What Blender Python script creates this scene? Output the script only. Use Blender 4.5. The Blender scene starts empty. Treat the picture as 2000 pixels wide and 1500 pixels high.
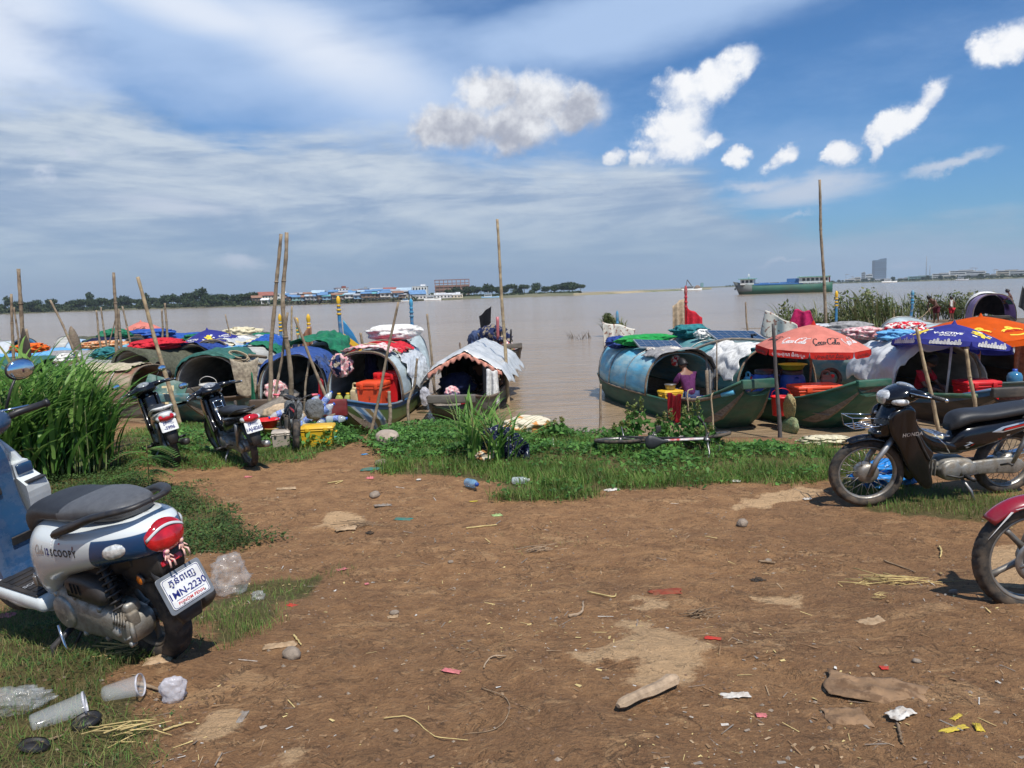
import bpy, bmesh, math, random
import numpy as np
from mathutils import Vector, Matrix, Quaternion, noise as mnoise
from mathutils.bvhtree import BVHTree
R_ = math.radians
rng = random.Random(7)
nrg = np.random.default_rng(7)
S = bpy.context.scene
COL = S.collection

# ------------------------------------------------------------------ camera
F = 1500.0                       # focal length in pixels of the 2000 x 1500 frame
CAMZ = 2.5
PITCH, ROLL = R_(6.745), R_(1.92)
cam_d = bpy.data.cameras.new('camera')
cam_d.sensor_width = 36; cam_d.lens = 36 * F / 2000
cam_d.clip_start = 0.05; cam_d.clip_end = 20000
cam = bpy.data.objects.new('camera', cam_d); COL.objects.link(cam)
CR = Matrix.Rotation(math.pi/2 - PITCH, 3, 'X') @ Matrix.Rotation(-ROLL, 3, 'Z')
cam.matrix_world = Matrix.Translation((0, 0, CAMZ)) @ CR.to_4x4()
S.camera = cam
CP = Vector((0, 0, CAMZ))

def ray(px, py):
 return (CR @ Vector(((px-1000)/F, -(py-750)/F, -1))).normalized()
def at_z(px, py, z=0.0):
 d = ray(px, py); t = (z-CAMZ)/d.z
 return CP + d*t
def at_y(px, py, y):
 d = ray(px, py); return CP + d*(y/d.y)
def proj(p):
 q = CR.transposed() @ (Vector(p)-CP)
 return (1000 + F*q.x/-q.z, 750 - F*q.y/-q.z)

# ------------------------------------------------------------------ light
SUN = Vector((0.22, -0.44, 0.87)).normalized()
S.view_settings.view_transform = 'Standard'; S.view_settings.look = 'None'
S.view_settings.gamma = 1; S.view_settings.exposure = 0.12
sun_d = bpy.data.lights.new('sun', 'SUN'); sun_d.energy = 4.9; sun_d.angle = R_(0.55); sun_d.color = (1.0, 0.95, 0.87)
sun = bpy.data.objects.new('sun', sun_d); COL.objects.link(sun)
sun.rotation_euler = (-SUN).to_track_quat('-Z', 'Y').to_euler()

class NT:
 """small helper that writes node trees"""
 def __init__(s, tree):
  s.t = tree; s.n = tree.nodes; s.l = tree.links
 def node(s, typ, **kw):
  n = s.n.new(typ)
  for k, v in kw.items(): setattr(n, k, v)
  return n
 def put(s, sock, v):
  if v is None: return
  if hasattr(v, 'is_linked') or hasattr(v, 'links'): s.l.new(v, sock)
  else:
   if isinstance(v, (tuple, list)) and len(v) == 3 and sock.type == 'RGBA': v = (*v, 1)
   sock.default_value = v
 def m(s, op, a, b=None, c=None, clamp=False):
  n = s.n.new('ShaderNodeMath'); n.operation = op; n.use_clamp = clamp
  s.put(n.inputs[0], a); s.put(n.inputs[1], b); s.put(n.inputs[2], c)
  return n.outputs[0]
 def smooth(s, x, a, b):
  n = s.n.new('ShaderNodeMapRange'); n.interpolation_type = 'SMOOTHSTEP'
  s.put(n.inputs[0], x); s.put(n.inputs[1], a); s.put(n.inputs[2], b); n.inputs[3].default_value = 0; n.inputs[4].default_value = 1
  return n.outputs[0]
 def mix(s, f, a, b, blend='MIX'):
  n = s.n.new('ShaderNodeMix'); n.data_type = 'RGBA'; n.blend_type = blend
  s.put(n.inputs[0], f); s.put(n.inputs[6], a); s.put(n.inputs[7], b)
  return n.outputs[2]
 def noise(s, vec, scale, detail=4, rough=0.55, dist=0.0, out=0, dim='3D'):
  n = s.n.new('ShaderNodeTexNoise'); n.noise_dimensions = dim
  if vec is not None: s.l.new(vec, n.inputs['Vector'])
  n.inputs['Scale'].default_value = scale; n.inputs['Detail'].default_value = detail
  n.inputs['Roughness'].default_value = rough; n.inputs['Distortion'].default_value = dist
  return n.outputs[out]
 def comb(s, x, y, z=0.0):
  n = s.n.new('ShaderNodeCombineXYZ'); s.put(n.inputs[0], x); s.put(n.inputs[1], y); s.put(n.inputs[2], z); return n.outputs[0]
 def sep(s, v):
  n = s.n.new('ShaderNodeSeparateXYZ'); s.l.new(v, n.inputs[0]); return n.outputs
 def mapping(s, v, scale=(1, 1, 1), loc=(0, 0, 0), rot=(0, 0, 0)):
  n = s.n.new('ShaderNodeMapping'); s.l.new(v, n.inputs[0]); n.inputs[1].default_value = loc; n.inputs[2].default_value = rot; n.inputs[3].default_value = scale
  return n.outputs[0]
 def ramp(s, f, stops):
  n = s.n.new('ShaderNodeValToRGB'); cr = n.color_ramp
  while len(cr.elements) < len(stops): cr.elements.new(0.5)
  for e, (p, c) in zip(cr.elements, stops): e.position = p; e.color = (*c, 1)
  s.put(n.inputs[0], f); return n.outputs[0]

def lin(r, g, b):
 f = lambda c: (c/255/12.92) if c <= 10 else ((c/255+0.055)/1.055)**2.4
 return (f(r), f(g), f(b))

# ------------------------------------------------------------------ sky (world): sky texture plus clouds laid out by azimuth and elevation
W = bpy.data.worlds.new('World'); S.world = W; W.use_nodes = True
W.cycles.sampling_method = 'MANUAL'; W.cycles.sample_map_resolution = 512
def build_sky():
 T = NT(W.node_tree); T.n.clear()
 out = T.node('ShaderNodeOutputWorld')
 sky = T.node('ShaderNodeTexSky', sky_type='NISHITA', sun_disc=False)
 sky.sun_elevation = math.asin(SUN.z); sky.sun_rotation = math.atan2(SUN.x, SUN.y)
 sky.air_density = 1.0; sky.dust_density = 0.6; sky.ozone_density = 3.0
 bg = T.node('ShaderNodeBackground'); bg.inputs[1].default_value = 0.096
 tint = T.mix(1.0, sky.outputs[0], (0.39, 0.75, 1.08), 'MULTIPLY')
 T.l.new(tint, bg.inputs[0])
 tc = T.node('ShaderNodeTexCoord'); d = T.sep(tc.outputs['Generated'])
 az = T.m('ARCTAN2', d[0], d[1]); el = T.m('ARCSINE', d[2])
 D = 180/math.pi
 A = T.m('MULTIPLY', az, D); E = T.m('MULTIPLY', el, D)          # degrees
 def ae(px, py):
  r = ray(px, py); return math.atan2(r.x, r.y)*D, math.asin(r.z)*D
 AE = T.comb(A, E)
 wl = T.mapping(AE, scale=(.55, 3.4, 1), rot=(0, 0, R_(3)))                           # stretched sideways: stratus
 wl2 = T.mapping(AE, scale=(0.75, 2.2, 1), rot=(0, 0, R_(-14)), loc=(3, 7, 0))
 n_fine = T.noise(AE, 0.38, 7, 0.62)
 n_fine2 = T.noise(T.mapping(AE, loc=(31, 17, 4)), 0.16, 6, 0.58)
 n_str = T.noise(wl, 0.10, 7, 0.60, 0.4)
 n_str2 = T.noise(wl2, 0.05, 6, 0.55, 0.3)
 # warped coordinates give the ragged edges
 warpA = T.m('ADD', A, T.m('MULTIPLY', T.m('SUBTRACT', n_fine, 0.5), 3.2))
 warpE = T.m('ADD', E, T.m('MULTIPLY', T.m('SUBTRACT', T.noise(T.mapping(AE, loc=(9, 50, 2)), 0.38, 7, 0.62), 0.5), 2.4))
 def blob(px, py, rx, ry, rot=0.0, soft=False):
  a, e = ae(px, py); x = T.m('SUBTRACT', A if soft else warpA, a); y = T.m('SUBTRACT', E if soft else warpE, e)
  c, s_ = math.cos(R_(rot)), math.sin(R_(rot))
  u = T.m('ADD', T.m('MULTIPLY', x, c), T.m('MULTIPLY', y, s_)); v = T.m('SUBTRACT', T.m('MULTIPLY', y, c), T.m('MULTIPLY', x, s_))
  k = 1500/57.3
  u = T.m('MULTIPLY', u, k/rx); v = T.m('MULTIPLY', v, k/ry)
  r = T.m('SQRT', T.m('ADD', T.m('MULTIPLY', u, u), T.m('MULTIPLY', v, v)))
  return T.m('SUBTRACT', 1.0, r)
 def union(lst):
  o = lst[0]
  for b in lst[1:]: o = T.m('SMOOTH_MAX', o, b, 0.12)
  return o
 # 1. thin high veil, upper left to centre
 veil = T.m('ADD', union([blob(420, 60, 900, 150, -6, True), blob(-50, 120, 260, 190, 0, True), blob(800, 170, 560, 150, -8, True), blob(1150, 60, 520, 95, 8, True)]), T.m('MULTIPLY', T.m('SUBTRACT', n_str2, 0.5), 2.2))
 veil = T.smooth(veil, -0.15, 0.75)
 hot = T.m('ADD', union([blob(640, 100, 260, 70, -18, True), blob(-10, 60, 150, 160, 0, True), blob(380, 20, 240, 40, -12, True)]), T.m('MULTIPLY', T.m('SUBTRACT', n_str2, 0.5), 1.5))
 hot = T.smooth(hot, -0.35, 0.9)
 # 2. grey stratus bank below, top edge falling to the right
 edge = T.m('ADD', T.m('MULTIPLY', A, -0.11), 10.0)                # its top edge in degrees
 n_edge = T.m('MULTIPLY', T.m('SUBTRACT', T.noise(T.mapping(AE, scale=(.6, 1.5, 1), loc=(31, 17, 4)), 0.16, 7, 0.6), 0.5), 7.0)
 bank = T.m('SUBTRACT', T.m('ADD', edge, n_edge), E)
 bank = T.m('ADD', bank, T.m('MULTIPLY', T.m('SUBTRACT', n_str, 0.5), 5.0))
 rightfall = T.m('MULTIPLY', T.smooth(A, 9.0, 24.0), 3.2)
 bank = T.smooth(T.m('SUBTRACT', bank, rightfall), -0.8, 2.2)
 leftarm = T.smooth(T.m('ADD', blob(60, 330, 420, 100, -9), T.m('MULTIPLY', T.m('SUBTRACT', n_str, .5), 1.2)), 0.0, 0.35)
 bank = T.m('MAXIMUM', bank, leftarm)
 # 3. cumulus
 grey_c = union([blob(960, 180, 78, 46), blob(1050, 195, 90, 55), blob(1130, 215, 70, 50), blob(890, 245, 105, 55), blob(1010, 250, 110, 58, 5), blob(850, 255, 70, 40)])
 n_det = T.noise(T.mapping(AE, loc=(7, 3, 1)), 0.9, 8, 0.66)
 n_up = T.noise(T.mapping(AE, loc=(7.4, 3.8, 1)), 0.9, 8, 0.66); n_fup = T.noise(T.mapping(AE, loc=(.5, 1.1, 0)), 0.38, 7, 0.62)
 emb = T.m('ADD', T.m('MULTIPLY', T.m('SUBTRACT', n_det, n_up), .22), T.m('MULTIPLY', T.m('SUBTRACT', n_fine, n_fup), .65))   # lit from above: brighter where it thins upward
 nd = T.m('ADD', T.m('MULTIPLY', T.m('SUBTRACT', n_fine, 0.5), 0.6), T.m('MULTIPLY', T.m('SUBTRACT', n_det, 0.5), 0.5))
 gm = T.smooth(T.m('ADD', grey_c, nd), -0.02, 0.55)
 white_c = union([blob(1440, 132, 46, 36, 30), blob(1395, 165, 60, 40, 35), blob(1335, 180, 58, 42), blob(1322, 240, 74, 50, 20), blob(1318, 285, 80, 46, 8), blob(1385, 275, 30, 20), blob(1250, 312, 26, 16),
                     blob(1195, 308, 34, 18), blob(1437, 308, 26, 20), blob(1795, 212, 62, 22, 40), blob(1740, 248, 52, 30, 40), blob(1706, 285, 20, 34, -20), blob(1650, 300, 28, 24, 40),
                     blob(1965, 78, 62, 38, 10), blob(1525, 305, 40, 22, 30)])
 wm = T.smooth(T.m('ADD', white_c, nd), -0.03, 0.46)
 low_c = union([blob(1600, 360, 100, 34, 4), blob(1480, 362, 110, 22, 0), blob(1560, 422, 80, 12, 8), blob(1860, 318, 90, 14, 10), blob(470, 505, 46, 24), blob(80, 335, 34, 16), blob(155, 296, 14, 10), blob(340, 402, 200, 24, -5, True), blob(1755, 518, 40, 10), blob(1520, 516, 70, 6, 2), blob(1560, 380, 150, 40, 4, True)])
 lm = T.smooth(T.m('ADD', low_c, T.m('MULTIPLY', T.m('SUBTRACT', n_str, 0.5), 2.4)), 0.0, 0.95)
 # cloud light and shade, from noise: sunlit tops and grey undersides
 shade_n = T.noise(T.mapping(AE, loc=(2.2, -1.1, 0)), 0.30, 6, 0.6)
 gsh = T.smooth(T.m('ADD', T.m('ADD', T.m('MULTIPLY', T.m('SUBTRACT', E, ae(960, 225)[1]), 0.07), shade_n), emb), 0.22, 0.80)
 gcol = T.mix(gsh, lin(168, 171, 183), lin(240, 241, 243))
 wsh = T.smooth(T.m('ADD', T.m('ADD', T.m('MULTIPLY', white_c, 0.45), T.m('MULTIPLY', shade_n, 0.6)), T.m('MULTIPLY', emb, 1.3)), 0.18, 0.66)
 wcol = T.mix(wsh, lin(184, 198, 222), lin(246, 247, 249))
 bk = T.smooth(T.m('ADD', T.m('ADD', T.m('MULTIPLY', n_str, 1.0), T.m('MULTIPLY', T.m('SUBTRACT', n_str2, .5), .5)), T.m('MULTIPLY', T.m('SUBTRACT', T.noise(T.mapping(AE, scale=(.5, 2.6, 1), rot=(0, 0, R_(4)), loc=(8, 2, 5)), 0.26, 7, .66, .8), .5), .45)), 0.34, 0.68)
 bcol = T.mix(bk, lin(144, 166, 195), lin(203, 213, 223))
 hz = T.smooth(E, 7.5, 1.5)
 bcol = T.mix(T.m('MULTIPLY', hz, .62), bcol, lin(133, 163, 189))
 rt = T.m('MULTIPLY', T.smooth(A, 4, 30), T.smooth(E, 5.0, 0.0))
 bcol = T.mix(rt, bcol, lin(158, 186, 210))
 vcol = T.mix(hot, lin(172, 197, 232), lin(226, 234, 247))
 colr = T.mix(0.0, vcol, vcol)
 thin = T.m('MULTIPLY', T.smooth(T.noise(T.mapping(AE, scale=(.5, 1.5, 1), rot=(0, 0, R_(20)), loc=(4, 1, 9)), 0.09, 7, .62), .42, .72), .30)   # faint high wisps everywhere
 fac = T.m('MAXIMUM', T.m('MULTIPLY', veil, 0.92), thin)
 def over(c0, f0, c1, f1):
  f = T.m('SUBTRACT', T.m('ADD', f0, f1), T.m('MULTIPLY', f0, f1))
  return T.mix(T.m('DIVIDE', f1, T.m('MAXIMUM', f, 0.001)), c0, c1), f
 low_b = T.m('MULTIPLY', bank, 0.95)
 colr, fac = over(colr, fac, wcol, wm)
 colr, fac = over(colr, fac, bcol, low_b)
 colr, fac = over(colr, fac, gcol, T.m('MULTIPLY', gm, 0.95))
 colr, fac = over(colr, fac, T.mix(wsh, lin(196, 206, 222), lin(233, 236, 238)), T.m('MULTIPLY', lm, 0.9))
 horiz = T.m('MULTIPLY', T.smooth(E, 3.8, -1.0), 0.85)
 colr, fac = over(colr, fac, T.mix(T.smooth(A, -10, 28), lin(130, 160, 186), lin(152, 182, 209)), horiz)
 cb = T.node('ShaderNodeBackground'); T.l.new(colr, cb.inputs[0]); cb.inputs[1].default_value = 1.0
 mx = T.node('ShaderNodeMixShader'); T.l.new(fac, mx.inputs[0]); T.l.new(bg.outputs[0], mx.inputs[1]); T.l.new(cb.outputs[0], mx.inputs[2])
 T.l.new(mx.outputs[0], out.inputs[0])
build_sky()
S.cycles.max_bounces = 7; S.cycles.diffuse_bounces = 3; S.cycles.glossy_bounces = 3; S.cycles.transmission_bounces = 5; S.cycles.transparent_max_bounces = 10
S.cycles.caustics_reflective = False; S.cycles.caustics_refractive = False
# ------------------------------------------------------------------ materials
_mc = {}
def mat(key, col, rough=0.6, metal=0.0, var=0.14, scale=6.0, bump=0.0, bscale=40.0, dirt=None, damt=0.0, dscale=3.0, coat=0.0, trans=0.0, ior=1.45, alpha=1.0, sss=0.0, stretch=None, spec=0.5, dsharp=0.12, dlevel=0.52):
 """painted / cloth / wood surface: base colour with noise variation, optional blotches of a second colour, bump"""
 if key in _mc: return _mc[key]
 m = bpy.data.materials.new(key); m.use_nodes = True; T = NT(m.node_tree)
 b = T.n['Principled BSDF']; _mc[key] = m
 tc = T.node('ShaderNodeTexCoord'); v = tc.outputs['Object']
 if stretch: v = T.mapping(v, scale=stretch)
 n = T.noise(v, scale, 5, 0.6)
 lo = tuple(c*(1-var*1.6) for c in col); hi = tuple(min(1, c*(1+var*1.6)) for c in col)
 c = T.mix(T.smooth(n, 0.25, 0.75), lo, hi)
 if dirt is not None:
  dn = T.noise(T.mapping(v, loc=(5, 3, 8)), dscale, 8, 0.68)
  k = T.m('MULTIPLY', T.smooth(dn, dlevel-dsharp, dlevel+dsharp), damt)
  c = T.mix(k, c, dirt)
  rr = T.m('ADD', rough, T.m('MULTIPLY', k, 0.9-rough)) if rough < 0.85 else None
  if rr is not None: T.l.new(rr, b.inputs['Roughness'])
 T.l.new(c, b.inputs['Base Color'])
 if dirt is None or rough >= 0.85: b.inputs['Roughness'].default_value = rough
 b.inputs['Metallic'].default_value = metal; b.inputs['Specular IOR Level'].default_value = spec
 if coat: b.inputs['Coat Weight'].default_value = coat; b.inputs['Coat Roughness'].default_value = 0.06
 if trans: b.inputs['Transmission Weight'].default_value = trans; b.inputs['IOR'].default_value = ior
 if alpha < 1: b.inputs['Alpha'].default_value = alpha
 if bump:
  bn = T.node('ShaderNodeBump'); bn.inputs['Strength'].default_value = bump; bn.inputs['Distance'].default_value = 0.01
  T.l.new(T.noise(v, bscale, 5, 0.6), bn.inputs['Height']); T.l.new(bn.outputs[0], b.inputs['Normal'])
 return m
def cloth(key, col, var=0.2, bump=0.6, scale=14, thin=0.0, rough=0.85, **kw):
 m = mat(key, col, rough, 0, var, scale, bump, 22, spec=0.2, **kw)
 if thin:
  T = NT(m.node_tree); b = T.n['Principled BSDF']; o = T.n['Material Output']
  t = T.node('ShaderNodeBsdfTranslucent'); t.inputs[0].default_value = (*col, 1)
  mx = T.node('ShaderNodeMixShader'); mx.inputs[0].default_value = thin
  T.l.new(b.outputs[0], mx.inputs[1]); T.l.new(t.outputs[0], mx.inputs[2]); T.l.new(mx.outputs[0], o.inputs[0])
 return m
def leafmat(key, col, thin=0.35, rough=0.5, var=0.35, scale=1.2):
 return cloth(key, col, var=var, bump=0, scale=scale, thin=thin, rough=rough)
def plastic_film(key, col=(0.8, 0.83, 0.86), alpha=0.45, rough=0.12):
 if key in _mc: return _mc[key]
 m = mat(key, col, rough, 0, 0.05, 5, 0.8, 18, spec=0.9); m.node_tree.nodes['Principled BSDF'].inputs['Alpha'].default_value = alpha
 return m
def lum(c, k): return tuple(x*k for x in c)

# ------------------------------------------------------------------ mesh building
def bez(p, n=12):
 """Catmull-Rom through points"""
 P = [Vector(q) for q in p]
 if len(P) < 3: return [P[0].lerp(P[-1], i/n) for i in range(n+1)]
 P = [P[0]*2-P[1]] + P + [P[-1]*2-P[-2]]; out = []
 segs = len(P)-3
 for s in range(segs):
  a, b, c, d = P[s:s+4]
  for i in range(n):
   t = i/n
   out.append(0.5*((2*b)+(c-a)*t+(2*a-5*b+4*c-d)*t*t+(3*b-a-3*c+d)*t**3))
 out.append(P[-2]); return out
def lerp(a, b, t): return a+(b-a)*t
def pw(x, pts):
 """piecewise linear table"""
 if x <= pts[0][0]: return pts[0][1]
 for (a, u), (b, v) in zip(pts, pts[1:]):
  if x <= b: return u+(v-u)*(x-a)/(b-a)
 return pts[-1][1]
def ps(x, pts):
 """smooth table (cosine free Catmull-Rom on values)"""
 if x <= pts[0][0]: return pts[0][1]
 if x >= pts[-1][0]: return pts[-1][1]
 for i in range(len(pts)-1):
  a, b = pts[i], pts[i+1]
  if x <= b[0]:
   t = (x-a[0])/(b[0]-a[0]); h = b[0]-a[0]
   def sl(j):
    if j == 0: return (pts[1][1]-pts[0][1])/(pts[1][0]-pts[0][0])
    if j == len(pts)-1: return (pts[-1][1]-pts[-2][1])/(pts[-1][0]-pts[-2][0])
    return (pts[j+1][1]-pts[j-1][1])/(pts[j+1][0]-pts[j-1][0])
   m0, m1 = sl(i)*h, sl(i+1)*h
   return (2*t**3-3*t*t+1)*a[1]+(t**3-2*t*t+t)*m0+(-2*t**3+3*t*t)*b[1]+(t**3-t*t)*m1
class MB:
 def __init__(s): s.v = []; s.f = []; s.m = []; s.sm = []; s.X = None
 def add(s, vs, fs, m=0, smooth=True):
  o = len(s.v)
  if s.X is not None: vs = [s.X @ Vector(q) for q in vs]
  s.v += [tuple(q) for q in vs]; s.f += [tuple(i+o for i in f) for f in fs]
  s.m += [m]*len(fs); s.sm += [smooth]*len(fs); return s
 def box(s, c, d, m=0, rot=None, r=0.0):
  """box, optionally with rounded vertical and horizontal edges"""
  x, y, z = (q/2 for q in d); Mx = Matrix.Translation(c) @ (rot.to_4x4() if rot is not None else Matrix())
  if r <= 0:
   vs = [Mx @ Vector((sx*x, sy*y, sz*z)) for sx in (-1, 1) for sy in (-1, 1) for sz in (-1, 1)]
   return s.add(vs, [(0, 1, 3, 2), (4, 6, 7, 5), (0, 4, 5, 1), (2, 3, 7, 6), (0, 2, 6, 4), (1, 5, 7, 3)], m, False)
  r = min(r, x, y, z); secs = []
  for lev in range(8):
   if lev < 4: a = math.pi/2*lev/3; zz = -z+r-r*math.cos(a); ins = r-r*math.sin(a)
   else: a = math.pi/2*(lev-4)/3; zz = z-r+r*math.sin(a); ins = r-r*math.cos(a)
   ring = []
   for q, (cx, cy) in enumerate(((1, 1), (-1, 1), (-1, -1), (1, -1))):
    for k in range(4):
     t = math.pi/2*(q+k/3); rr = max(r-ins, 1e-4)
     ring.append(Mx @ Vector((cx*(x-r)+rr*math.cos(t), cy*(y-r)+rr*math.sin(t), zz)))
   secs.append(ring)
  return s.loft(secs, m=m)
 def loft(s, secs, m=0, closed=True, caps=True, smooth=True, mfun=None):
  n = len(secs[0]); vs = [q for r in secs for q in r]; fs = []; ms = []
  for i in range(len(secs)-1):
   for j in range(n if closed else n-1):
    k = (j+1) % n; fs.append((i*n+j, i*n+k, (i+1)*n+k, (i+1)*n+j)); ms.append(mfun(i, j) if mfun else m)
  o0 = len(s.m)
  if caps and closed:
   fs.append(tuple(range(n-1, -1, -1))); ms.append(ms[0]); b = (len(secs)-1)*n; fs.append(tuple(range(b, b+n))); ms.append(ms[-2])
  s.add(vs, fs, m, smooth)
  for i, q in enumerate(ms): s.m[o0+i] = q
  return s
 def tube(s, pts, r, n=8, m=0, cap=True, flat=1.0, smooth=True):
  P = [Vector(p) for p in pts]; N = len(P); rs = list(r) if hasattr(r, '__len__') else [r]*N
  if len(rs) != N: rs = [pw(i/(N-1)*(len(rs)-1), list(enumerate(rs))) for i in range(N)]
  t = (P[1]-P[0]).normalized(); up = Vector((0, 0, 1)) if abs(t.z) < 0.9 else Vector((1, 0, 0))
  u = (up - t*up.dot(t)).normalized(); secs = []
  for i in range(N):
   tt = (P[min(i+1, N-1)]-P[max(i-1, 0)]).normalized()
   u = (u - tt*u.dot(tt)); u = u.normalized() if u.length > 1e-6 else tt.orthogonal().normalized()
   w = tt.cross(u)
   secs.append([P[i]+(u*math.cos(2*math.pi*k/n)*flat+w*math.sin(2*math.pi*k/n))*rs[i] for k in range(n)])
  return s.loft(secs, m, True, cap, smooth)
 def lathe(s, prof, n=24, m=0, X=None, cap=True, smooth=True, rad=None):
  X = X or Matrix(); secs = []
  for i, (r, z) in enumerate(prof):
   ring = []
   for k in range(n):
    a = 2*math.pi*k/n; rr = r if rad is None else r+rad(i, a)
    ring.append(X @ Vector((rr*math.cos(a), rr*math.sin(a), z)))
   secs.append(ring)
  return s.loft(secs, m, True, cap, smooth)
 def ring(s, prof, n=48, m=0, X=None, smooth=True, rad=None):
  """closed profile revolved: tyres, rims"""
  X = X or Matrix(); P = len(prof); vs = []; fs = []
  for k in range(n):
   a = 2*math.pi*k/n
   for i, (r, z) in enumerate(prof):
    rr = r if rad is None else r+rad(i, a); vs.append(X @ Vector((rr*math.cos(a), rr*math.sin(a), z)))
  for k in range(n):
   for i in range(P):
    a, b = k*P+i, k*P+(i+1) % P; c, d = ((k+1) % n)*P+(i+1) % P, ((k+1) % n)*P+i
    fs.append((a, d, c, b))
  return s.add(vs, fs, m, smooth)
 def ball(s, c, d, m=0, n=16, rot=None, e=1.0):
  X = Matrix.Translation(c) @ (rot.to_4x4() if rot is not None else Matrix()) @ Matrix.Diagonal((d[0]/2, d[1]/2, d[2]/2, 1))
  h = n//2; prof = []
  for i in range(h+1):
   a = math.pi*i/h; prof.append((max(math.sin(a)**e, 1e-3), -math.cos(a)))
  return s.lathe(prof, n, m, X)
 def sheet(s, fn, nu, nv, m=0, thick=0.0, smooth=True):
  g = [[Vector(fn(i/nu, j/nv)) for j in range(nv+1)] for i in range(nu+1)]
  W_ = nv+1; vs = [q for r in g for q in r]; fs = [(i*W_+j, (i+1)*W_+j, (i+1)*W_+j+1, i*W_+j+1) for i in range(nu) for j in range(nv)]
  if not thick: return s.add(vs, fs, m, smooth)
  lo = []
  for i in range(nu+1):
   for j in range(nv+1):
    du = g[min(i+1, nu)][j]-g[max(i-1, 0)][j]; dv = g[i][min(j+1, nv)]-g[i][max(j-1, 0)]
    nn = du.cross(dv); nn = nn.normalized() if nn.length > 1e-9 else Vector((0, 0, 1)); lo.append(g[i][j]-nn*thick)
  o = len(vs); fs2 = [tuple(o+q for q in reversed(f)) for f in fs]; rim = []
  per = [(i, 0) for i in range(nu+1)] + [(nu, j) for j in range(1, nv+1)] + [(i, nv) for i in range(nu-1, -1, -1)] + [(0, j) for j in range(nv-1, 0, -1)]
  ids = [i*W_+j for i, j in per]
  for a, b in zip(ids, ids[1:]+ids[:1]): rim.append((b, a, o+a, o+b))
  return s.add(vs+lo, fs+fs2+rim, m, smooth)
 def prism(s, poly, h, m=0, X=None, r=0.0, smooth=False):
  """outline in local xy, extruded along z from 0 to h, edges rounded by r"""
  X = X or Matrix(); n = len(poly)
  def inset(d):
   out = []
   for i in range(n):
    a, b, c = (Vector(poly[(i+k) % n]) for k in (-1, 0, 1))
    e1 = (b-a).normalized(); e2 = (c-b).normalized(); nn = Vector((-e1.y-e2.y, e1.x+e2.x)); nn = nn/max(nn.length, 1e-6)
    kk = 1/max(0.5, nn.dot(Vector((-e1.y, e1.x)))); out.append(b+nn*d*kk)
   return out
  ar = sum(poly[i][0]*poly[(i+1) % n][1]-poly[(i+1) % n][0]*poly[i][1] for i in range(n))
  sg = 1 if ar > 0 else -1
  lev = [(0, 0), (h, 0)] if r <= 0 else [(0, r), (r*.3, r*.3), (r, 0), (h-r, 0), (h-r*.3, r*.3), (h, r)]
  secs = [[X @ Vector((q.x, q.y, z)) for q in inset(sg*d)] for z, d in lev]
  if sg < 0: secs = [list(reversed(q)) for q in secs]
  return s.loft(secs, m, True, True, smooth)
 def build(s, name, mats, parent=None, loc=None, **props):
  me = bpy.data.meshes.new(name); me.from_pydata(s.v, [], s.f)
  if not isinstance(mats, (list, tuple)): mats = [mats]
  for q in mats: me.materials.append(q)
  me.polygons.foreach_set('material_index', s.m); me.polygons.foreach_set('use_smooth', s.sm); me.update()
  return link(name, me, parent, loc, **props)
def link(name, me, parent=None, loc=None, **props):
 o = bpy.data.objects.new(name, me); COL.objects.link(o)
 if parent is not None: o.parent = parent
 if loc is not None: o.location = loc
 for k, v in props.items():
  if v is not None: o[k] = v
 return o
def tag(o, label, cat, group=None):
 o['label'] = label; o['category'] = cat
 if group: o['group'] = group
 return o
def thing(name, label, cat, loc=(0, 0, 0), rot=(0, 0, 0), group=None):
 o = bpy.data.objects.new(name, None); COL.objects.link(o); o.empty_display_size = 0.1
 o.location = loc; o.rotation_euler = rot
 return tag(o, label, cat, group)
def dup(root, loc, rotz=None, label=None, group=None, scale=None):
 r = root.copy(); COL.objects.link(r); r.location = loc
 if rotz is not None: r.rotation_euler = (r.rotation_euler.x, r.rotation_euler.y, rotz)
 if scale: r.scale = (scale,)*3 if not hasattr(scale, '__len__') else scale
 if label: r['label'] = label
 if group: r['group'] = group
 for ch in root.children:
  c = ch.copy(); COL.objects.link(c); c.parent = r
  for g in ch.children:
   d = g.copy(); COL.objects.link(d); d.parent = c
 return r
def np_mesh(name, V, Fq, mats, midx=None, parent=None, smooth=True, **props):
 """fast mesh from numpy arrays, quads only"""
 me = bpy.data.meshes.new(name); nv, nf = len(V), len(Fq); k = Fq.shape[1]
 me.vertices.add(nv); me.vertices.foreach_set('co', np.asarray(V, dtype=np.float32).ravel())
 me.loops.add(nf*k); me.loops.foreach_set('vertex_index', np.asarray(Fq, dtype=np.int32).ravel())
 me.polygons.add(nf); me.polygons.foreach_set('loop_start', np.arange(0, nf*k, k, dtype=np.int32))
 for q in (mats if isinstance(mats, (list, tuple)) else [mats]): me.materials.append(q)
 if midx is not None: me.polygons.foreach_set('material_index', np.asarray(midx, dtype=np.int32))
 me.polygons.foreach_set('use_smooth', np.full(nf, smooth)); me.update(calc_edges=True); me.validate()
 return link(name, me, parent, **props)
def fbm(x, y, z=0.0, oct=4): return mnoise.fractal(Vector((x, y, z)), 1.0, 2.0, oct, noise_basis='PERLIN_ORIGINAL')
def nz(p, k=1.0): return mnoise.noise_vector(Vector(p)*k)

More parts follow.
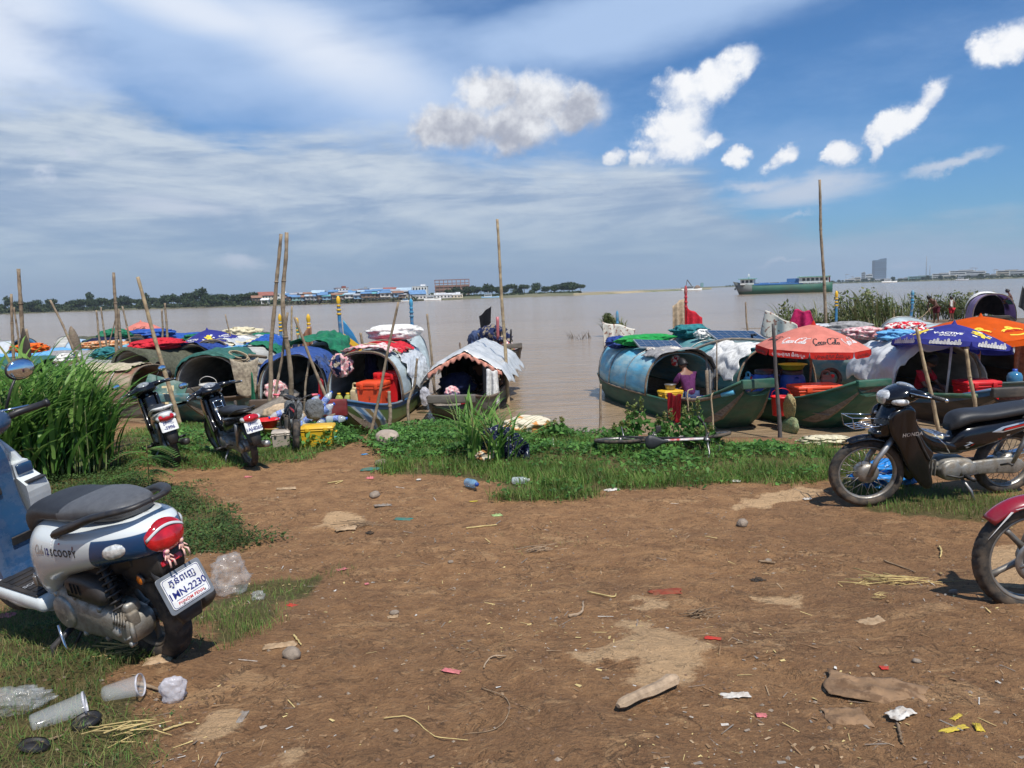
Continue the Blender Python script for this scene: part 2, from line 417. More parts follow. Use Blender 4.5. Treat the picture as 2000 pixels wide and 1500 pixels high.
# ------------------------------------------------------------------ lettering
def text_pts(txt, size=1.0, shear=0.0, bold=0.0, align='CENTER', spacing=1.0):
 """triangulated outline of a text in the built-in font: 2-D verts and faces"""
 c = bpy.data.curves.new('lettering', 'FONT'); c.body = txt; c.size = size; c.shear = shear; c.offset = bold; c.align_x = align; c.resolution_u = 3; c.space_character = spacing
 o = bpy.data.objects.new('lettering', c); COL.objects.link(o)
 dg = bpy.context.evaluated_depsgraph_get(); dg.update()
 me = bpy.data.meshes.new_from_object(o.evaluated_get(dg))
 vs = [(v.co.x, v.co.y) for v in me.vertices]; fs = [tuple(p.vertices) for p in me.polygons]
 bpy.data.objects.remove(o); bpy.data.curves.remove(c); bpy.data.meshes.remove(me)
 return vs, fs
def stroke_pts(strokes, w):
 """2-D pen strokes as flat ribbons: for script lettering and emblems"""
 vs, fs = [], []
 for st in strokes:
  P = bez([(x, y, 0) for x, y in st], 6); o = len(vs); n = len(P)
  for i, p in enumerate(P):
   t = (P[min(i+1, n-1)]-P[max(i-1, 0)]); t = t.normalized() if t.length > 1e-9 else Vector((1, 0, 0)); nn = Vector((-t.y, t.x, 0))
   ww = w*(0.55+0.75*abs(t.y))*0.5
   vs += [(p.x+nn.x*ww, p.y+nn.y*ww), (p.x-nn.x*ww, p.y-nn.y*ww)]
  fs += [(o+2*i+1, o+2*i, o+2*i+2, o+2*i+3)[::-1] for i in range(n-1)]
 return vs, fs
def put2d(mb, vf, fn, m=0, dx=0, dy=0, s=1.0):
 vs, fs = vf
 mb.add([fn(x*s+dx, y*s+dy) for x, y in vs], fs, m, False)
def plane_fn(o, u, v, off=0.002):
 o, u, v = Vector(o), Vector(u).normalized(), Vector(v).normalized(); n = u.cross(v)
 return lambda x, y: o+u*x+v*y+n*off
def bvh_of(mb): return BVHTree.FromPolygons([Vector(q) for q in mb.v], mb.f)
def drape_fn(bvh, o, u, v, d, off=0.002):
 o, u, v, d = Vector(o), Vector(u).normalized(), Vector(v).normalized(), Vector(d).normalized()
 def fn(x, y):
  p = o+u*x+v*y
  h = bvh.ray_cast(p-d*1.0, d)
  return (h[0]-d*off) if h[0] is not None else p
 return fn
# ------------------------------------------------------------------ near bank: height field
_E = [(-60, 26), (-20, 21.5), (-12, 18.5), (-8.95, 17.1), (-5.6, 15), (-4.2, 14.2), (-2.8, 13.9), (-1.7, 14.5), (0, 14.1), (1.5, 13.2), (4.2, 12.4), (5.2, 11.8), (6.7, 11), (12, 10), (60, 5)]
_B = [(-60, 1.1), (0, 0.95), (2.2, 0.92), (3.4, 0.84), (4.2, 0.66), (5.2, 0.48), (7, 0.43), (9.5, 0.42), (60, 0.42)]
_H = [(-8, -2.2), (-3, -.9), (-1, -.35), (0, 0), (.5, .09), (1.5, .25), (3, .40), (4.5, .6), (9, 1.2), (80, 3)]
_perm = np.random.default_rng(3).random((256, 256))
def vnoise(x, y):
 xi = np.floor(x).astype(int); yi = np.floor(y).astype(int); fx = x-xi; fy = y-yi
 fx = fx*fx*(3-2*fx); fy = fy*fy*(3-2*fy); g = lambda i, j: _perm[i & 255, j & 255]
 return (g(xi, yi)*(1-fx)+g(xi+1, yi)*fx)*(1-fy)+(g(xi, yi+1)*(1-fx)+g(xi+1, yi+1)*fx)*fy - 0.5
def nfbm(x, y, o=4):
 t = 0; a = 1.0
 for i in range(o): t = t+a*vnoise(x*2**i+13.7*i, y*2**i+5.1*i); a *= 0.5
 return t
def tab(x, t): return np.interp(x, [q[0] for q in t], [q[1] for q in t])
def height(x, y):
 x = np.asarray(x, float); y = np.asarray(y, float)
 a = tab(y, _B); d = tab(x, _E)+0.35*vnoise(x*0.9, x*0+3.3)-y; b = tab(d, _H)
 k = 0.12; h = np.clip(0.5+0.5*(b-a)/k, 0, 1); g = b*(1-h)+a*h-k*h*(1-h)
 near = np.clip((11-y)/4, 0, 1)
 return g+nfbm(x*0.7, y*0.7, 3)*0.05*np.clip(d/2, 0, 1)+nfbm(x*3.1, y*3.1, 3)*0.016*near
RUTS = []
def fine(x, y):
 """small clods and ruts close to the camera"""
 n = nfbm(x*9, y*9, 3)+.6*nfbm(x*23, y*23, 2); r = 1-np.abs(nfbm(x*2.3+9, y*2.3, 3))*2.2
 o = n*0.011+np.clip(r-0.72, 0, 1)*-0.05
 for p in RUTS:
  d = np.abs(sdist(x+vnoise(x*3, y*3)*.05, y, p)); o = o-.016*np.clip(1-d/.045, 0, 1)**.6*(.65+.35*np.sin(y*70+x*55))*(vnoise(x*1.3, y*1.3+4) > -.22)+.007*np.clip(1-np.abs(d-.075)/.035, 0, 1)
 return o
def gz(x, y): return float(height(x, y))
def G(px, py, off=0.0):
 """where the line of sight through a pixel meets the bank"""
 d = ray(px, py); t = 1.5
 for _ in range(4000):
  p = CP+d*t; g = gz(p.x, p.y)
  if p.z-g <= off+1e-3: break
  t += max(0.004, (p.z-g-off)*0.5)
 return CP+d*t
def inpoly(x, y, poly):
 c = np.zeros(x.shape, bool); n = len(poly)
 for i in range(n):
  (x0, y0), (x1, y1) = poly[i], poly[(i+1) % n]
  if y0 == y1: continue
  hit = ((y0 > y) != (y1 > y)) & (x < (x1-x0)*(y-y0)/(y1-y0)+x0); c ^= hit
 return c
def sdist(x, y, poly):
 d = np.full(x.shape, 1e9); n = len(poly)
 for i in range(n):
  (x0, y0), (x1, y1) = poly[i], poly[(i+1) % n]; ex, ey = x1-x0, y1-y0; L = ex*ex+ey*ey+1e-9
  t = np.clip(((x-x0)*ex+(y-y0)*ey)/L, 0, 1); d = np.minimum(d, np.hypot(x-x0-t*ex, y-y0-t*ey))
 return np.where(inpoly(x, y, poly), d, -d)
def gpoly(pts): return [(q.x, q.y) for q in (G(*p) for p in pts)]
def rutline(pts): q = gpoly(pts); return q+q[-2:0:-1]
RUTS += [rutline(p) for p in ([(1090, 1500), (980, 1290), (850, 1120), (735, 985), (715, 905)], [(1750, 1500), (1850, 1330), (1790, 1190), (1500, 1090), (1180, 1030), (800, 985)], [(640, 1500), (700, 1300), (690, 1120), (650, 1010)])]
PALE = [gpoly(p) for p in (
 [(1150, 1275), (1195, 1245), (1222, 1212), (1268, 1222), (1300, 1246), (1370, 1256), (1432, 1282), (1370, 1295), (1332, 1312), (1290, 1332), (1215, 1322), (1238, 1292), (1188, 1292)],
 [(365, 1412), (400, 1385), (458, 1383), (440, 1425), (400, 1450), (350, 1456)], [(520, 1485), (580, 1466), (590, 1480), (545, 1499)],
 [(1225, 1172), (1300, 1166), (1290, 1184), (1240, 1188)], [(1560, 948), (1640, 955), (1600, 968), (1500, 985), (1400, 990), (1440, 975)], [(1900, 1080), (2050, 1060), (2100, 1150), (1960, 1140)],
 [(640, 1000), (720, 1012), (700, 1030), (620, 1025)], [(1500, 1172), (1550, 1160), (1545, 1186)])]
GRASS = {k: gpoly(p) for k, p in dict(
 strip=[(735, 850), (800, 838), (900, 836), (1000, 845), (1170, 852), (1400, 868), (1640, 876), (1680, 930), (1560, 945), (1400, 940), (1280, 955), (1180, 955), (1090, 982), (970, 972), (1000, 948), (890, 932), (770, 925), (745, 890)],
 left=[(230, 850), (330, 838), (500, 824), (650, 835), (692, 855), (690, 868), (600, 893), (500, 912), (350, 915), (230, 905)],
 dark=[(0, 930), (240, 905), (300, 940), (380, 950), (430, 1000), (505, 1052), (440, 1075), (300, 1085), (0, 1110)],
 tuft=[(390, 1190), (425, 1150), (560, 1125), (640, 1120), (630, 1142), (560, 1170), (550, 1210), (480, 1250), (390, 1262)],
 corner=[(-60, 1180), (230, 1195), (300, 1255), (195, 1320), (250, 1395), (300, 1440), (290, 1520), (-60, 1560)],
 bike=[(1640, 925), (1790, 950), (1900, 960), (2060, 970), (2080, 1015), (1870, 1018), (1720, 1000), (1645, 965)],
 thin=[(1000, 1035), (1120, 1040), (1190, 1070), (1060, 1085), (980, 1060)]).items()}
def terrain():
 xs = np.concatenate([np.linspace(-60, -12, 60), np.arange(-11.8, -3.6, .16), np.arange(-3.6, 4.2, .035), np.arange(4.25, 12, .16), np.linspace(12.2, 60, 60)])
 ys = np.concatenate([np.linspace(-30, 1.2, 24), np.arange(1.3, 6.2, .035), np.arange(6.25, 14, .09), np.arange(14.1, 30, .4)])
 X, Y = np.meshgrid(xs, ys); Z = height(X, Y)+fine(X, Y)*np.clip((12-Y)/5, 0, 1)
 wx, wy = X+nfbm(X*3, Y*3)*.22+nfbm(X*11, Y*11, 2)*.05, Y+nfbm(X*3+40, Y*3)*.22+nfbm(X*11+9, Y*11, 2)*.05
 pale = np.zeros(X.shape)
 for p in PALE: pale = np.maximum(pale, np.clip(sdist(wx, wy, p)/.22+.5, 0, 1))
 Z += pale*0.006
 green = np.zeros(X.shape)
 for k, p in GRASS.items(): green = np.maximum(green, np.clip(sdist(wx, wy, p)/.25+.5, 0, 1)*(0.35 if k == 'thin' else 1))
 wet = np.clip((0.16-Z)/.16, 0, 1)
 V = np.stack([X, Y, Z], -1).reshape(-1, 3); ny, nx = X.shape
 i = np.arange(ny*nx).reshape(ny, nx); Fq = np.stack([i[:-1, :-1], i[:-1, 1:], i[1:, 1:], i[1:, :-1]], -1).reshape(-1, 4)
 m = bpy.data.materials.new('river bank earth'); m.use_nodes = True; T = NT(m.node_tree); b = T.n['Principled BSDF']
 o = np_mesh('ground', V, Fq, m, kind='structure')
 for nm, a in (('pale', pale), ('green', green), ('wet', wet)):
  at = o.data.attributes.new(nm, 'FLOAT', 'POINT'); at.data.foreach_set('value', a.astype(np.float32).ravel())
 at = lambda nm: T.node('ShaderNodeAttribute', attribute_name=nm).outputs['Fac']
 v = T.node('ShaderNodeTexCoord').outputs['Object']
 n1 = T.noise(v, 0.55, 6, 0.6); n2 = T.noise(v, 4.5, 8, 0.72); n3 = T.noise(v, 38, 6, 0.7); n4 = T.noise(T.mapping(v, scale=(1, 2.2, 1), rot=(0, 0, .5)), 2.1, 9, 0.74, 0.6)
 c = T.mix(T.smooth(n2, .30, .70), (0.245, 0.114, 0.044), (0.470, 0.250, 0.105))
 c = T.mix(T.m('MULTIPLY', T.smooth(n1, .42, .66), .55), c, (0.200, 0.097, 0.041))
 c = T.mix(T.m('MULTIPLY', T.smooth(n4, .54, .66), .75), c, (0.58, 0.345, 0.165))
 c = T.mix(T.m('MULTIPLY', T.smooth(n3, .54, .72), .6), c, (0.42, 0.27, 0.145))
 c = T.mix(T.m('MULTIPLY', T.smooth(n3, .44, .28), .65), c, (0.075, 0.039, 0.019))
 n5 = T.noise(v, 95, 4, .7); n6 = T.noise(v, 14, 7, .75, .8)
 c = T.mix(T.m('MULTIPLY', T.smooth(n5, .58, .72), .5), c, (0.62, 0.395, 0.20)); c = T.mix(T.m('MULTIPLY', T.smooth(n5, .42, .30), .6), c, (0.06, 0.031, 0.015)); c = T.mix(T.m('MULTIPLY', T.smooth(n6, .56, .68), .6), c, (0.55, 0.31, 0.14)); c = T.mix(T.m('MULTIPLY', T.smooth(n6, .42, .32), .55), c, (0.095, 0.05, 0.024))
 n7 = T.noise(v, 6.5, 6, .6, 1.4); cr = T.m('MULTIPLY', T.smooth(T.m('ABSOLUTE', T.m('SUBTRACT', n7, .5)), .020, .002), T.smooth(n4, .46, .58)); c = T.mix(T.m('MULTIPLY', cr, .38), c, (0.08, 0.045, 0.025)); c = T.mix(.20, c, (0.25, 0.178, 0.118))
 pe = T.smooth(T.m('ADD', at('pale'), T.m('ADD', T.m('MULTIPLY', T.m('SUBTRACT', n2, .5), 1.1), T.m('MULTIPLY', T.m('SUBTRACT', n3, .5), .5))), .30, .58)
 c = T.mix(T.m('MULTIPLY', pe, .86), c, T.mix(n3, (0.52, 0.33, 0.17), (0.72, 0.49, 0.28)))
 ge = T.smooth(T.m('ADD', at('green'), T.m('MULTIPLY', T.m('SUBTRACT', n2, .5), .9)), .40, .75)
 c = T.mix(T.m('MULTIPLY', ge, .8), c, T.mix(n3, (0.045, 0.060, 0.016), (0.13, 0.125, 0.045)))
 c = T.mix(T.m('MULTIPLY', at('wet'), .8), c, (0.06, 0.04, 0.026))
 T.l.new(c, b.inputs['Base Color']); b.inputs['Specular IOR Level'].default_value = 0.25
 T.put(b.inputs['Roughness'], T.m('SUBTRACT', .93, T.m('MULTIPLY', at('wet'), .5)))
 bn = T.node('ShaderNodeBump'); bn.inputs["Strength"].default_value = 1.0; bn.inputs["Distance"].default_value = 0.045
 T.l.new(T.m('ADD', T.m('ADD', T.m('MULTIPLY', n3, .6), T.m('ADD', n2, T.m('SUBTRACT', T.m('MULTIPLY', n6, .8), T.m('MULTIPLY', cr, .3)))), T.m('MULTIPLY', n4, .8)), bn.inputs['Height']); T.l.new(bn.outputs[0], b.inputs['Normal'])
terrain()

# ------------------------------------------------------------------ river
def river():
 m = bpy.data.materials.new('muddy river water'); m.use_nodes = True; T = NT(m.node_tree); b = T.n['Principled BSDF']
 v = T.node('ShaderNodeTexCoord').outputs['Object']
 far = T.mapping(v, scale=(.006, .03, 1)); n = T.noise(far, 1.0, 5, .6); n2 = T.noise(T.mapping(v, scale=(.02, .16, 1)), 1.0, 5, .6)
 c = T.mix(T.smooth(n, .35, .65), (0.275, 0.192, 0.115), (0.330, 0.244, 0.156))
 c = T.mix(T.m('MULTIPLY', T.smooth(n2, .5, .7), .5), c, (0.31, 0.235, 0.165))
 T.l.new(c, b.inputs['Base Color']); b.inputs['Roughness'].default_value = 0.13; b.inputs['Specular IOR Level'].default_value = 0.36; b.inputs['IOR'].default_value = 1.33
 w1 = T.noise(T.mapping(v, scale=(.9, 2.3, 1), rot=(0, 0, .08)), 1.0, 5, .62, 1.4); w2 = T.noise(T.mapping(v, scale=(.12, .5, 1), rot=(0, 0, -.1)), 1.0, 4, .6); w3 = T.noise(T.mapping(v, scale=(4, 9, 1)), 1.0, 3, .5)
 bn = T.node('ShaderNodeBump'); bn.inputs['Strength'].default_value = 0.62; bn.inputs['Distance'].default_value = 0.25
 h = T.m('ADD', T.m('MULTIPLY', w1, .42), T.m('ADD', T.m('MULTIPLY', w2, 1.2), T.m('MULTIPLY', w3, .05)))
 T.l.new(h, bn.inputs['Height']); T.l.new(bn.outputs[0], b.inputs['Normal'])
 mb = MB(); mb.add([(-4500, 4, 0), (4500, 4, 0), (4500, 6400, 0), (-4500, 6400, 0)], [(0, 1, 2, 3)], 0, False)
 mb.build('river_water', m, kind='structure')
river()

# ------------------------------------------------------------------ far banks
bank_m = mat('far bank', (0.10, 0.105, 0.045), .95, 0, .3, .05, dirt=(0.22, 0.18, 0.11), damt=.5, dscale=.03)
sand_m = mat('sand bar', (0.33, 0.26, 0.15), .95, 0, .25, .03, dirt=(0.10, 0.13, 0.05), damt=.9, dscale=.02)
spit_m = mat('mud spit', (0.13, 0.095, 0.06), .9, 0, .3, 1.5)
def strip(name, pts, depth, hgt, m, hb=None):
 """a bank that rises from the waterline at pts and runs back"""
 mb = MB(); P = [at_z(*p) for p in pts]
 def fn(u, v):
  f = u*(len(P)-1); i = min(int(f), len(P)-2); q = P[i].lerp(P[i+1], f-i); back = Vector((q.x, q.y, 0)).normalized()
  z = -0.3+(hgt+.3)*min(1, v*4)**.7+fbm(q.x*.03, v*3+q.y*.01)*hgt*.35*min(1, v*4)
  return q+back*depth*v+Vector((0, 0, z))
 mb.sheet(fn, 60, 10); mb.build(name, m, kind='structure')
strip('far_bank', [(-500, 634), (-200, 622), (0, 613.7), (250, 605.3), (500, 598), (650, 593.5), (800, 588.5), (1000, 581.5), (1130, 577)], 260, 1.6, bank_m)
strip('sand_bar', [(1120, 577.6), (1180, 575.2), (1260, 571), (1330, 567.6), (1390, 565.2)], 120, 1.1, sand_m)
strip('distant_shore', [(1330, 564.3), (1500, 558.2), (1650, 553.6), (1800, 549.6), (1900, 546.6), (2000, 543.6), (2300, 535)], 900, 2.0, bank_m)
def spit():
 mb = MB(); c = at_z(1800, 637)
 def fn(u, v):
  a = 2*math.pi*u; r = v; x = math.cos(a)*r; y = math.sin(a)*r
  return Vector((c.x+x*13+2, c.y+y*3.6+2, 0.22*(1-r**2)-.08+fbm(x*6, y*5)*.06))
 mb.sheet(fn, 48, 8); mb.build('mud_spit', spit_m, kind='structure')
spit()

# far trees: one of each kind, then copies
leaf_far = [leafmat('far leaves dark', (0.028, 0.048, 0.020), .1, .8), leafmat('far leaves mid', (0.045, 0.072, 0.028), .1, .8), leafmat('far leaves olive', (0.062, 0.08, 0.033), .1, .8)]
bark_far = mat('far bark', (0.09, 0.07, 0.05), .9)
def leaf_cloud(n, shape, size, seed, squash=.9):
 """n small leaf-sprays spread through a set of ellipsoids"""
 g = np.random.default_rng(seed); V = [];
 cs = np.array([s_[:3] for s_ in shape]); rs = np.array([s_[3:] for s_ in shape]); w = rs.prod(1)**.67; w = w/w.sum()
 k = g.choice(len(shape), n, p=w); d = g.normal(size=(n, 3)); d /= np.linalg.norm(d, axis=1)[:, None]; r = g.random(n)**.38
 c = cs[k]+d*rs[k]*r[:, None]
 a = g.normal(size=(n, 3)); a /= np.linalg.norm(a, axis=1)[:, None]; b = np.cross(a, d+g.normal(size=(n, 3))*.6); b /= np.linalg.norm(b, axis=1)[:, None]+1e-9
 sz = size*(.5+g.random(n))[:, None]
 V = np.stack([c-a*sz, c-b*sz*.55, c+a*sz, c+b*sz*.55], 1).reshape(-1, 3)
 return V, np.arange(4*n).reshape(n, 4), g.integers(0, 3, n)
def far_tree(name, label, shape, trunk, n, size, seed, mats):
 t = thing(name, label, 'tree', group='trees on the far bank')
 V, Q, mi = leaf_cloud(n, shape, size, seed); np_mesh('crown', V, Q, mats, mi, t)
 mb = MB(); mb.tube([(0, 0, -.5), (.1, 0, trunk*.5), (0, .1, trunk)], [.22, .17, .08], 6)
 for k in range(3):
  a = k*2.1; mb.tube([(0, 0, trunk*.6), (math.cos(a)*.8, math.sin(a)*.8, trunk*.85), (math.cos(a)*1.7, math.sin(a)*1.7, trunk*1.1)], [.1, .07, .03], 5)
 mb.build('trunk', bark_far, t); return t
LF = leaf_far
TREES = [far_tree('far_tree', 'broad round dark tree in the wood on the far bank', [(0, 0, 4.6, 3.4, 3.4, 2.6), (2, .5, 4, 2.2, 2, 1.8), (-2.2, 0, 3.8, 2.2, 2, 1.8)], 3.2, 520, .62, 1, [LF[0], LF[0], LF[1]]),
         far_tree('far_tree', 'lower olive-green bushy tree in the wood on the far bank', [(0, 0, 2.8, 3.2, 3, 2), (2.4, 0, 2.2, 2, 2, 1.5), (-2.4, .5, 2.2, 2.2, 2, 1.5)], 1.8, 460, .6, 2, [LF[1], LF[2], LF[0]]),
         far_tree('far_tree', 'tall slim tree standing above the wood on the far bank', [(0, 0, 7.2, 2.2, 2.2, 2.4), (.6, 0, 5, 1.8, 1.8, 1.8), (-1, 0, 6, 1.6, 1.6, 1.4)], 5.2, 420, .55, 3, [LF[0], LF[1], LF[1]]),
         far_tree('far_tree', 'flat-topped spreading tree in the wood on the far bank', [(0, 0, 5.6, 4.2, 3.6, 1.3), (2.4, 0, 4.9, 2.2, 2, 1.2), (-2.4, 0, 5, 2.4, 2, 1.2)], 4.4, 460, .6, 4, [LF[0], LF[1], LF[2]])]
tree_spots = []
g_ = random.Random(11)
def shore_pt(px, back=0.0):
 tabl = [(-500, 634), (-200, 622), (0, 613.7), (250, 605.3), (500, 598), (650, 593.5), (800, 588.5), (1000, 581.5), (1130, 577)]
 if px > 1250: tabl = [(1250, 566.5), (1330, 564.3), (1500, 558.2), (1650, 553.6), (1800, 549.6), (1900, 546.6), (2000, 543.6), (2300, 535)]
 p = at_z(px, pw(px, tabl)); d = Vector((p.x, p.y, 0)).normalized(); return p+d*back
for i in range(96):
 px = -150+i*6.9+g_.uniform(-4, 4)
 if px > 560 and g_.random() < .55: continue
 k = g_.choice([0, 0, 0, 1, 1, 3]) if g_.random() < .93 else 2
 tree_spots.append((px, g_.uniform(12, 60), k, g_.uniform(.8, 1.15)))
for px in (178, 366, 398, 372, 245): tree_spots.append((px, 40, 2 if px in (178, 398) else 0, 1.25))
for i in range(20): tree_spots.append((905+i*12+g_.uniform(-4, 4), g_.uniform(60, 140), g_.choice([0, 1, 3, 0]), g_.uniform(.7, 1.2)))
for i in range(16): tree_spots.append((590+i*20+g_.uniform(-6, 6), g_.uniform(50, 90), g_.choice([0, 1, 3]), g_.uniform(.7, 1.0)))
for i in range(36): tree_spots.append((1600+i*12+g_.uniform(-5, 5), g_.uniform(60, 300), g_.choice([0, 1, 3, 0]), g_.uniform(.6, 1.1)))
used = set()
for px, back, k, s_ in tree_spots:
 p = shore_pt(px, back); p.z = 1.0; rz = g_.uniform(0, 6.3)
 if k not in used: used.add(k); o = TREES[k]; o.location = p; o.rotation_euler.z = rz; o.scale = (s_,)*3
 else:
  lb = None
  if px > 1500: lb = 'small far tree among the pale city buildings on the distant right shore'
  elif px > 880: lb = 'far tree behind the sand bar right of the waterside village'
  elif px > 565: lb = 'far tree between the village houses on the opposite bank'
  dup(TREES[k], p, rz, lb, None if px < 565 else ('trees behind the sand bar' if 880 < px < 1500 else 'trees of the distant city' if px > 1500 else 'trees between the village houses'), s_)
def undergrowth():
 V, Q, M_ = [], [], []; n = 0; g = np.random.default_rng(5)
 for i in range(330):
  px = -300+i*4.4
  if px > 560 and px < 900 and i % 3: continue
  p = shore_pt(min(px, 1130), g.uniform(3, 45) if px < 900 else g.uniform(50, 120)); s_ = 1.0 if px < 560 else .7
  v, q, mi = leaf_cloud(60, [(0, 0, 1.2*s_, 2.2, 2, 1.6*s_)], .55, i); V.append(v+np.array([p.x, p.y, .6])); Q.append(q+n); M_.append(mi); n += len(v)
 for i in range(120):
  p = shore_pt(1420+i*6, g.uniform(20, 200)); v, q, mi = leaf_cloud(40, [(0, 0, 1.6, 4, 3, 2.2)], .9, i+900); V.append(v+np.array([p.x, p.y, .8])); Q.append(q+n); M_.append(mi); n += len(v)
 np_mesh('far_undergrowth', np.concatenate(V), np.concatenate(Q), [LF[0], LF[1], LF[2]], np.concatenate(M_), kind='stuff', label='dark green undergrowth along the waterline of the far banks', category='undergrowth')
undergrowth()

# far houses: walls, roof, windows as parts
def rgb(*c): return lin(*c)
HW = {k: mat('far wall '+k, c, .85, 0, .08, .3) for k, c in dict(white=(.62, .62, .60), cream=(.55, .49, .38), grey=(.36, .37, .38), blue=(.20, .34, .50), pink=(.50, .36, .33), teal=(.22, .40, .40), brown=(.22, .16, .12)).items()}
HR = {k: mat('far roof '+k, c, .7, 0, .12, .5) for k, c in dict(blue=(.10, .21, .38), pale=(.34, .44, .52), red=(.26, .09, .065), grey=(.30, .31, .33), rust=(.25, .13, .08), teal=(.12, .36, .40), white=(.66, .67, .68)).items()}
glass_far = mat('far window', (0.04, 0.05, 0.06), .3)
_hp = {}
def house(wall, roof, w, d, h, flat=False, stilts=False, floors=1):
 key = (wall, roof, w, d, h, flat, stilts, floors)
 t = thing('far_house', 'x', 'house', group='houses along the far bank')
 z0 = 1.2 if stilts else 0
 mb = MB(); mb.box((0, 0, z0+h/2), (w, d, h)); mb.build('wall', HW[wall], t)
 mb = MB()
 if flat: mb.box((0, 0, z0+h+.14), (w+.4, d+.4, .28)); mb.box((w*.2, 0, z0+h+.9), (w*.3, d*.4, 1.3))
 else:
  hh = w*.26 if not stilts else .9
  a = [(-w/2-.4, -d/2-.6, z0+h), (w/2+.4, -d/2-.6, z0+h), (w/2+.4, d/2+.6, z0+h), (-w/2-.4, d/2+.6, z0+h), (-w/2-.4, 0, z0+h+hh), (w/2+.4, 0, z0+h+hh)]
  mb.add(a, [(0, 1, 5, 4), (2, 3, 4, 5), (0, 4, 3), (1, 2, 5), (3, 2, 1, 0)], 0, False)
 mb.build('roof', HR[roof], t)
 nw = max(1, int(w/2.2))
 for fl in range(floors):
  for k in range(nw):
   mb = MB(); mb.box(((k+.5)*w/nw-w/2, -d/2, z0+(fl+.5)*h/floors), (w/nw*.45, .12, h/floors*.45)); mb.build('window', glass_far, t)
 if stilts:
  for sx in (-1, 0, 1):
   mb = MB(); mb.box((sx*w*.45, -d*.45, z0/2-.4), (.2, .2, z0+.8)); mb.build('stilt', bark_far, t)
 return t
def place_house(t, px, back, z, label, sc=1.0):
 p = shore_pt(px, back); t.location = (p.x, p.y, z); t.rotation_euler.z = -math.atan2(p.x, p.y)+g_.uniform(-.25, .25); t['label'] = label; t.scale = (sc,)*3
huts = []
for i in range(54):
 px = 563+i*4.3+g_.uniform(-1.5, 1.5); row = i % 2
 roof = g_.choice(['blue', 'blue', 'pale', 'teal', 'grey', 'blue', 'rust']); wall = g_.choice(['brown', 'blue', 'grey', 'teal', 'white', 'brown'])
 key = (roof, wall)
 if px > 795: continue
 p = shore_pt(px, 4+row*16+g_.uniform(0, 5)); z = 1.0+row*1.6+g_.uniform(0, .5)
 hit = [h for h in huts if h[0] == key]
 lb = f'{roof}-roofed {wall} hut on stilts in the far waterside village'
 if hit: o = dup(hit[0][1], (p.x, p.y, z), -math.atan2(p.x, p.y)+g_.uniform(-.3, .3), lb, 'huts on stilts along the far bank', g_.uniform(.8, 1.15))
 else:
  o = house(wall, roof, 4.6, 4, 1.9, stilts=True); o['group'] = 'huts on stilts along the far bank'; o['label'] = lb; o.location = (p.x, p.y, z); o.rotation_euler.z = -math.atan2(p.x, p.y); huts.append((key, o))
big = [(668, 'white', 'red', 9, 8, 7.0, True, 3, 40, 'white three-storey block, the tallest house of the far village', 3), (623, 'cream', 'pale', 9, 7, 4.5, False, 2, 45, 'cream house with a pale hip roof left of the white block across the river', 2.6), (712, 'pink', 'grey', 7, 6, 6.5, True, 3, 45, 'narrow pink three-storey house in the far village', 2.6),
       (737, 'white', 'grey', 9, 7, 4.5, False, 2, 40, 'white house with a dark grey gable roof in the far village', 2.6), (763, 'white', 'red', 9, 7, 4.6, False, 2, 40, 'white house under a red gable roof in the far village', 2.6), (520, 'cream', 'red', 11, 8, 4.8, False, 2, 45, 'cream house with a red roof among trees left of the far village', 2.2),
       (502, 'brown', 'rust', 7, 6, 3.6, False, 1, 20, 'brown house with a rust-red temple-like roof near the far water', 1.8), (519, 'white', 'white', 5, 5, 2.8, False, 1, 8, 'small white gabled shrine close to the far water', 1.0), (553, 'white', 'white', 8, 6, 5.5, True, 2, 45, 'white flat-roofed house partly behind far trees', 2.4),
       (790, 'cream', 'pale', 10, 7, 4.2, False, 2, 30, 'pale-roofed cream house at the right end of the far huts', 2.2), (822, 'white', 'white', 11, 8, 6.6, True, 2, 55, 'long white flat-roofed building above the blue-roofed hall', 3.0), (815, 'white', 'blue', 11, 6, 2.6, False, 1, 16, 'long hall with a bright blue roof at the far landing', 1.6),
       (845, 'white', 'white', 26, 6, 2.2, True, 1, 6, 'low white terminal building at the far landing', 1.0), (868, 'cream', 'white', 22, 6, 2.0, True, 1, 6, 'low cream waterfront building right of the terminal', .9), (889, 'cream', 'white', 10, 5, 2.4, True, 1, 7, 'small cream building at the right end of the far landing', .9),
       (640, 'teal', 'pale', 9, 7, 3.6, False, 1, 32, 'teal house with a pale roof beside the white block', 2.0), (690, 'pink', 'rust', 12, 8, 3.6, False, 1, 26, 'low pink house under a rusty roof below the white block', 2.0), (655, 'blue', 'pale', 8, 6, 3, False, 1, 28, 'blue house with a pale roof in front of the white block', 1.8), (748, 'white', 'teal', 9, 6, 3.2, False, 1, 24, 'white house with a teal roof behind the far huts', 1.8), (722, 'white', 'pale', 9, 6, 3.4, False, 1, 24, 'white house with a pale blue roof behind the far huts', 1.8)]
for px, wl, rf, w, d, h, fl, nf, back, lb, z in big: place_house(house(wl, rf, w, d, h, fl, False, nf), px, back, z, lb, .8)
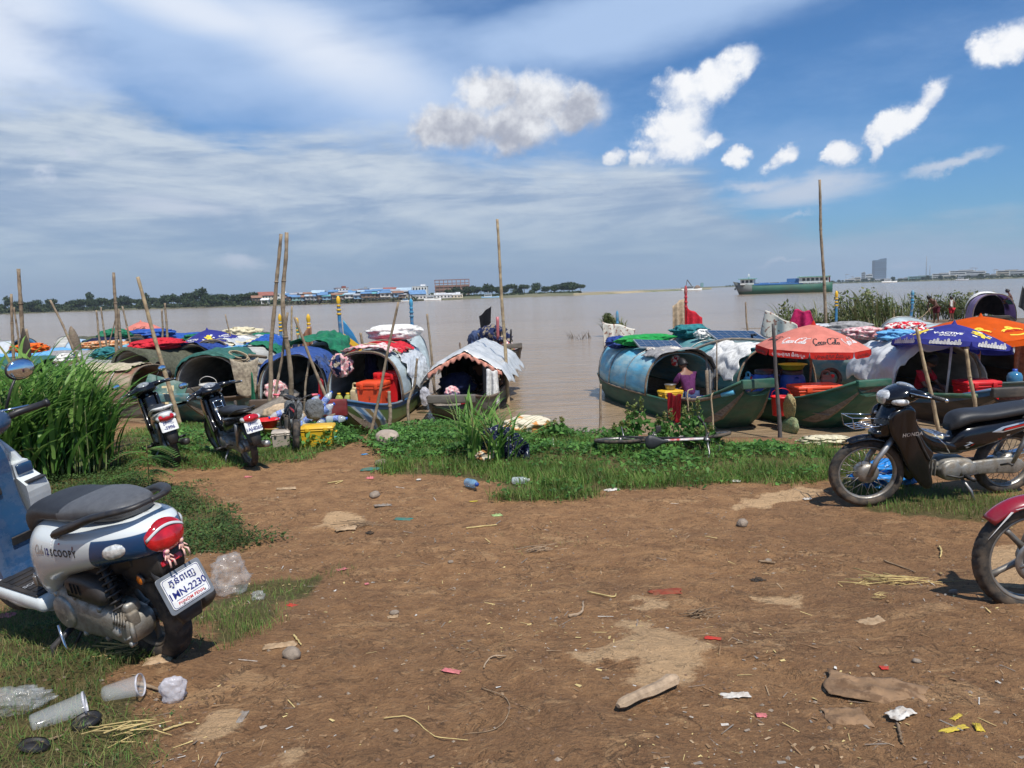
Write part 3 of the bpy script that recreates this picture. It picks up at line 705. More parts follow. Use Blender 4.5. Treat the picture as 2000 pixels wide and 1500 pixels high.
# unfinished red-brown frame building behind the trees
def frame_building():
 t = thing('unfinished_building', 'unfinished reddish concrete frame building above the far trees', 'building'); p = shore_pt(884, 120); t.location = (p.x, p.y, 2.5); t.rotation_euler.z = -math.atan2(p.x, p.y)
 c = mat('brick red concrete', (.30, .15, .12), .9, 0, .15, .3)
 for k in range(4):
  mb = MB(); mb.box((0, 0, 3.6+k*2.3), (24, 10, .35)); mb.build('floor_slab', c, t)
 mb = MB(); mb.box((0, 0, 3.5), (23, 9, 7)); mb.build('wall', HW['brown'], t)
 for k in range(9):
  mb = MB(); mb.box((-11.5+k*2.9, -4.8, 5.2), (.45, .45, 10.6)); mb.build('pillar', c, t)
frame_building()
# ------------------------------------------------------------------ distant city on the right
def city():
 gl = mat('tower glass', (0.10, 0.16, 0.22), .35, 0, .2, .06, stretch=(.3, .3, 3)); gd = mat('tower dark', (0.07, 0.10, 0.14), .4)
 def at(px, back): p = shore_pt(px, back); return p, -math.atan2(p.x, p.y)
 p, rz = at(1717, 1700); k = p.length/1500
 t = thing('glass_tower', 'tall blue glass tower rising alone over the distant city', 'tower', (p.x, p.y, 2), (0, 0, rz))
 mb = MB(); mb.box((0, 0, 18*k), (22*k, 14*k, 36*k)); mb.build('shaft', gl, t)
 mb = MB(); mb.box((-9.6*k, -1*k, 18.5*k), (4.2*k, 13.4*k, 33*k)); mb.build('side_wing', gd, t)
 mb = MB(); mb.prism([(-4*k, 0), (11*k, 0), (11*k, 3.0*k), (2*k, 2.2*k)], 8*k, 0, Matrix.Translation((0, 4*k, 36*k)) @ Matrix.Rotation(math.pi/2, 4, 'X')); mb.build('roof_crown', gl, t)
 for i in range(9):
  mb = MB(); mb.box((1.5*k, -7.05*k, (4+i*3.6)*k), (18*k, .3*k, .5*k)); mb.build('floor_band', gd, t)
 mb = MB(); mb.box((0, -2*k, 2*k), (34*k, 16*k, 4*k)); mb.build('podium', HW['grey'], t)
 blk = [(1686, 500, 5, 4, 13, 'grey', 'slim grey tower block left of the glass tower'), (1697, 500, 9, 6, 10, 'white', 'white block left of the glass tower'), (1672, 480, 12, 6, 6, 'cream', 'low cream block left of the slim tower block'), (1660, 420, 14, 6, 4.5, 'white', 'long low white shed at the left end of the distant city'),
           (1800, 240, 34, 8, 5.5, 'teal', 'long low teal building right of the glass tower'), (1838, 240, 22, 9, 8, 'white', 'white terraced block in the middle of the right shore'), (1878, 240, 30, 10, 11, 'white', 'large white stepped block with a crane above it'), (1905, 230, 24, 9, 9, 'white', 'broad white block right of the crane'), (1893, 200, 26, 6, 5, 'grey', 'grey terrace below the broad white blocks'),
           (1968, 220, 26, 10, 9, 'cream', 'cream block with open floors near the right edge'), (1990, 200, 22, 9, 8, 'white', 'white block at the right edge of the distant city'), (1940, 220, 20, 7, 4.5, 'grey', 'low grey building between white blocks'), (1855, 220, 16, 7, 5, 'cream', 'small cream block beside the terraced block'), (1770, 300, 20, 7, 3.6, 'grey', 'low grey shed right behind the white landing')]
 for px, back, w, d, h, wl, lb in blk:
  p, rz = at(px, back); k = p.length/1500; k *= 1.25; t = thing('city_block', lb, 'building', (p.x, p.y, 1.5), (0, 0, rz), 'buildings of the distant city')
  mb = MB(); mb.box((0, 0, h*k/2), (w*k, d*k, h*k)); mb.build('wall', HW[wl], t)
  mb = MB(); mb.box((w*k*.15, 0, h*k+.4*k), (w*k*.55, d*k*.7, .8*k)); mb.build('roof', HR['grey'], t)
  nf = max(1, int(h/2.6))
  for i in range(nf):
   mb = MB(); mb.box((0, -d*k/2, (i+.55)*h*k/nf), (w*k*.88, .3*k, h*k/nf*.42)); mb.build('window_band', glass_far, t)
 steel = mat('far steel', (.30, .30, .31), .6)
 for px, h, lb in ((1808.5, 40, 'taller thin lattice radio mast over the distant shore'), (1815.5, 24, 'shorter thin radio mast right of the taller one')):
  p, rz = at(px, 320); k = p.length/1500; t = thing('radio_mast', lb, 'mast', (p.x, p.y, 2), (0, 0, rz)); mb = MB()
  for sx, sy in ((-1, -1), (1, -1), (0, 1)): mb.tube([(sx*.9*k, sy*.7*k, 0), (sx*.2*k, sy*.15*k, h*k)], .16*k, 5)
  mb.build('mast_legs', steel, t); mb = MB()
  for i in range(14):
   z = i*h*k/14; w = .9*k*(1-i/17); mb.tube([(-w, -w*.8, z), (w, -w*.8, z+h*k/14)], .10*k, 4)
  mb.build('lattice', steel, t)
 for px, back, h, a, lb in ((1905, 260, 16, -9, 'tower crane above the broad white block'), (1652, 520, 13, 5, 'small tower crane at the left end of the distant city'), (1666, 520, 9, -4, 'smaller crane right of the left tower crane'), (1941, 240, 12, 6, 'leaning jib crane right of the white blocks')):
  p, rz = at(px, back); k = p.length/1500; t = thing('tower_crane', lb, 'crane', (p.x, p.y, 2), (0, 0, rz))
  mb = MB(); mb.box((0, 0, h*k/2), (.5*k, .5*k, h*k)); mb.build('tower', steel, t)
  mb = MB(); mb.tube([(-a*.35*k, 0, h*k), (a*k, 0, h*k+.6*k)], .25*k, 5); mb.tube([(0, 0, h*k+2*k), (a*.7*k, 0, h*k+.5*k)], .08*k, 4); mb.build('jib', HR['rust'], t)
city()
# ------------------------------------------------------------------ vessels far out
def ship():
 a, b = at_z(1441, 575.4), at_z(1626, 570.0); L = (b-a).length; c = (a+b)/2
 t = thing('cargo_ship', 'long green river cargo ship with blue hatches passing on the right', 'ship', (c.x, c.y, 0), (0, 0, math.atan2(a.y-b.y, a.x-b.x)))   # bow at +x
 hl = mat('ship green', (.022, .10, .068), .6, 0, .15, .15, dirt=(.10, .075, .05), damt=.75, dscale=.12); gr = mat('ship grey', (.16, .17, .16), .7); wh = mat('ship white', (.62, .64, .62), .6); bl = mat('ship blue', (.05, .16, .40), .6); rf = mat('ship roof', (.16, .42, .36), .6)
 H = L/2; secs = []
 for i in range(25):
  x = -H+2*H*i/24; f = x/H; w = 3.2*(1-max(0, (f-.55)/.45)**2.2*.94)*(1-max(0, (-f-.85)/.15)**2*.25); zt = 2.3+max(0, (f-.55)/.45)**1.5*1.3+(.3 if f < -.75 else 0); sh = max(0, (f-.8)/.2)*1.3
  secs.append([Vector((x+(sh if z > 1 else -sh*.6 if z < .4 else 0), y, z)) for y, z in ((w, zt), (w*.97, .8), (w*.86, 0), (w*.5, -.9), (-w*.5, -.9), (-w*.86, 0), (-w*.97, .8), (-w, zt))])
 mb = MB(); mb.loft(secs, mfun=lambda i, j: 1 if i > 19 and j in (0, 6) else 0); mb.build('hull', [hl, gr], t)
 mb = MB(); mb.box((1.5, 0, 2.55), (L*.52, 4.4, .6), r=.15); mb.build('hatch_coaming', bl, t)
 for k in range(6):
  mb = MB(); mb.box((-5.4+k*2.6, 0, 2.9), (2.2, 4.2, .25)); mb.build('hatch_cover', gr if k % 2 else bl, t)
 for x, l, nm in ((H*.78, 3.6, 'forward_house'), (-H*.62, 7.4, 'aft_house')):
  mb = MB(); mb.box((x, 0, 3.35), (l, 4.6, 1.5)); p = mb.build(nm, wh, t)
  mb = MB(); mb.box((x, 0, 4.2), (l+1.0, 5.4, .18)); mb.build('roof', rf, p)
  for k in range(int(l/1.1)):
   for sy in (1, -1):
    mb = MB(); mb.box((x-l/2+.7+k*1.1, sy*2.3, 3.5), (.7, .1, .7)); mb.build('window', glass_far, p)
 mb = MB(); mb.box((-H*.25, 0, 3.4), (4.6, 4.4, 1.0)); mb.build('cabin', bl, t)
 mb = MB(); mb.tube([(H*.76, 0, 4.2), (H*.76, 0, 5.6)], .12, 6); mb.box((H*.76, 0, 5.0), (.7, .2, .2)); mb.build('mast', wh, t)
 mb = MB(); mb.tube([(-H*.93, 0, 2.5), (-H*.93, 0, 4.4)], .25, 8); mb.build('funnel', mat('ship red', (.35, .06, .05), .6), t)
 mb = MB(); mb.tube([(H*1.02, .6, 2.6), (H*1.05, .7, 1.6)], .1, 5); mb.box((H*1.05, .7, 1.5), (.5, .15, .5)); mb.build('anchor', gr, t)
ship()
def small_vessel(name, label, cat, px0, px1, pyw, colr, house_col, kind):
 a, b = at_z(px0, pyw), at_z(px1, pyw-(px1-px0)*.0335); L = (b-a).length; c = (a+b)/2
 t = thing(name, label, cat, (c.x, c.y, 0), (0, 0, math.atan2(b.y-a.y, b.x-a.x))); h = L*.09
 secs = []
 for i in range(13):
  f = -1+i/6; w = L*.09*(1-abs(f)**3*.7); zt = h*(1+.6*max(0, abs(f)-.5)); secs.append([Vector((f*L/2, y, z)) for y, z in ((w, zt), (w*.9, .1), (w*.5, -.4), (-w*.5, -.4), (-w*.9, .1), (-w, zt))])
 mb = MB(); mb.loft(secs); mb.build('hull', colr, t)
 mb = MB(); mb.box((-L*.12, 0, h*1.75), (L*.42, L*.12, h*1.5)); hs = mb.build('cabin', house_col, t)
 mb = MB(); mb.box((-L*.12, 0, h*2.6), (L*.46, L*.14, h*.2)); mb.build('roof', HR['pale'], hs)
 mb = MB(); mb.box((-L*.12, -L*.062, h*1.9), (L*.36, .1, h*.5)); mb.build('window', glass_far, hs)
 if kind == 'crane':
  mb = MB(); mb.tube([(L*.1, 0, h), (-L*.22, 0, h*6)], .3, 6); mb.tube([(-L*.3, 0, h), (-L*.22, 0, h*6)], .2, 6); mb.build('crane_jib', bark_far, t)
  mb = MB(); mb.ball((L*.28, 0, h*1.6), (L*.3, L*.12, h*2.6)); mb.build('load', HW['brown'], t)
 else:
  mb = MB(); mb.tube([(-L*.1, 0, h*2.6), (-L*.1, 0, h*4.4)], .12, 5); mb.build('mast', HW['white'], t)
small_vessel('ferry_boat', 'small blue and white ferry off the far sand bar', 'ferry', 940, 975, 583.2, HW['blue'], HW['white'], '')
small_vessel('dredger', 'white dredger with a brown crane beyond the sand bar', 'dredger', 1331, 1371, 568.6, HW['white'], HW['grey'], 'crane')
small_vessel('floating_landing', 'white floating landing below the glass tower', 'pontoon', 1722, 1752, 552.8, HW['white'], HW['white'], '')
small_vessel('river_barge', 'grey barge moored under the distant right shore', 'barge', 1866, 1892, 548.2, HW['grey'], HW['grey'], '')
small_vessel('white_boat', 'small white boat moored left of the far landing', 'boat', 783, 806, 589.3, HW['white'], HW['blue'], '')
small_vessel('white_boat', 'long white passenger boat moored in front of the far landing', 'boat', 828, 862, 587.6, HW['white'], HW['white'], '')
def green_tower():
 p = at_z(1371, 561.0); k = p.length/1500; t = thing('green_netted_tower', 'small tower wrapped in green netting on the far horizon', 'tower', (p.x, p.y, 0)); gn = mat('green net', (.06, .25, .20), .8)
 mb = MB(); mb.box((0, 0, 4*k), (5*k, 4*k, 8*k)); mb.build('wrapped_shaft', gn, t); mb = MB(); mb.box((.5*k, 0, 8.4*k), (3.4*k, 3*k, .8*k)); mb.build('roof', HW['grey'], t)
green_tower()
# ------------------------------------------------------------------ motor scooters and bikes
AXY = Matrix.Rotation(-math.pi/2, 4, 'X')            # turns a local z axis into +y (left)
rubber = mat('tyre rubber', (.022, .021, .020), .8, 0, .3, 20, .2, 60, dirt=(.13, .095, .065), damt=.75, dscale=9)
blackpl = mat('black plastic', (.018, .018, .020), .45, 0, .15, 9, dirt=(.11, .085, .062), damt=.22, dscale=11)
blackgl = mat('black gloss paint', (.006, .006, .008), .16, 0, .1, 5, coat=.25, dirt=(.06, .05, .04), damt=.04, dscale=14)
seatm = mat('seat vinyl', (.020, .021, .024), .5, 0, .12, 30, .25, 160)
seatg = mat('seat vinyl grey', (.085, .088, .094), .5, 0, .1, 30, .25, 160)
alu = mat('dirty aluminium', (.36, .35, .32), .5, .7, .15, 12, .25, 60, dirt=(.20, .155, .105), damt=.7, dscale=10)
chrome = mat('chrome', (.75, .75, .76), .12, 1, .03, 4)
steel_d = mat('dull steel', (.30, .29, .28), .45, .8, .2, 14)
rimm = mat('rim alloy', (.32, .31, .29), .4, .8, .12, 12, dirt=(.17, .13, .09), damt=.6, dscale=10)
rimblk = mat('rim grey paint', (.16, .15, .14), .5, .4, .12, 12, dirt=(.20, .155, .105), damt=.8, dscale=9)
redlens = mat('red lens', (.42, .008, .012), .08, 0, .25, 18, coat=.8)
clearlens = mat('clear lens', (.62, .62, .60), .05, .25, .3, 40, coat=.8)
orange = mat('orange reflector', (.75, .18, .01), .2, 0, .1, 30, coat=.5)
mirror_m = mat('mirror glass', (.62, .70, .80), .03, 1, .01, 3)
platew = mat('plate white', (.74, .75, .74), .4, 0, .05, 12, dirt=(.35, .31, .26), damt=.35, dscale=16)
plateb = mat('plate blue ink', (.012, .018, .16), .5); plater = mat('plate red ink', (.55, .03, .03), .5)
whitep = mat('white decal', (.78, .78, .78), .4); silverp = mat('silver decal', (.55, .55, .56), .3, .6)
PINK = mat('pink plastic', (.80, .22, .36), .45); SKIN_D = mat('doll skin', (.80, .48, .40), .5)

def tyre_prof(R, w, rr):
 """closed profile (radius, width) of a tyre on a rim of radius rr"""
 h = R-rr; P = []
 for k in range(13):
  a = math.pi*(k/12); c = math.cos(a); s_ = math.sin(a)
  P.append((rr+h*(.25+.75*s_**.7) if 0 < k < 12 else rr+h*.12, w/2*(1 if c > 0 else -1)*abs(c)**.75))
 P.append((rr-.004, -w*.33)); P.append((rr-.004, w*.33)); return P
def wheel(t, c, R, w, rr, style='alloy', X=None, treadn=26, rim_mat=None):
 """rim, hub and spokes as one part; tyre and disc as its pieces"""
 X0 = (X or Matrix()) @ Matrix.Translation(c) @ AXY; rm = rim_mat or rimm
 mb = MB(); wr = w*.36
 mb.ring([(rr, wr), (rr-.004, wr*1.1), (rr-.014, wr*.9), (rr-.022, wr*.3), (rr-.022, -wr*.3), (rr-.014, -wr*.9), (rr-.004, -wr*1.1), (rr, -wr)], 48, 0, X0)
 if style == 'spoke':
  mb.lathe([(.001, -.05), (.05, -.05), (.062, -.045), (.062, -.03), (.045, -.02), (.045, .02), (.062, .03), (.066, .045), (.05, .052), (.001, .052)], 24, 0, X0)
  for k in range(28):
   a = 2*math.pi*k/28; b = a+(.42 if k % 2 else -.42); s_ = .035 if k % 4 < 2 else -.035
   mb.tube([X0 @ Vector((.055*math.cos(b), .055*math.sin(b), s_)), X0 @ Vector(((rr-.018)*math.cos(a), (rr-.018)*math.sin(a), s_*.15))], .0022, 5)
 elif style == 'drum':
  mb.lathe([(.001, -.06), (.075, -.06), (.085, -.05), (.085, .03), (.07, .05), (.05, .06), (.001, .06)], 28, 0, X0)
  for k in range(36):
   a = 2*math.pi*k/36; b = a+(.3 if k % 2 else -.3); s_ = .04 if k % 4 < 2 else -.04
   mb.tube([X0 @ Vector((.08*math.cos(b), .08*math.sin(b), s_)), X0 @ Vector(((rr-.018)*math.cos(a), (rr-.018)*math.sin(a), s_*.15))], .0022, 5)
 else:
  mb.lathe([(.001, -.05), (.045, -.05), (.052, -.03), (.052, .03), (.045, .05), (.001, .05)], 24, 0, X0)
  for k in range(5):
   a = 2*math.pi*k/5+.35
   p = [X0 @ Vector((r*math.cos(a+r*.5), r*math.sin(a+r*.5), 0)) for r in (.04, rr*.45, rr*.75, rr-.015)]
   mb.tube(p, [.024, .015, .014, .020], 8, flat=1.0)
 o = mb.build('wheel', rm, t)
 mb = MB(); P = tyre_prof(R, w, rr)
 def tread(i, a):
  if not 3 <= i <= 9: return 0
  u = (a*treadn/(2*math.pi)+abs(i-6)*.16*(1 if i < 6 else 1.3)+(.5 if i > 6 else 0)) % 1
  return -.007 if u < .24 else 0
 mb.ring(P, treadn*6, 0, X0, True, tread); mb.build('tyre', rubber, o)
 if style == 'alloy' and treadn > 28:
  mb = MB(); Xd = X0 @ Matrix.Translation((0, 0, .055))
  mb.ring([(.11, .002), (.11, -.002), (.072, -.002), (.072, .002)], 40, 0, Xd)
  for k in range(6):
   a = k*math.pi/3; mb.tube([Xd @ Vector((.03*math.cos(a), .03*math.sin(a), 0)), Xd @ Vector((.09*math.cos(a+.35), .09*math.sin(a+.35), 0))], .008, 6)
  mb.build('brake_disc', steel_d, o)
 return o
def se_ring(x, zb, zt, hw, n=2.6, cnt=40, yc=0.0, skew=0.0):
 """cross-section of bodywork at x: a rounded rectangle"""
 out = []
 for k in range(cnt):
  a = 2*math.pi*k/cnt; c, s_ = math.cos(a), math.sin(a)
  yy = hw*math.copysign(abs(c)**(2/n), c); zz = (zt-zb)/2*math.copysign(abs(s_)**(2/n), s_)
  out.append(Vector((x+skew*zz, yc+yy, (zb+zt)/2+zz)))
 return out
def body_loft(tables, n=2.6, cnt=40, steps=40, mb=None, m=0):
 """tables: list of (x, zb, zt, hw) from front to back, smoothed"""
 mb = mb or MB(); T_ = sorted(tables); x0, x1 = T_[0][0], T_[-1][0]; secs = []
 for i in range(steps+1):
  u = i/steps; u = (1-math.cos(math.pi*u))/2; x = lerp(x0, x1, u)
  zb, zt, hw = (ps(x, [(q[0], q[j]) for q in T_]) for j in (1, 2, 3)); secs.append(se_ring(x, zb, zt, max(hw, .002), n, cnt))
 return mb.loft(secs, m)
def arc(c, r0, r1, a0, a1, n=14):
 """band outline in xz around c"""
 o = [(c[0]+r1*math.cos(lerp(a0, a1, i/n)), c[1]+r1*math.sin(lerp(a0, a1, i/n))) for i in range(n+1)]
 return o+[(c[0]+r0*math.cos(lerp(a1, a0, i/n)), c[1]+r0*math.sin(lerp(a1, a0, i/n))) for i in range(n+1)]
def mudguard(mb, c, r, hw, a0, a1, X=None, n=20, m=0, drop=.03):
 mb.X = X
 mb.sheet(lambda u, v: Vector((c[0]+(r-drop*(2*v-1)**2)*math.cos(lerp(a0, a1, u)), hw*(2*v-1)*(.55+.45*math.sin(math.pi*min(1, max(.0, u*.9+.08)))**.5), c[2]+(r-drop*(2*v-1)**2)*math.sin(lerp(a0, a1, u)))), n, 8, m, .006)
 mb.X = None
def xz(mb, poly, y0, y1, m=0, r=0.01):
 """side outline (x, z) given thickness from y0 to y1"""
 X = Matrix.Translation((0, y1, 0)) @ Matrix.Rotation(math.pi/2, 4, 'X'); return mb.prism(poly, y1-y0, m, X, r, True)
def smooth_poly(P, n=5):
 q = bez([(a, b, 0) for a, b in list(P)+[P[0]]], n)[:-1]; return [(p.x, p.y) for p in q]
def plate_on(t, c, u, v, w, h, lines, frame=True, big=True):
 """number plate: frame, plate and its lettering"""
 c, u, v = Vector(c), Vector(u).normalized(), Vector(v).normalized(); n = u.cross(v)
 Rm = Matrix((u, v, n)).transposed()
 mb = MB(); mb.box(c, (w, h, .004), rot=Rm, r=.002); rr = .012
 P = [(sx*(w/2-rr)+rr*math.cos(a), sy*(h/2-rr)+rr*math.sin(a)) for sx, sy, a0 in ((1, 1, 0), (-1, 1, 1), (-1, -1, 2), (1, -1, 3)) for a in (math.pi/2*(a0+k/3) for k in range(4))]
 X = Matrix.Translation(c) @ Rm.to_4x4(); mb = MB(); mb.prism(P, .004, 0, X, .0015)
 pl = mb.build('number_plate', platew, t)
 if frame:
  mb = MB(); Q = [(x*(1+.016/w*2), y*(1+.016/h*2)) for x, y in P]; mb.prism(Q, .005, 0, X @ Matrix.Translation((0, 0, -.006)), .002)
  mb.build('plate_frame', mat('plate frame grey', (.22, .23, .24), .35, .3), t)
  mb = MB()
  for s0, s1 in ((.93, .955),):
   for i in range(len(P)):
    a, b = Vector(P[i]), Vector(P[(i+1) % len(P)]); mb.add([X @ Vector((p.x*k, p.y*k, .0046)) for p, k in ((a, s0), (b, s0), (b, s1), (a, s1))], [(0, 1, 2, 3)], 0, False)
  mb.build('plate_border', plateb, pl)
  mb = MB()
  for sx, sy in ((-.32, .24), (.32, .24), (-.22, -.42), (.36, -.40)): mb.ball(X @ Vector((sx*w, sy*h, .005)), (.009, .009, .006), rot=Rm)
  mb.build('plate_screw', steel_d, pl)
 fn = plane_fn(c, u, v, .0062); mb = MB()
 for txt, sz, y, mi, bold, sp in lines: put2d(mb, text_pts(txt, sz, 0, bold, 'CENTER', sp), fn, mi, 0, y)
 if big: mb.add([fn(-w*.36, -h*.265), fn(w*.40, -h*.265), fn(w*.40, -h*.255), fn(-w*.36, -h*.255)], [(0, 1, 2, 3)], 0, False)
 mb.build('plate_lettering', [plateb, plater], pl); return pl

def scooter():
 c = G(322, 1278)
 t = thing('motor_scooter', 'white and blue scooter parked left in the foreground beside tall grass, round red tail lamp', 'scooter', (c.x, c.y, c.z-.008), (R_(-11), 0, R_(149)))
 t.scale = (1.05, 1.07, 1.07)
 # two-tone bodywork: blue on the lower tail
 wb = bpy.data.materials.new('white and blue paint'); wb.use_nodes = True; T = NT(wb.node_tree); b = T.n['Principled BSDF']
 v = T.node('ShaderNodeTexCoord').outputs['Object']; x, y, z = T.sep(v)
 k1 = T.smooth(T.m('ADD', T.m('MULTIPLY', x, 1.0), T.m('MULTIPLY', z, .42)), .188, .184)          # slanting front edge of the blue
 k2 = T.smooth(T.m('ADD', z, T.m('MULTIPLY', x, .10)), .672, .669)
 k3 = T.smooth(T.m('ADD', T.m('MULTIPLY', x, 1.0), T.m('MULTIPLY', z, .42)), .262, .258); k3 = T.m('MULTIPLY', k3, T.m('SUBTRACT', 1, T.smooth(T.m('ADD', z, T.m('MULTIPLY', x, .10)), .700, .697)))
 k = T.m('MAXIMUM', T.m('MULTIPLY', k1, k2), T.m('MULTIPLY', k3, T.smooth(x, .13, .128)))
 n = T.noise(v, 9, 8, .7); dk = T.m('MULTIPLY', T.smooth(T.m('ADD', n, T.m('MULTIPLY', T.m('SUBTRACT', .5, z), .25)), .56, .75), .28)
 cc = T.mix(T.m('MULTIPLY', k1, k2), (.60, .64, .645), (.011, .052, .14)); cc = T.mix(dk, cc, (.30, .25, .19)); T.l.new(cc, b.inputs['Base Color'])
 T.put(b.inputs['Roughness'], T.m('ADD', .2, T.m('MULTIPLY', dk, .8))); b.inputs['Coat Weight'].default_value = .5; b.inputs['Coat Roughness'].default_value = .08
 white = mat('scooter white', (.60, .64, .645), .22, 0, .03, 6, coat=.5, dirt=(.30, .25, .19), damt=.22, dscale=9); blue = mat('scooter blue', (.009, .042, .105), .22, 0, .05, 6, coat=.5, dirt=(.16, .15, .15), damt=.18, dscale=9)
 # rear body
 tb = [(.61, .25, .56, .10), (.575, .24, .63, .150), (.53, .255, .665, .175), (.47, .30, .69, .192), (.40, .365, .705, .203), (.30, .412, .712, .208), (.15, .462, .716, .206), (0, .505, .724, .195), (-.12, .535, .737, .180), (-.24, .560, .745, .152), (-.33, .58, .738, .112), (-.375, .60, .722, .07), (-.395, .63, .69, .02)]
 mb = body_loft(tb, 2.7, 56, 70); bod = mb.build('tail_body', wb, t); bv = bvh_of(mb)
 # lettering on the side panel
 ml = MB(); f = drape_fn(bv, (0.22, 1.0, .60), (-1, 0, .07), (0, .0, 1), (0, -1, 0), .0015)
 put2d(ml, text_pts('SCOOPY', .046, 0, .0012, 'LEFT', 1.25), f, 0, -.005, -.012)
 put2d(ml, text_pts('12', .044, 0, .0015, 'LEFT'), f, 1, -.062, -.010)
 put2d(ml, stroke_pts([[(-.118, .022), (-.135, .028), (-.155, .006), (-.145, -.012), (-.125, -.004)], [(-.118, .026), (-.124, -.008), (-.112, -.006)], [(-.106, .010), (-.109, -.006), (-.098, -.006), (-.094, .010), (-.096, -.008)], [(-.082, .030), (-.088, -.006), (-.078, .006), (-.070, 0), (-.080, -.009)]], .006), f, 2)
 ml.build('side_lettering', [blackpl, plateb, silverp], bod)
 ml = MB(); f2 = drape_fn(bv, (-.205, .065, 1.2), (.0, -1, 0), (1, 0, 0), (0, 0, -1), .0015)
 put2d(ml, text_pts('HONDA', .028, 0, .0008, 'CENTER', 1.15), drape_fn(bv, (-.235, .03, 1.6), (-.42, -.9, 0), (.9, -.42, 0), (0, 0, -1), .0015), 0); ml.build('top_lettering', silverp, bod)
 ml = MB(); sk = drape_fn(bv, (.19, 1.0, .645), (-1, 0, .05), (0, 0, 1), (0, -1, 0), .0015)
 for px_, py_ in ((0, 0), (0, .012), (0, -.012)): put2d(ml, ([(-.007, -.005), (.007, -.005), (.007, .005), (-.007, .005)], [(0, 1, 2, 3)]), sk, 0, px_-.02, py_)
 put2d(ml, ([(-.008, -.003), (.008, -.003), (.008, .003), (-.008, .003)], [(0, 1, 2, 3)]), sk, 1, .045, .002); put2d(ml, ([(-.004, -.007), (.005, -.009), (.006, .006), (-.003, .008)], [(0, 1, 2, 3)]), sk, 2, .155, -.01)
 ml.build('sticker', [whitep, redlens, mat('rust chip', (.25, .07, .03), .8)], bod)
 # seat: dark front, grey rear
 ts = [(.605, .60, .66, .08), (.585, .58, .715, .120), (.53, .62, .755, .134), (.42, .68, .772, .142), (.30, .695, .778, .147), (.16, .705, .795, .148), (.04, .712, .812, .138), (-.10, .722, .818, .118), (-.20, .735, .812, .092), (-.245, .75, .798, .05)]
 mb = body_loft(ts, 2.9, 48, 60); mb.m = [1 if (sum(mb.v[i][0] for i in f_)/len(f_)) < .20+.35*(sum(mb.v[i][2] for i in f_)/len(f_)-.74)*-1 else 0 for f_ in mb.f]
 mb.build('seat', [seatm, seatg], t)
 mb = MB()
 for sx in (1, -1): mb.tube(bez([(.17, .188*sx, .672), (.12, .196*sx, .705), (.0, .188*sx, .742), (-.14, .158*sx, .785), (-.27, .115*sx, .806), (-.325, .07*sx, .812), (-.335, .0, .813)], 8), [.012, .030, .032, .028, .024, .022, .020], 10, flat=.62)
 mb.build('grab_rail', blackpl, t)
 # tail lamp with its white crescent
 Rl = Matrix.Rotation(R_(24), 3, 'Y')
 def lamp(u, r_): return Vector((-.372, 0, .664))+Rl @ Vector((-.045*math.sqrt(max(0, 1-r_*r_)), .090*r_*math.cos(u), .072*r_*math.sin(u)))
 mb = MB(); mb.sheet(lambda u, v: lamp(2*math.pi*u, max(v, .001)), 40, 10); tl = mb.build('tail_lamp', redlens, t)
 mb = MB(); mb.sheet(lambda u, v: Vector((-.372, 0, .664))+Rl @ Vector((-.050*math.sqrt(max(.04, 1-(2*u-1)**2*.9-.05)),   .090*(1-2*u), .072*(.55*math.sin(math.pi*(.12+.80*u))-.22+.16*v))), 20, 3, 0, .003); mb.build('lamp_crescent', white, tl)
 for sx in (1, -1):
  mb = MB(); Rr = Matrix.Rotation(R_(-28)*sx, 3, 'Z') @ Matrix.Rotation(R_(14), 3, 'Y')
  mb.ball((-.225, sx*.150, .640), (.135, .05, .064), rot=Matrix.Rotation(R_(19)*sx, 3, 'Z') @ Matrix.Rotation(R_(14), 3, 'Y'), e=.75); mb.build('turn_signal', clearlens, t)
 # under the tail: fender, plate, reflector
 mb = MB(); body_loft([(-.08, .43, .60, .085), (-.20, .43, .61, .085), (-.30, .455, .62, .078), (-.37, .48, .60, .06)], 3.2, 28, 16, mb)
 mb.loft([[Vector((x_, yy, z_)) for x_, yy, z_ in ((xa, hw, za), (xa-.012, hw*.8, za+.005), (xa-.012, -hw*.8, za+.005), (xa, -hw, za), (xa+.02, -hw, za-.01), (xa+.02, hw, za-.01))] for xa, za, hw in ((-.30, .55, .075), (-.345, .46, .072), (-.385, .38, .066), (-.41, .31, .06), (-.42, .27, .045))])
 mb.build('rear_fender', blackpl, t)
 un = Vector((0, -1, 0)); vn = Vector((.42, 0, .90)).normalized()
 plate_on(t, (-.425, 0, .425), un, vn, .185, .138, [('1MN-2230', .0425, -.026, 0, .0006, .98), ('PHNOM PENH', .0185, -.057, 1, .0002, 1.1), ('ភ្នំពេញ', .042, .028, 0, .0004, 1.0)])
 mb = MB(); mb.box((-.368, 0, .548), (.012, .10, .034), rot=Matrix.Rotation(R_(25), 3, 'Y'), r=.004); mb.build('red_reflector', redlens, t)
 for s_ in (1,):
  mb = MB(); mb.lathe([(.001, 0), (.022, 0), (.022, .008), (.017, .011), (.001, .012)], 24, 0, Matrix.Translation((-.24, .085*s_, .475)) @ AXY); o = mb.build('side_reflector', orange, t)
  mb = MB(); mb.lathe([(.023, -.004), (.028, -.004), (.028, .009), (.023, .009)], 24, 0, Matrix.Translation((-.24, .085, .475)) @ AXY, False); mb.build('reflector_rim', blackpl, o)
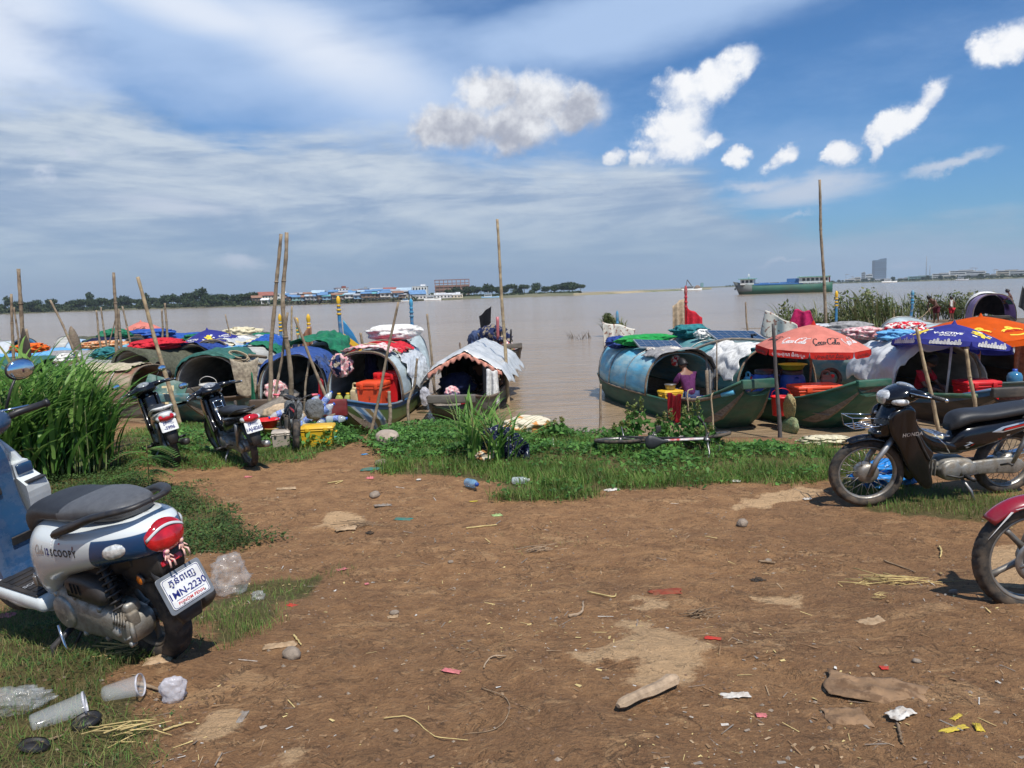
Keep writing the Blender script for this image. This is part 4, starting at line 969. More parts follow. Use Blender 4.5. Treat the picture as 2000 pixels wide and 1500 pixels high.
 # two little doll charms hanging under the lamp
 for k, (yy, zz, hair) in enumerate(((.028, .60, PINK), (-.045, .615, mat('lilac plastic', (.60, .28, .62), .45)))):
  mb = MB(); q = Vector((-.402, yy, zz-.035)); mb.ball(q+Vector((0, 0, .012)), (.016, .018, .030)); mb.ball(q+Vector((-.004, 0, .036)), (.022, .022, .022))
  for s_ in (1, -1): mb.tube([q+Vector((-.006, .006*s_, 0)), q+Vector((-.024, .010*s_, -.004)), q+Vector((-.026, .012*s_, -.030))], .0045, 6); mb.tube([q+Vector((0, .008*s_, .02)), q+Vector((-.010, .020*s_, .004))], .003, 6)
  d = mb.build('doll_charm', SKIN_D, t); mb = MB(); mb.ball(q+Vector((.002, 0, .040)), (.026, .028, .024)); mb.ball(q+Vector((.010, 0, .020)), (.012, .026, .045)); mb.build('charm_hair', hair, d)
 # wheels
 wheel(t, (0, 0, .235), .235, .108, .152, 'alloy', rim_mat=rimblk, treadn=25)
 wheel(t, (1.25, 0, .235), .235, .10, .152, 'alloy', rim_mat=rimblk, treadn=25)
 # engine and transmission case on the left
 mb = MB(); xz(mb, smooth_poly([(.50, .25), (.47, .34), (.38, .365), (.22, .33), (.06, .32), (-.06, .30), (-.085, .235), (-.04, .165), (.08, .165), (.25, .15), (.40, .15), (.48, .18)], 5), .02, .165, 0, .035)
 mb.lathe([(.001, .01), (.075, .01), (.082, 0), (.082, -.03)], 28, 0, Matrix.Translation((.40, .168, .255)) @ AXY, False)
 for x_, z_ in ((.46, .33), (.30, .345), (.12, .315), (-.05, .30), (-.06, .18), (.12, .17), (.30, .155), (.44, .17)): mb.lathe([(.013, -.02), (.013, .006), (.001, .008)], 10, 0, Matrix.Translation((x_, .155, z_)) @ AXY)
 eng = mb.build('transmission_case', alu, t)
 mb = MB(); xz(mb, smooth_poly([(.34, .345), (.33, .43), (.24, .465), (.08, .452), (.02, .40), (.06, .345), (.20, .338)], 5), .045, .175, 0, .03)
 for k in range(3): mb.box((.26-.03*k, .178, .41), (.006, .006, .05))
 mb.build('air_box', blackpl, t)
 mb = MB(); mb.box((-.02, .105, .335), (.10, .07, .055), r=.015); mb.box((-.055, .12, .29), (.06, .05, .07), r=.012); mb.tube([(.02, .11, .36), (-.04, .11, .33)], .022, 10); mb.tube([(-.06, .13, .30), (-.09, .15, .25), (-.085, .15, .20)], .011, 8); mb.lathe([(.001, 0), (.03, 0), (.03, .03), (.018, .05), (.001, .05)], 14, 0, Matrix.Translation((0, .13, .235)) @ AXY); mb.tube([(-.07, .15, .22), (-.04, .16, .20), (.0, .155, .235)], .008, 6)
 for k in range(5): mb.tube(bez([(.02-.02*k, .15, .33), (-.01-.02*k, .175, .30), (.02-.02*k, .165, .27)], 5), .004, 5)
 mb.build('rear_bracket', alu, t)
 mb = MB(); a, b2 = Vector((-.02, .135, .34)), Vector((.06, .12, .56)); ax = (b2-a).normalized(); u_ = ax.orthogonal().normalized(); w_ = ax.cross(u_)
 mb.tube([a+(b2-a)*(i/90)+(u_*math.cos(i*.56)+w_*math.sin(i*.56))*.028 for i in range(91)], .0058, 6); mb.tube([a, b2], .014, 10); mb.build('shock_absorber', blackpl, t)
 mb = MB(); body_loft([(.55, .22, .56, .11), (.35, .30, .62, .13), (.10, .40, .62, .12), (-.2, .50, .62, .09)], 3, 24, 12, mb); mb.build('inner_frame_cover', blackpl, t)
 mb = MB(); xz(mb, smooth_poly([(.34, .20), (.2, .26), (-.08, .26), (-.20, .30), (-.22, .24), (-.1, .17), (.2, .15)], 4), -.20, -.10, 0, .03); mb.build('muffler', blackpl, t)
 mb = MB(); mb.tube([(.46, .02, .18), (.46, .24, .10), (.45, .25, .005)], [.016, .015, .011], 8); mb.tube([(.40, .05, .2), (.43, .21, .02)], .008, 6); mb.box((.445, .265, .006), (.07, .04, .008)); mb.build('kickstand', blackpl, t)
 mb = MB(); mb.tube([(.43, .20, .20), (.40, .215, .115), (.36, .225, .03)], .007, 8, 0); mb.build('stand_spring', chrome, t)
 mb = MB(); mb.box((.545, .165, .40), (.05, .03, .07), r=.012); mb.box((.545, .182, .40), (.026, .012, .05), r=.005); mb.build('foot_peg', steel_d, t)
 # floor, leg shield, front
 mb = MB(); mb.box((.79, 0, .262), (.50, .40, .075), r=.03); body_loft([(.56, .20, .29, .17), (.75, .20, .29, .20), (1.0, .22, .30, .19)], 3, 24, 10, mb); mb.build('floor_panel', white, t)
 mb = MB(); mb.box((.78, .10, .305), (.38, .17, .014), r=.006); mb.box((.78, -.10, .305), (.38, .17, .014), r=.006)
 for k in range(6):
  for sy in (.10, -.10): mb.box((.64+k*.055, sy, .314), (.03, .13, .005))
 mt = mb.build('floor_mat', blackpl, t); ml = MB(); put2d(ml, text_pts('SCOOPY', .035, 0, .001), plane_fn((.72, .10, .3145), (0, -1, 0), (1, 0, 0), .003)); ml.build('mat_lettering', silverp, mt)
 mb = MB()
 def shield(u, v):
  z_ = lerp(.27, .99, v); hw = ps(z_, [(.27, .17), (.40, .22), (.60, .245), (.80, .20), (.92, .14), (.99, .08)]); x_ = ps(z_, [(.27, 1.06), (.5, 1.02), (.75, 1.08), (.99, 1.10)])+.10*(1-(2*u-1)**2); return Vector((x_, hw*(2*u-1), z_))
 mb.sheet(shield, 20, 24, 0, .03); mb.build('leg_shield', white, t)
 mb = MB(); secs = []
 for i in range(21):
  z_ = lerp(.27, 1.0, i/20); hw = ps(z_, [(.27, .145), (.36, .13), (.5, .105), (.7, .10), (.85, .115), (1.0, .09)]); x0_ = ps(z_, [(.27, .84), (.36, .90), (.5, .945), (.75, .985), (.9, 1.0), (1.0, 1.03)])
  secs.append([Vector((x0_, hw*.8, z_)), Vector((x0_+.03, hw, z_)), Vector((x0_+.12, hw*1.05, z_)), Vector((x0_+.12, -hw*1.05, z_)), Vector((x0_+.03, -hw, z_)), Vector((x0_, -hw*.8, z_))])
 mb.loft(secs, smooth=False); col_ = mb.build('inner_column', blue, t)
 mb = MB(); mb.box((.968, .02, .715), (.02, .055, .045), r=.008); mb.build('key_panel', blackpl, col_); mb = MB(); mb.box((.905, -.005, .46), (.01, .10, .045), rot=Matrix.Rotation(R_(-18), 3, 'Y')); mb.build('warning_sticker', blackpl, col_)
 for sy in (1, -1):
  mb = MB(); secs = []
  for i in range(13):
   z_ = lerp(.36, .80, i/12); o_ = ps(z_, [(.36, .01), (.5, .045), (.66, .085), (.70, .075), (.705, .02), (.80, .015)]); w0, w1 = .115, ps(z_, [(.36, .16), (.6, .235), (.8, .20)])
   secs.append([Vector((1.035-o_, sy*w0, z_)), Vector((1.05-o_, sy*w1, z_)), Vector((1.10, sy*w1, z_)), Vector((1.10, sy*w0, z_))])
  mb.loft(secs if sy < 0 else [list(reversed(q)) for q in secs], smooth=False); p_ = mb.build('glove_pocket', white, t)
  mb = MB(); mb.box((.985, sy*.175, .703), (.075, .095, .008)); mb.build('pocket_opening', blackpl, p_)
  mb = MB(); mb.box((1.022, sy*.165, .765), (.02, .08, .055), r=.008); mb.build('pocket_trim', blue, p_)
 mb = MB(); body_loft([(.98, .99, 1.05, .09), (1.02, .96, 1.09, .17), (1.09, .94, 1.11, .20), (1.17, .94, 1.09, .15), (1.22, .98, 1.05, .05)], 2.3, 30, 20, mb); hd = mb.build('handlebar_cover', blue, t)
 mb = MB(); mb.ball((1.22, 0, 1.01), (.10, .17, .15)); mb.build('headlight', clearlens, hd)
 mb = MB(); mb.ball((1.035, 0, 1.075), (.07, .15, .04)); mb.build('speedometer', whitep, hd)
 for sy in (1, -1):
  mb = MB(); mb.tube([(1.08, sy*.16, 1.03), (1.055, sy*.24, 1.045), (1.03, sy*.37, 1.05)], [.018, .019, .018], 12); mb.lathe([(.022, -.01), (.022, .006), (.012, .012)], 12, 0, Matrix.Translation((1.03, sy*.372, 1.05)) @ AXY); mb.build('grip', blackpl, hd)
  mb = MB(); mb.tube([(1.10, sy*.2, 1.06), (1.09, sy*.25, 1.16), (1.10, sy*.31, 1.23)], .007, 6); mb.ball((1.10, sy*.33, 1.25), (.035, .155, .115)); mi = mb.build('mirror', blackpl, t)
  mb = MB(); mb.ball((1.090, sy*.33, 1.25), (.030, .140, .102)); mb.build('mirror_glass', mirror_m, mi)
  mb = MB(); mb.tube([(1.12, sy*.14, 1.07), (1.06, sy*.30, 1.06)], .006, 6); mb.build('brake_lever', chrome, hd)
 mb = MB(); mudguard(mb, (1.25, 0, .235), .275, .075, R_(10), R_(165)); mb.build('front_fender', white, t)
 mb = MB()
 for sy in (1, -1): mb.tube([(1.25, sy*.075, .235), (1.13, sy*.065, .62)], .017, 10)
 mb.build('front_fork', blackpl, t)
 for ch in t.children:                                              # short tail: draw the seat and bodywork in over the wheel
  if ch.name.split('.')[0] in ('tail_body', 'seat', 'grab_rail', 'tail_lamp', 'turn_signal', 'rear_fender', 'number_plate', 'plate_frame', 'red_reflector', 'side_reflector', 'doll_charm', 'inner_frame_cover'): ch.scale.x = .90; ch.location.x = .064
  elif ch.name.split('.')[0] in ('leg_shield', 'inner_column', 'glove_pocket', 'handlebar_cover', 'mirror', 'front_fender', 'front_fork'): ch.location.x = .085
scooter()

def underbone(name, label, cont, heading, lean, paint, opt):
 """step-through motorbike; origin at the rear contact point, x forward"""
 t = thing(name, label, 'motorbike', cont, (R_(lean), 0, R_(heading)))
 t.scale = opt.get('scale', (1, 1, 1))
 R, w, rr = .282, .075, .222; FA = Vector((1.20, 0, R)); hs = Vector((.965, 0, .755)); axis = (hs-FA).normalized(); st = R_(opt.get('steer', 0))
 ST = Matrix.Translation(hs) @ Matrix.Rotation(st, 4, axis) @ Matrix.Translation(-hs); ws = opt.get('wheel', 'drum'); seatc = opt.get('seat', seatm); tail = opt.get('tail', paint)
 wheel(t, (0, 0, R), R, w*1.1, rr, ws, treadn=opt.get('tread', 22)); wheel(t, FA, R, w, rr, ws, ST, opt.get('tread', 22))
 mb = MB(); mb.X = ST
 for sy in (1, -1): mb.tube([FA+Vector((0, sy*.078, -.01)), FA+Vector((-.045, sy*.078, .12)), hs+Vector((.04, sy*.07, -.12))], [.021, .021, .026], 10)
 mb.tube([hs+Vector((.05, 0, -.15)), hs+Vector((0, 0, .12))], .026, 10); mb.build('front_fork', opt.get('fork', steel_d), t)
 mb = MB(); mudguard(mb, FA, R+.035, .062, R_(opt.get('fend', 52)), R_(150), ST, drop=.035); mb.X = ST; mb.box(FA+Vector((-.10, 0, R+.05)), (.16, .15, .07), r=.03); mb.X = None; ff = mb.build('front_fender', paint, t)
 if opt.get('flash'):
  ml = MB()
  fd = lambda x_, y_: ST @ (FA+Vector(((R+.026)*math.cos(y_/(R)+1.2)*1.0, .058, (R+.026)*math.sin(y_/R+1.2))) + Vector((0, .008, 0)) + Vector((math.cos(y_/R+1.2), 0, math.sin(y_/R+1.2)))*(x_-.02))
  put2d(ml, ([(-.005, -.22), (.012, -.05), (.004, -.04), (.022, .12), (.006, -.02), (.012, -.03)], [(0, 1, 2), (3, 4, 5)]), fd, 0); ml.build('fender_decal', whitep, ff)
 # front cowl between fork and handlebar, leg shields, spine
 mb = MB(); secs = []
 for i in range(15):
  z_ = lerp(.60, .90, i/14); hw = ps(z_, [(.60, .075), (.70, .11), (.82, .105), (.90, .07)]); xc = ps(z_, [(.60, 1.10), (.75, 1.075), (.90, 1.0)])
  secs.append([Vector((xc+.055*math.cos(a), hw*math.copysign(abs(math.sin(a))**.8, math.sin(a)), z_)) for a in (2*math.pi*k/20 for k in range(20))])
 mb.loft(secs); nose = mb.build('front_cowl', paint, t)
 for sy in (1, -1):
  mb = MB(); mb.box((1.09, sy*.088, .765), (.06, .03, .032), rot=Matrix.Rotation(R_(20*sy), 3, 'Z') @ Matrix.Rotation(R_(-12), 3, 'Y'), r=.01); o = mb.build('front_turn_signal', silverp, nose)
  mb = MB(); mb.box((1.09, sy*.099, .765), (.04, .018, .016), rot=Matrix.Rotation(R_(20*sy), 3, 'Z') @ Matrix.Rotation(R_(-12), 3, 'Y'), r=.005)
  mb.build('signal_lens', redlens, nose)
  mb = MB(); S_ = smooth_poly([(1.02, .86), (1.115, .80), (1.115, .66), (1.02, .50), (.93, .32), (.80, .165), (.745, .145), (.72, .20), (.765, .35), (.74, .45), (.82, .55), (.90, .70), (.93, .83)], 5)
  y0, y1 = (.085, .135) if sy > 0 else (-.135, -.085); xz(mb, S_, y0, y1, 0, .018); o = mb.build('leg_shield', paint, t)
  if opt.get('brand') and sy > 0:
   ml = MB(); put2d(ml, text_pts(opt['brand'], .042, .12, .001, 'LEFT', 1.1), plane_fn((.955, .137, .615), (-1, 0, .06), (.06, 0, 1), .003), 0, -.07, 0); ml.build('shield_lettering', silverp, o)
  mb = MB(); mb.tube(bez([(.90, sy*.137, .62), (.84, sy*.138, .50), (.78, sy*.137, .40)], 5), .010, 8); mb.build('shield_trim', blackpl, o)
 mb = MB(); xz(mb, smooth_poly([(.99, .80), (.94, .63), (.82, .50), (.66, .42), (.46, .40), (.44, .47), (.58, .52), (.74, .58), (.86, .70), (.91, .84)], 5), -.075, .075, 0, .03); mb.build('spine_cover', paint, t)
 # rear body
 mb = body_loft([(.56, .40, .50, .05), (.48, .40, .62, .095), (.36, .42, .66, .12), (.20, .47, .68, .125), (.02, .53, .70, .115), (-.14, .585, .72, .10), (-.30, .635, .735, .075), (-.42, .67, .73, .035)], 2.6, 36, 40); sb = mb.build('side_cover', paint, t); bv = bvh_of(mb)
 if opt.get('trim'):
  ml = MB()
  for (ox, oz, s_) in ((.08, .622, 1.0), (.33, .505, 1.15)):
   fn = drape_fn(bv, (ox, 1.0, oz), (-1, 0, .16), (0, 0, 1), (0, -1, 0), .003)
   put2d(ml, ([(-.19, .002), (-.10, .026), (.20, .022), (.20, .012), (-.08, .012), (-.11, .0), (-.09, -.012), (.2, -.012), (.2, -.02), (-.10, -.02)], [(0, 5, 4, 1), (1, 4, 3, 2), (0, 9, 6, 5), (6, 9, 8, 7)]), fn, 0, 0, 0, s_)
   put2d(ml, ([(-.07, .007), (.14, .007), (.14, -.008), (-.085, -.008)], [(0, 3, 2, 1)]), fn, 1, 0, 0, s_)
  ml.build('side_decal', [silverp, redlens], sb)
 if tail is not paint:
  mb = body_loft([(.10, .60, .715, .128), (-.05, .61, .735, .125), (-.20, .645, .75, .112), (-.36, .675, .76, .085), (-.45, .69, .745, .04)], 2.6, 32, 24); mb.build('tail_cover', tail, t)
 mb = body_loft([(.56, .60, .66, .05), (.52, .61, .735, .09), (.42, .655, .765, .108), (.26, .675, .765, .118), (.08, .695, .785, .12), (-.10, .715, .80, .112), (-.24, .735, .80, .09), (-.31, .75, .785, .045)], 2.7, 36, 40); mb.build('seat', seatc, t)
 mb = MB()
 for sy in (1, -1): mb.tube(bez([(.02, sy*.13, .70), (-.10, sy*.135, .745), (-.28, sy*.115, .80), (-.38, sy*.07, .815), (-.40, 0, .815)], 6), opt.get('railr', .011), 8)
 mb.build('grab_rail', opt.get('rail', blackpl), t)
 mb = MB(); mb.ball((-.40, 0, .69), (.11, .20, .09), rot=Matrix.Rotation(R_(-15), 3, 'Y'), e=.7); mb.build('tail_lamp', redlens, t)
 for sy in (1, -1):
  mb = MB(); mb.ball((-.375, sy*.095, .685), (.10, .06, .065)); mb.build('rear_turn_signal', clearlens, t)
 mb = MB(); mudguard(mb, (0, 0, R), R+.05, .07, R_(70), R_(168), drop=.03)
 mb.loft([[Vector((xa, yy, za)) for yy in (hw, -hw)]+[Vector((xa+.012, yy, za-.01)) for yy in (-hw, hw)] for xa, za, hw in ((-.34, .64, .07), (-.40, .54, .07), (-.43, .44, .06), (-.445, .36, .045))]); mb.build('rear_fender', blackpl, t)
 pt, pn = opt.get('plate', ('', 0))
 if pt: plate_on(t, (-.43, 0, .585), (0, -1, 0), (.30, 0, .95), .20, .14, [(pt, .060, -.045, 0, .0012, .9), ('ភ្នំពេញ', .040, .022, 0, .0008, 1.0)], False, False)
 # engine, chain case, swing arm, pipe
 mb = MB(); mb.X = Matrix.Translation((.05, 0, -.045))
 xz(mb, smooth_poly([(.60, .33), (.56, .40), (.46, .415), (.34, .40), (.29, .33), (.33, .25), (.46, .225), (.56, .25)], 5), -.11, .11, 0, .03)
 mb.tube([(.58, 0, .335), (.76, 0, .36)], [.062, .055], 12)
 for k in range(5): mb.box((.62+k*.03, 0, .342+k*.004), (.008, .15, .14), r=.003)
 mb.lathe([(.001, .022), (.070, .022), (.080, .012), (.082, -.01)], 28, 0, Matrix.Translation((.52, .115, .325)) @ AXY, False); mb.lathe([(.001, .022), (.058, .022), (.066, .012), (.068, -.01)], 28, 0, Matrix.Translation((.385, .115, .325)) @ AXY, False)
 mb.X = None; mb.build('engine', alu, t)
 mb = MB(); xz(mb, smooth_poly([(.40, .335), (.15, .345), (-.02, .335), (-.085, .27), (-.02, .205), (.12, .215), (.40, .235)], 5), .062, .10, 0, .012); mb.build('chain_case', alu, t)
 mb = MB()
 for sy in (1, -1): mb.tube([(.30, sy*.07, .30), (0, sy*.075, R)], .018, 8); mb.tube([(.03, sy*.10, R+.02), (-.10, sy*.10, .60)], [.016, .026], 10)
 mb.build('swing_arm', steel_d, t)
 mb = MB(); mb.tube(bez([(.74, -.04, .31), (.70, -.09, .22), (.50, -.12, .19), (.20, -.13, .22), (-.02, -.135, .25)], 6), .017, 8); mb.tube([(.10, -.135, .235), (.02, -.14, .25), (-.34, -.145, .31), (-.36, -.145, .312)], [.022, .042, .045, .03], 14); mb.build('exhaust_pipe', opt.get('pipe', blackpl), t)
 mb = MB(); mb.tube([(.47, -.24, .235), (.47, .24, .235)], .011, 8)
 for sy in (1, -1): mb.tube([(.47, sy*.15, .238), (.47, sy*.25, .238)], .018, 8)
 mb.tube([(.15, .12, .30), (.14, .18, .33), (.13, .22, .33)], .009, 6); mb.tube([(.62, .14, .255), (.52, .15, .23), (.36, .15, .255)], .008, 8); mb.build('foot_rest', blackpl, t)
 mb = MB(); mb.tube([(.47, .06, .24), (.42, .17, .11), (.40, .20, .0)], [.013, .012, .010], 8); mb.box((.40, .21, .0), (.06, .03, .008)); mb.build('kickstand', steel_d, t)
 # handlebar set
 mb = MB(); mb.X = ST; body_loft([(.85, .91, .96, .05), (.89, .88, .99, .13), (.97, .85, 1.015, .165), (1.05, .835, .985, .15), (1.11, .845, .94, .09)], 2.3, 32, 20, mb)
 for sy in (1, -1): mb.tube([hs+Vector((0, sy*.06, .19)), hs+Vector((-.04, sy*.20, .20)), hs+Vector((-.10, sy*.28, .19))], [.05, .034, .018], 12)
 mb.X = None; hb = mb.build('handlebar_cowl', opt.get('cowl', paint), t)
 mb = MB(); mb.X = ST; mb.ball((1.075, 0, .905), (.12, .22, .13), rot=Matrix.Rotation(R_(15), 3, 'Y'), e=.75); mb.X = None; mb.build('headlight', clearlens, hb)
 for sy in (1, -1):
  mb = MB(); mb.X = ST; mb.ball((1.025, sy*.13, .885), (.13, .09, .06), rot=Matrix.Rotation(R_(-35*sy), 3, 'Z'), e=.7); mb.X = None; mb.build('indicator', clearlens, hb)
  mb = MB(); mb.X = ST; mb.tube([hs+Vector((-.09, sy*.26, .19)), hs+Vector((-.15, sy*.385, .175))], .017, 10)
  for k in range(6): q = hs+Vector((-.10-.008*k, sy*(.29+.015*k), .188-.002*k)); mb.ball(q, (.037, .012, .037))
  mb.X = None; gr = mb.build('grip', blackpl, hb)
  mb = MB(); mb.X = ST; q = hs+Vector((-.152, sy*.388, .174)); mb.ball(q, (.03, .03, .03)); mb.X = None; mb.build('bar_end', chrome, hb)
  mb = MB(); mb.X = ST; mb.tube([hs+Vector((.02, sy*.20, .21)), hs+Vector((-.06, sy*.36, .195))], .006, 6); mb.X = None; mb.build('brake_lever', chrome, hb)
  if sy in opt.get('mirrors', ()):
   mb = MB(); mb.X = ST; q = hs+Vector((-.02, sy*.33, .36)); mb.tube([hs+Vector((-.01, sy*.19, .20)), hs+Vector((.0, sy*.24, .30)), q], .006, 6); mb.ball(q, (.03, .12, .085), e=.8); mb.X = None; o = mb.build('mirror', blackpl, t)
   mb = MB(); mb.X = ST; mb.ball(q+Vector((-.008, 0, 0)), (.028, .108, .074), e=.8); mb.X = None; mb.build('mirror_glass', mirror_m, o)
 mb = MB(); mb.X = ST; mb.ball((.935, 0, .997), (.13, .17, .055), rot=Matrix.Rotation(R_(-20), 3, 'Y')); mb.X = None; mb.build('speedometer', mat('dial glass', (.25, .26, .27), .08, .1, .4, 30, coat=1), hb)
 if opt.get('rack'):
  mb = MB(); mb.X = ST; z0 = .70; x0_, x1_, hw = 1.06, 1.34, .10; q = .0045
  for sy in (-1, -.33, .33, 1): mb.tube([(x0_, sy*hw, z0), (x1_, sy*hw*1.1, z0-.03)], q, 6)
  for k in range(5): xx = lerp(x0_, x1_, k/4); mb.tube([(xx, -hw*1.05, z0-.03*k/4), (xx, hw*1.05, z0-.03*k/4)], q, 6)
  mb.tube(bez([(x0_, -hw, z0), (x0_-.02, -hw, z0+.10), (x0_-.02, 0, z0+.12), (x0_-.02, hw, z0+.10), (x0_, hw, z0)], 6), q, 6)
  for sy in (-1, 1): mb.tube([(x1_, sy*hw*1.1, z0-.03), (x1_+.02, sy*hw*1.1, z0+.06), (x0_, sy*hw, z0+.045)], q, 6)
  mb.tube([(x1_+.02, -hw*1.1, z0+.06), (x1_+.02, hw*1.1, z0+.06)], q, 6)
  mb.X = None; mb.build('front_rack', chrome, t)
  mb = MB()
  for sy in (-1, -.5, 0, .5, 1): mb.tube(bez([(.905, sy*.06, .80), (.90, sy*.10, .74), (.85, sy*.10, .66), (.72, sy*.10, .60), (.60, sy*.10, .575)], 5), .0045, 6)
  for p in ((.893, .72), (.84, .655), (.74, .608), (.66, .588), (.60, .575)): mb.tube([(p[0], -.10, p[1]), (p[0], .10, p[1])], .0045, 6)
  mb.tube([(.74, .10, .61), (.66, .135, .52), (.60, .12, .44)], .0045, 6); mb.build('inner_rack', chrome, t)
 if opt.get('hook'):
  mb = MB()
  for sy in (-1, 1): mb.tube(bez([(.88, sy*.05, .76), (.82, sy*.055, .80), (.74, sy*.05, .66), (.66, sy*.05, .55)], 5), .006, 6)
  for k in range(5): q_ = bez([(.88, 0, .76), (.82, 0, .80), (.74, 0, .66), (.66, 0, .55)], 5)[2+3*k]; mb.tube([(q_.x, -.05, q_.z), (q_.x, .05, q_.z)], .005, 6)
  mb.build('inner_rack', chrome, t)
 return t
def by_front(px, py, heading, sc=1.0):
 p = G(px, py); a = R_(heading); q = Vector((p.x-1.20*sc*math.cos(a), p.y-1.20*sc*math.sin(a), 0)); q.z = gz(q.x, q.y)-.006; return q
silv = mat('silver paint', (.52, .53, .54), .25, .3, .05, 6, coat=.4, dirt=(.2, .16, .12), damt=.2, dscale=9); wht = mat('white bike paint', (.68, .68, .66), .25, 0, .04, 6, coat=.4, dirt=(.2, .16, .12), damt=.2, dscale=9)
redp = mat('dark red paint', (.26, .008, .02), .15, 0, .1, 6, coat=.8, dirt=(.15, .11, .08), damt=.15, dscale=9)
underbone('step_through_motorbike', 'black step-through motorbike with wire front rack parked at the right grass edge', by_front(1686, 988, 190, 1.24), 190, -6, blackgl, dict(scale=(1.24, 1.12, 1.12), steer=-12, fend=60, wheel='drum', brand='HONDA', trim=True, rack=True, pipe=chrome, tail=blackgl, mirrors=(), cowl=blackgl))
underbone('step_through_motorbike', 'dark red motorbike with grey five-spoke wheels, mostly cut off by the right edge', by_front(2000, 1172, 186, 1.12), 186, -6, redp, dict(scale=(1.12, 1.12, 1.12), fend=40, steer=-8, wheel='alloy', tread=30, flash=True, mirrors=(1,)))
q = G(347, 905); underbone('step_through_motorbike', 'black motorbike with white tail cover and plate ending 5996 beside the tall grass', (q.x, q.y, q.z), 122, -12, blackgl, dict(steer=14, wheel='alloy', tail=wht, rail=wht, railr=.018, plate=('-5996', 0), mirrors=(1, -1), tread=22))
q = G(492, 911); underbone('step_through_motorbike', 'black step-through motorbike with dark seat and dented plate, parked beside the small bicycle', (q.x, q.y, q.z), 128, -9, blackgl, dict(steer=10, wheel='drum', plate=('1AJ-8265', 0), mirrors=(1,), hook=True, pipe=steel_d))

# ------------------------------------------------------------------ bicycles
def bicycle(label, M_, R, frame_m, tyre_m, hh=.28, tr=.0225, steer=0):
 t = thing('bicycle', label, 'bicycle'); t.matrix_world = M_
 wb = R*3.4; FA = Vector((wb, 0, R)); hd = Vector((wb-.16, 0, R*2+hh)); X = Matrix.Translation(hd) @ Matrix.Rotation(R_(steer), 4, (hd-FA).normalized()) @ Matrix.Translation(-hd)
 for c, XX in ((Vector((0, 0, R)), Matrix()), (FA, X)):
  X0 = XX @ Matrix.Translation(c) @ AXY; mb = MB(); rr = R-2*tr+.01
  mb.ring([(rr, .012), (rr-.012, .012), (rr-.012, -.012), (rr, -.012)], 36, 0, X0); mb.lathe([(.001, -.03), (.022, -.03), (.022, .03), (.001, .03)], 12, 0, X0)
  for k in range(16):
   a = k*math.pi/8; mb.tube([X0 @ Vector((.02*math.cos(a+.5), .02*math.sin(a+.5), .02*(-1)**k)), X0 @ Vector((rr*math.cos(a), rr*math.sin(a), 0))], .0018, 4)
  w_ = mb.build('wheel', steel_d, t); mb = MB()
  mb.ring([(rr+tr+tr*math.cos(a), tr*1.07*math.sin(a)) for a in (2*math.pi*k/10 for k in range(10))], 60, 0, X0, True, lambda i, a: .004*(1 if int(a*19) % 2 else -1) if i in (9, 0, 1) else 0); mb.build('tyre', tyre_m, w_)
 bb = Vector((R*1.35, 0, R*.95)); st = Vector((R*1.0, 0, R*2+.16)); mb = MB()
 mb.tube([bb, st], .016, 8); mb.tube([bb, hd-Vector((0, 0, .10))], .02, 8); mb.tube([st-Vector((0, 0, .05)), hd-Vector((0, 0, .05))], .016, 8, 1); mb.tube([hd-Vector((-.04, 0, .14)), hd], .022, 8)
 for sy in (1, -1): mb.tube([(0, sy*.045, R), bb+Vector((0, sy*.02, 0))], .010, 6); mb.tube([(0, sy*.045, R), st-Vector((0, -sy*.02, .06))], .009, 6)
 fr = mb.build('frame', frame_m, t)
 mb = MB(); mb.X = X
 for sy in (1, -1): mb.tube([FA+Vector((0, sy*.05, 0)), FA+Vector((-.05, sy*.05, R*1.05)), hd-Vector((-.05, 0, .15))], .012, 8)
 mb.tube([hd-Vector((-.05, 0, .16)), hd+Vector((-.02, 0, .12))], .016, 8); mb.build('fork', frame_m[0], t)
 mb = MB(); mb.X = X; h = hd+Vector((-.02, 0, .14))
 mb.tube(bez([h+Vector((-.08, .29, .06)), h+Vector((-.02, .18, .055)), h+Vector((0, .07, 0)), h, h+Vector((0, -.07, 0)), h+Vector((-.02, -.18, .055)), h+Vector((-.08, -.29, .06))], 6), .011, 8); mb.ball(h, (.06, .05, .05)); hb = mb.build('handlebar', frame_m[2], t)
 for sy in (1, -1):
  mb = MB(); mb.X = X; mb.tube([h+Vector((-.045, sy*.22, .058)), h+Vector((-.088, sy*.305, .06))], .017, 8); mb.build('grip', frame_m[3], hb)
  mb = MB(); mb.X = X; mb.tube(bez([h+Vector((.02, sy*.2, .04)), h+Vector((.12, sy*.12, .06)), h+Vector((.10, sy*.03, -.06)), h+Vector((.04, 0, -.2))], 5), .004, 5); mb.build('brake_cable', blackpl, hb)
 mb = MB(); body_loft([(st.x-.14, st.z+.06, st.z+.11, .05), (st.x-.10, st.z+.05, st.z+.13, .088), (st.x-.02, st.z+.055, st.z+.125, .075), (st.x+.06, st.z+.07, st.z+.12, .035), (st.x+.14, st.z+.08, st.z+.112, .018)], 2.3, 24, 20, mb); mb.build('saddle', seatm, t)
 mb = MB(); mb.tube([bb+Vector((0, -.09, 0)), bb+Vector((0, .09, 0))], .011, 8); mb.ring([(.06, .004), (.05, .004), (.05, -.004), (.06, -.004)], 24, 0, Matrix.Translation(bb+Vector((0, -.05, 0))) @ AXY)
 for sy in (1, -1): q = bb+Vector((sy*.08, sy*.075, -sy*.05)); mb.tube([bb+Vector((0, sy*.07, 0)), q], .009, 6); mb.box(q+Vector((0, sy*.045, 0)), (.07, .08, .02), r=.006)
 mb.build('crank', blackpl, t)
 mb = MB(); mb.tube([(.05, .05, R*.9), (.09, .15, .01)], .008, 6); mb.build('kickstand', steel_d, t)
 return t
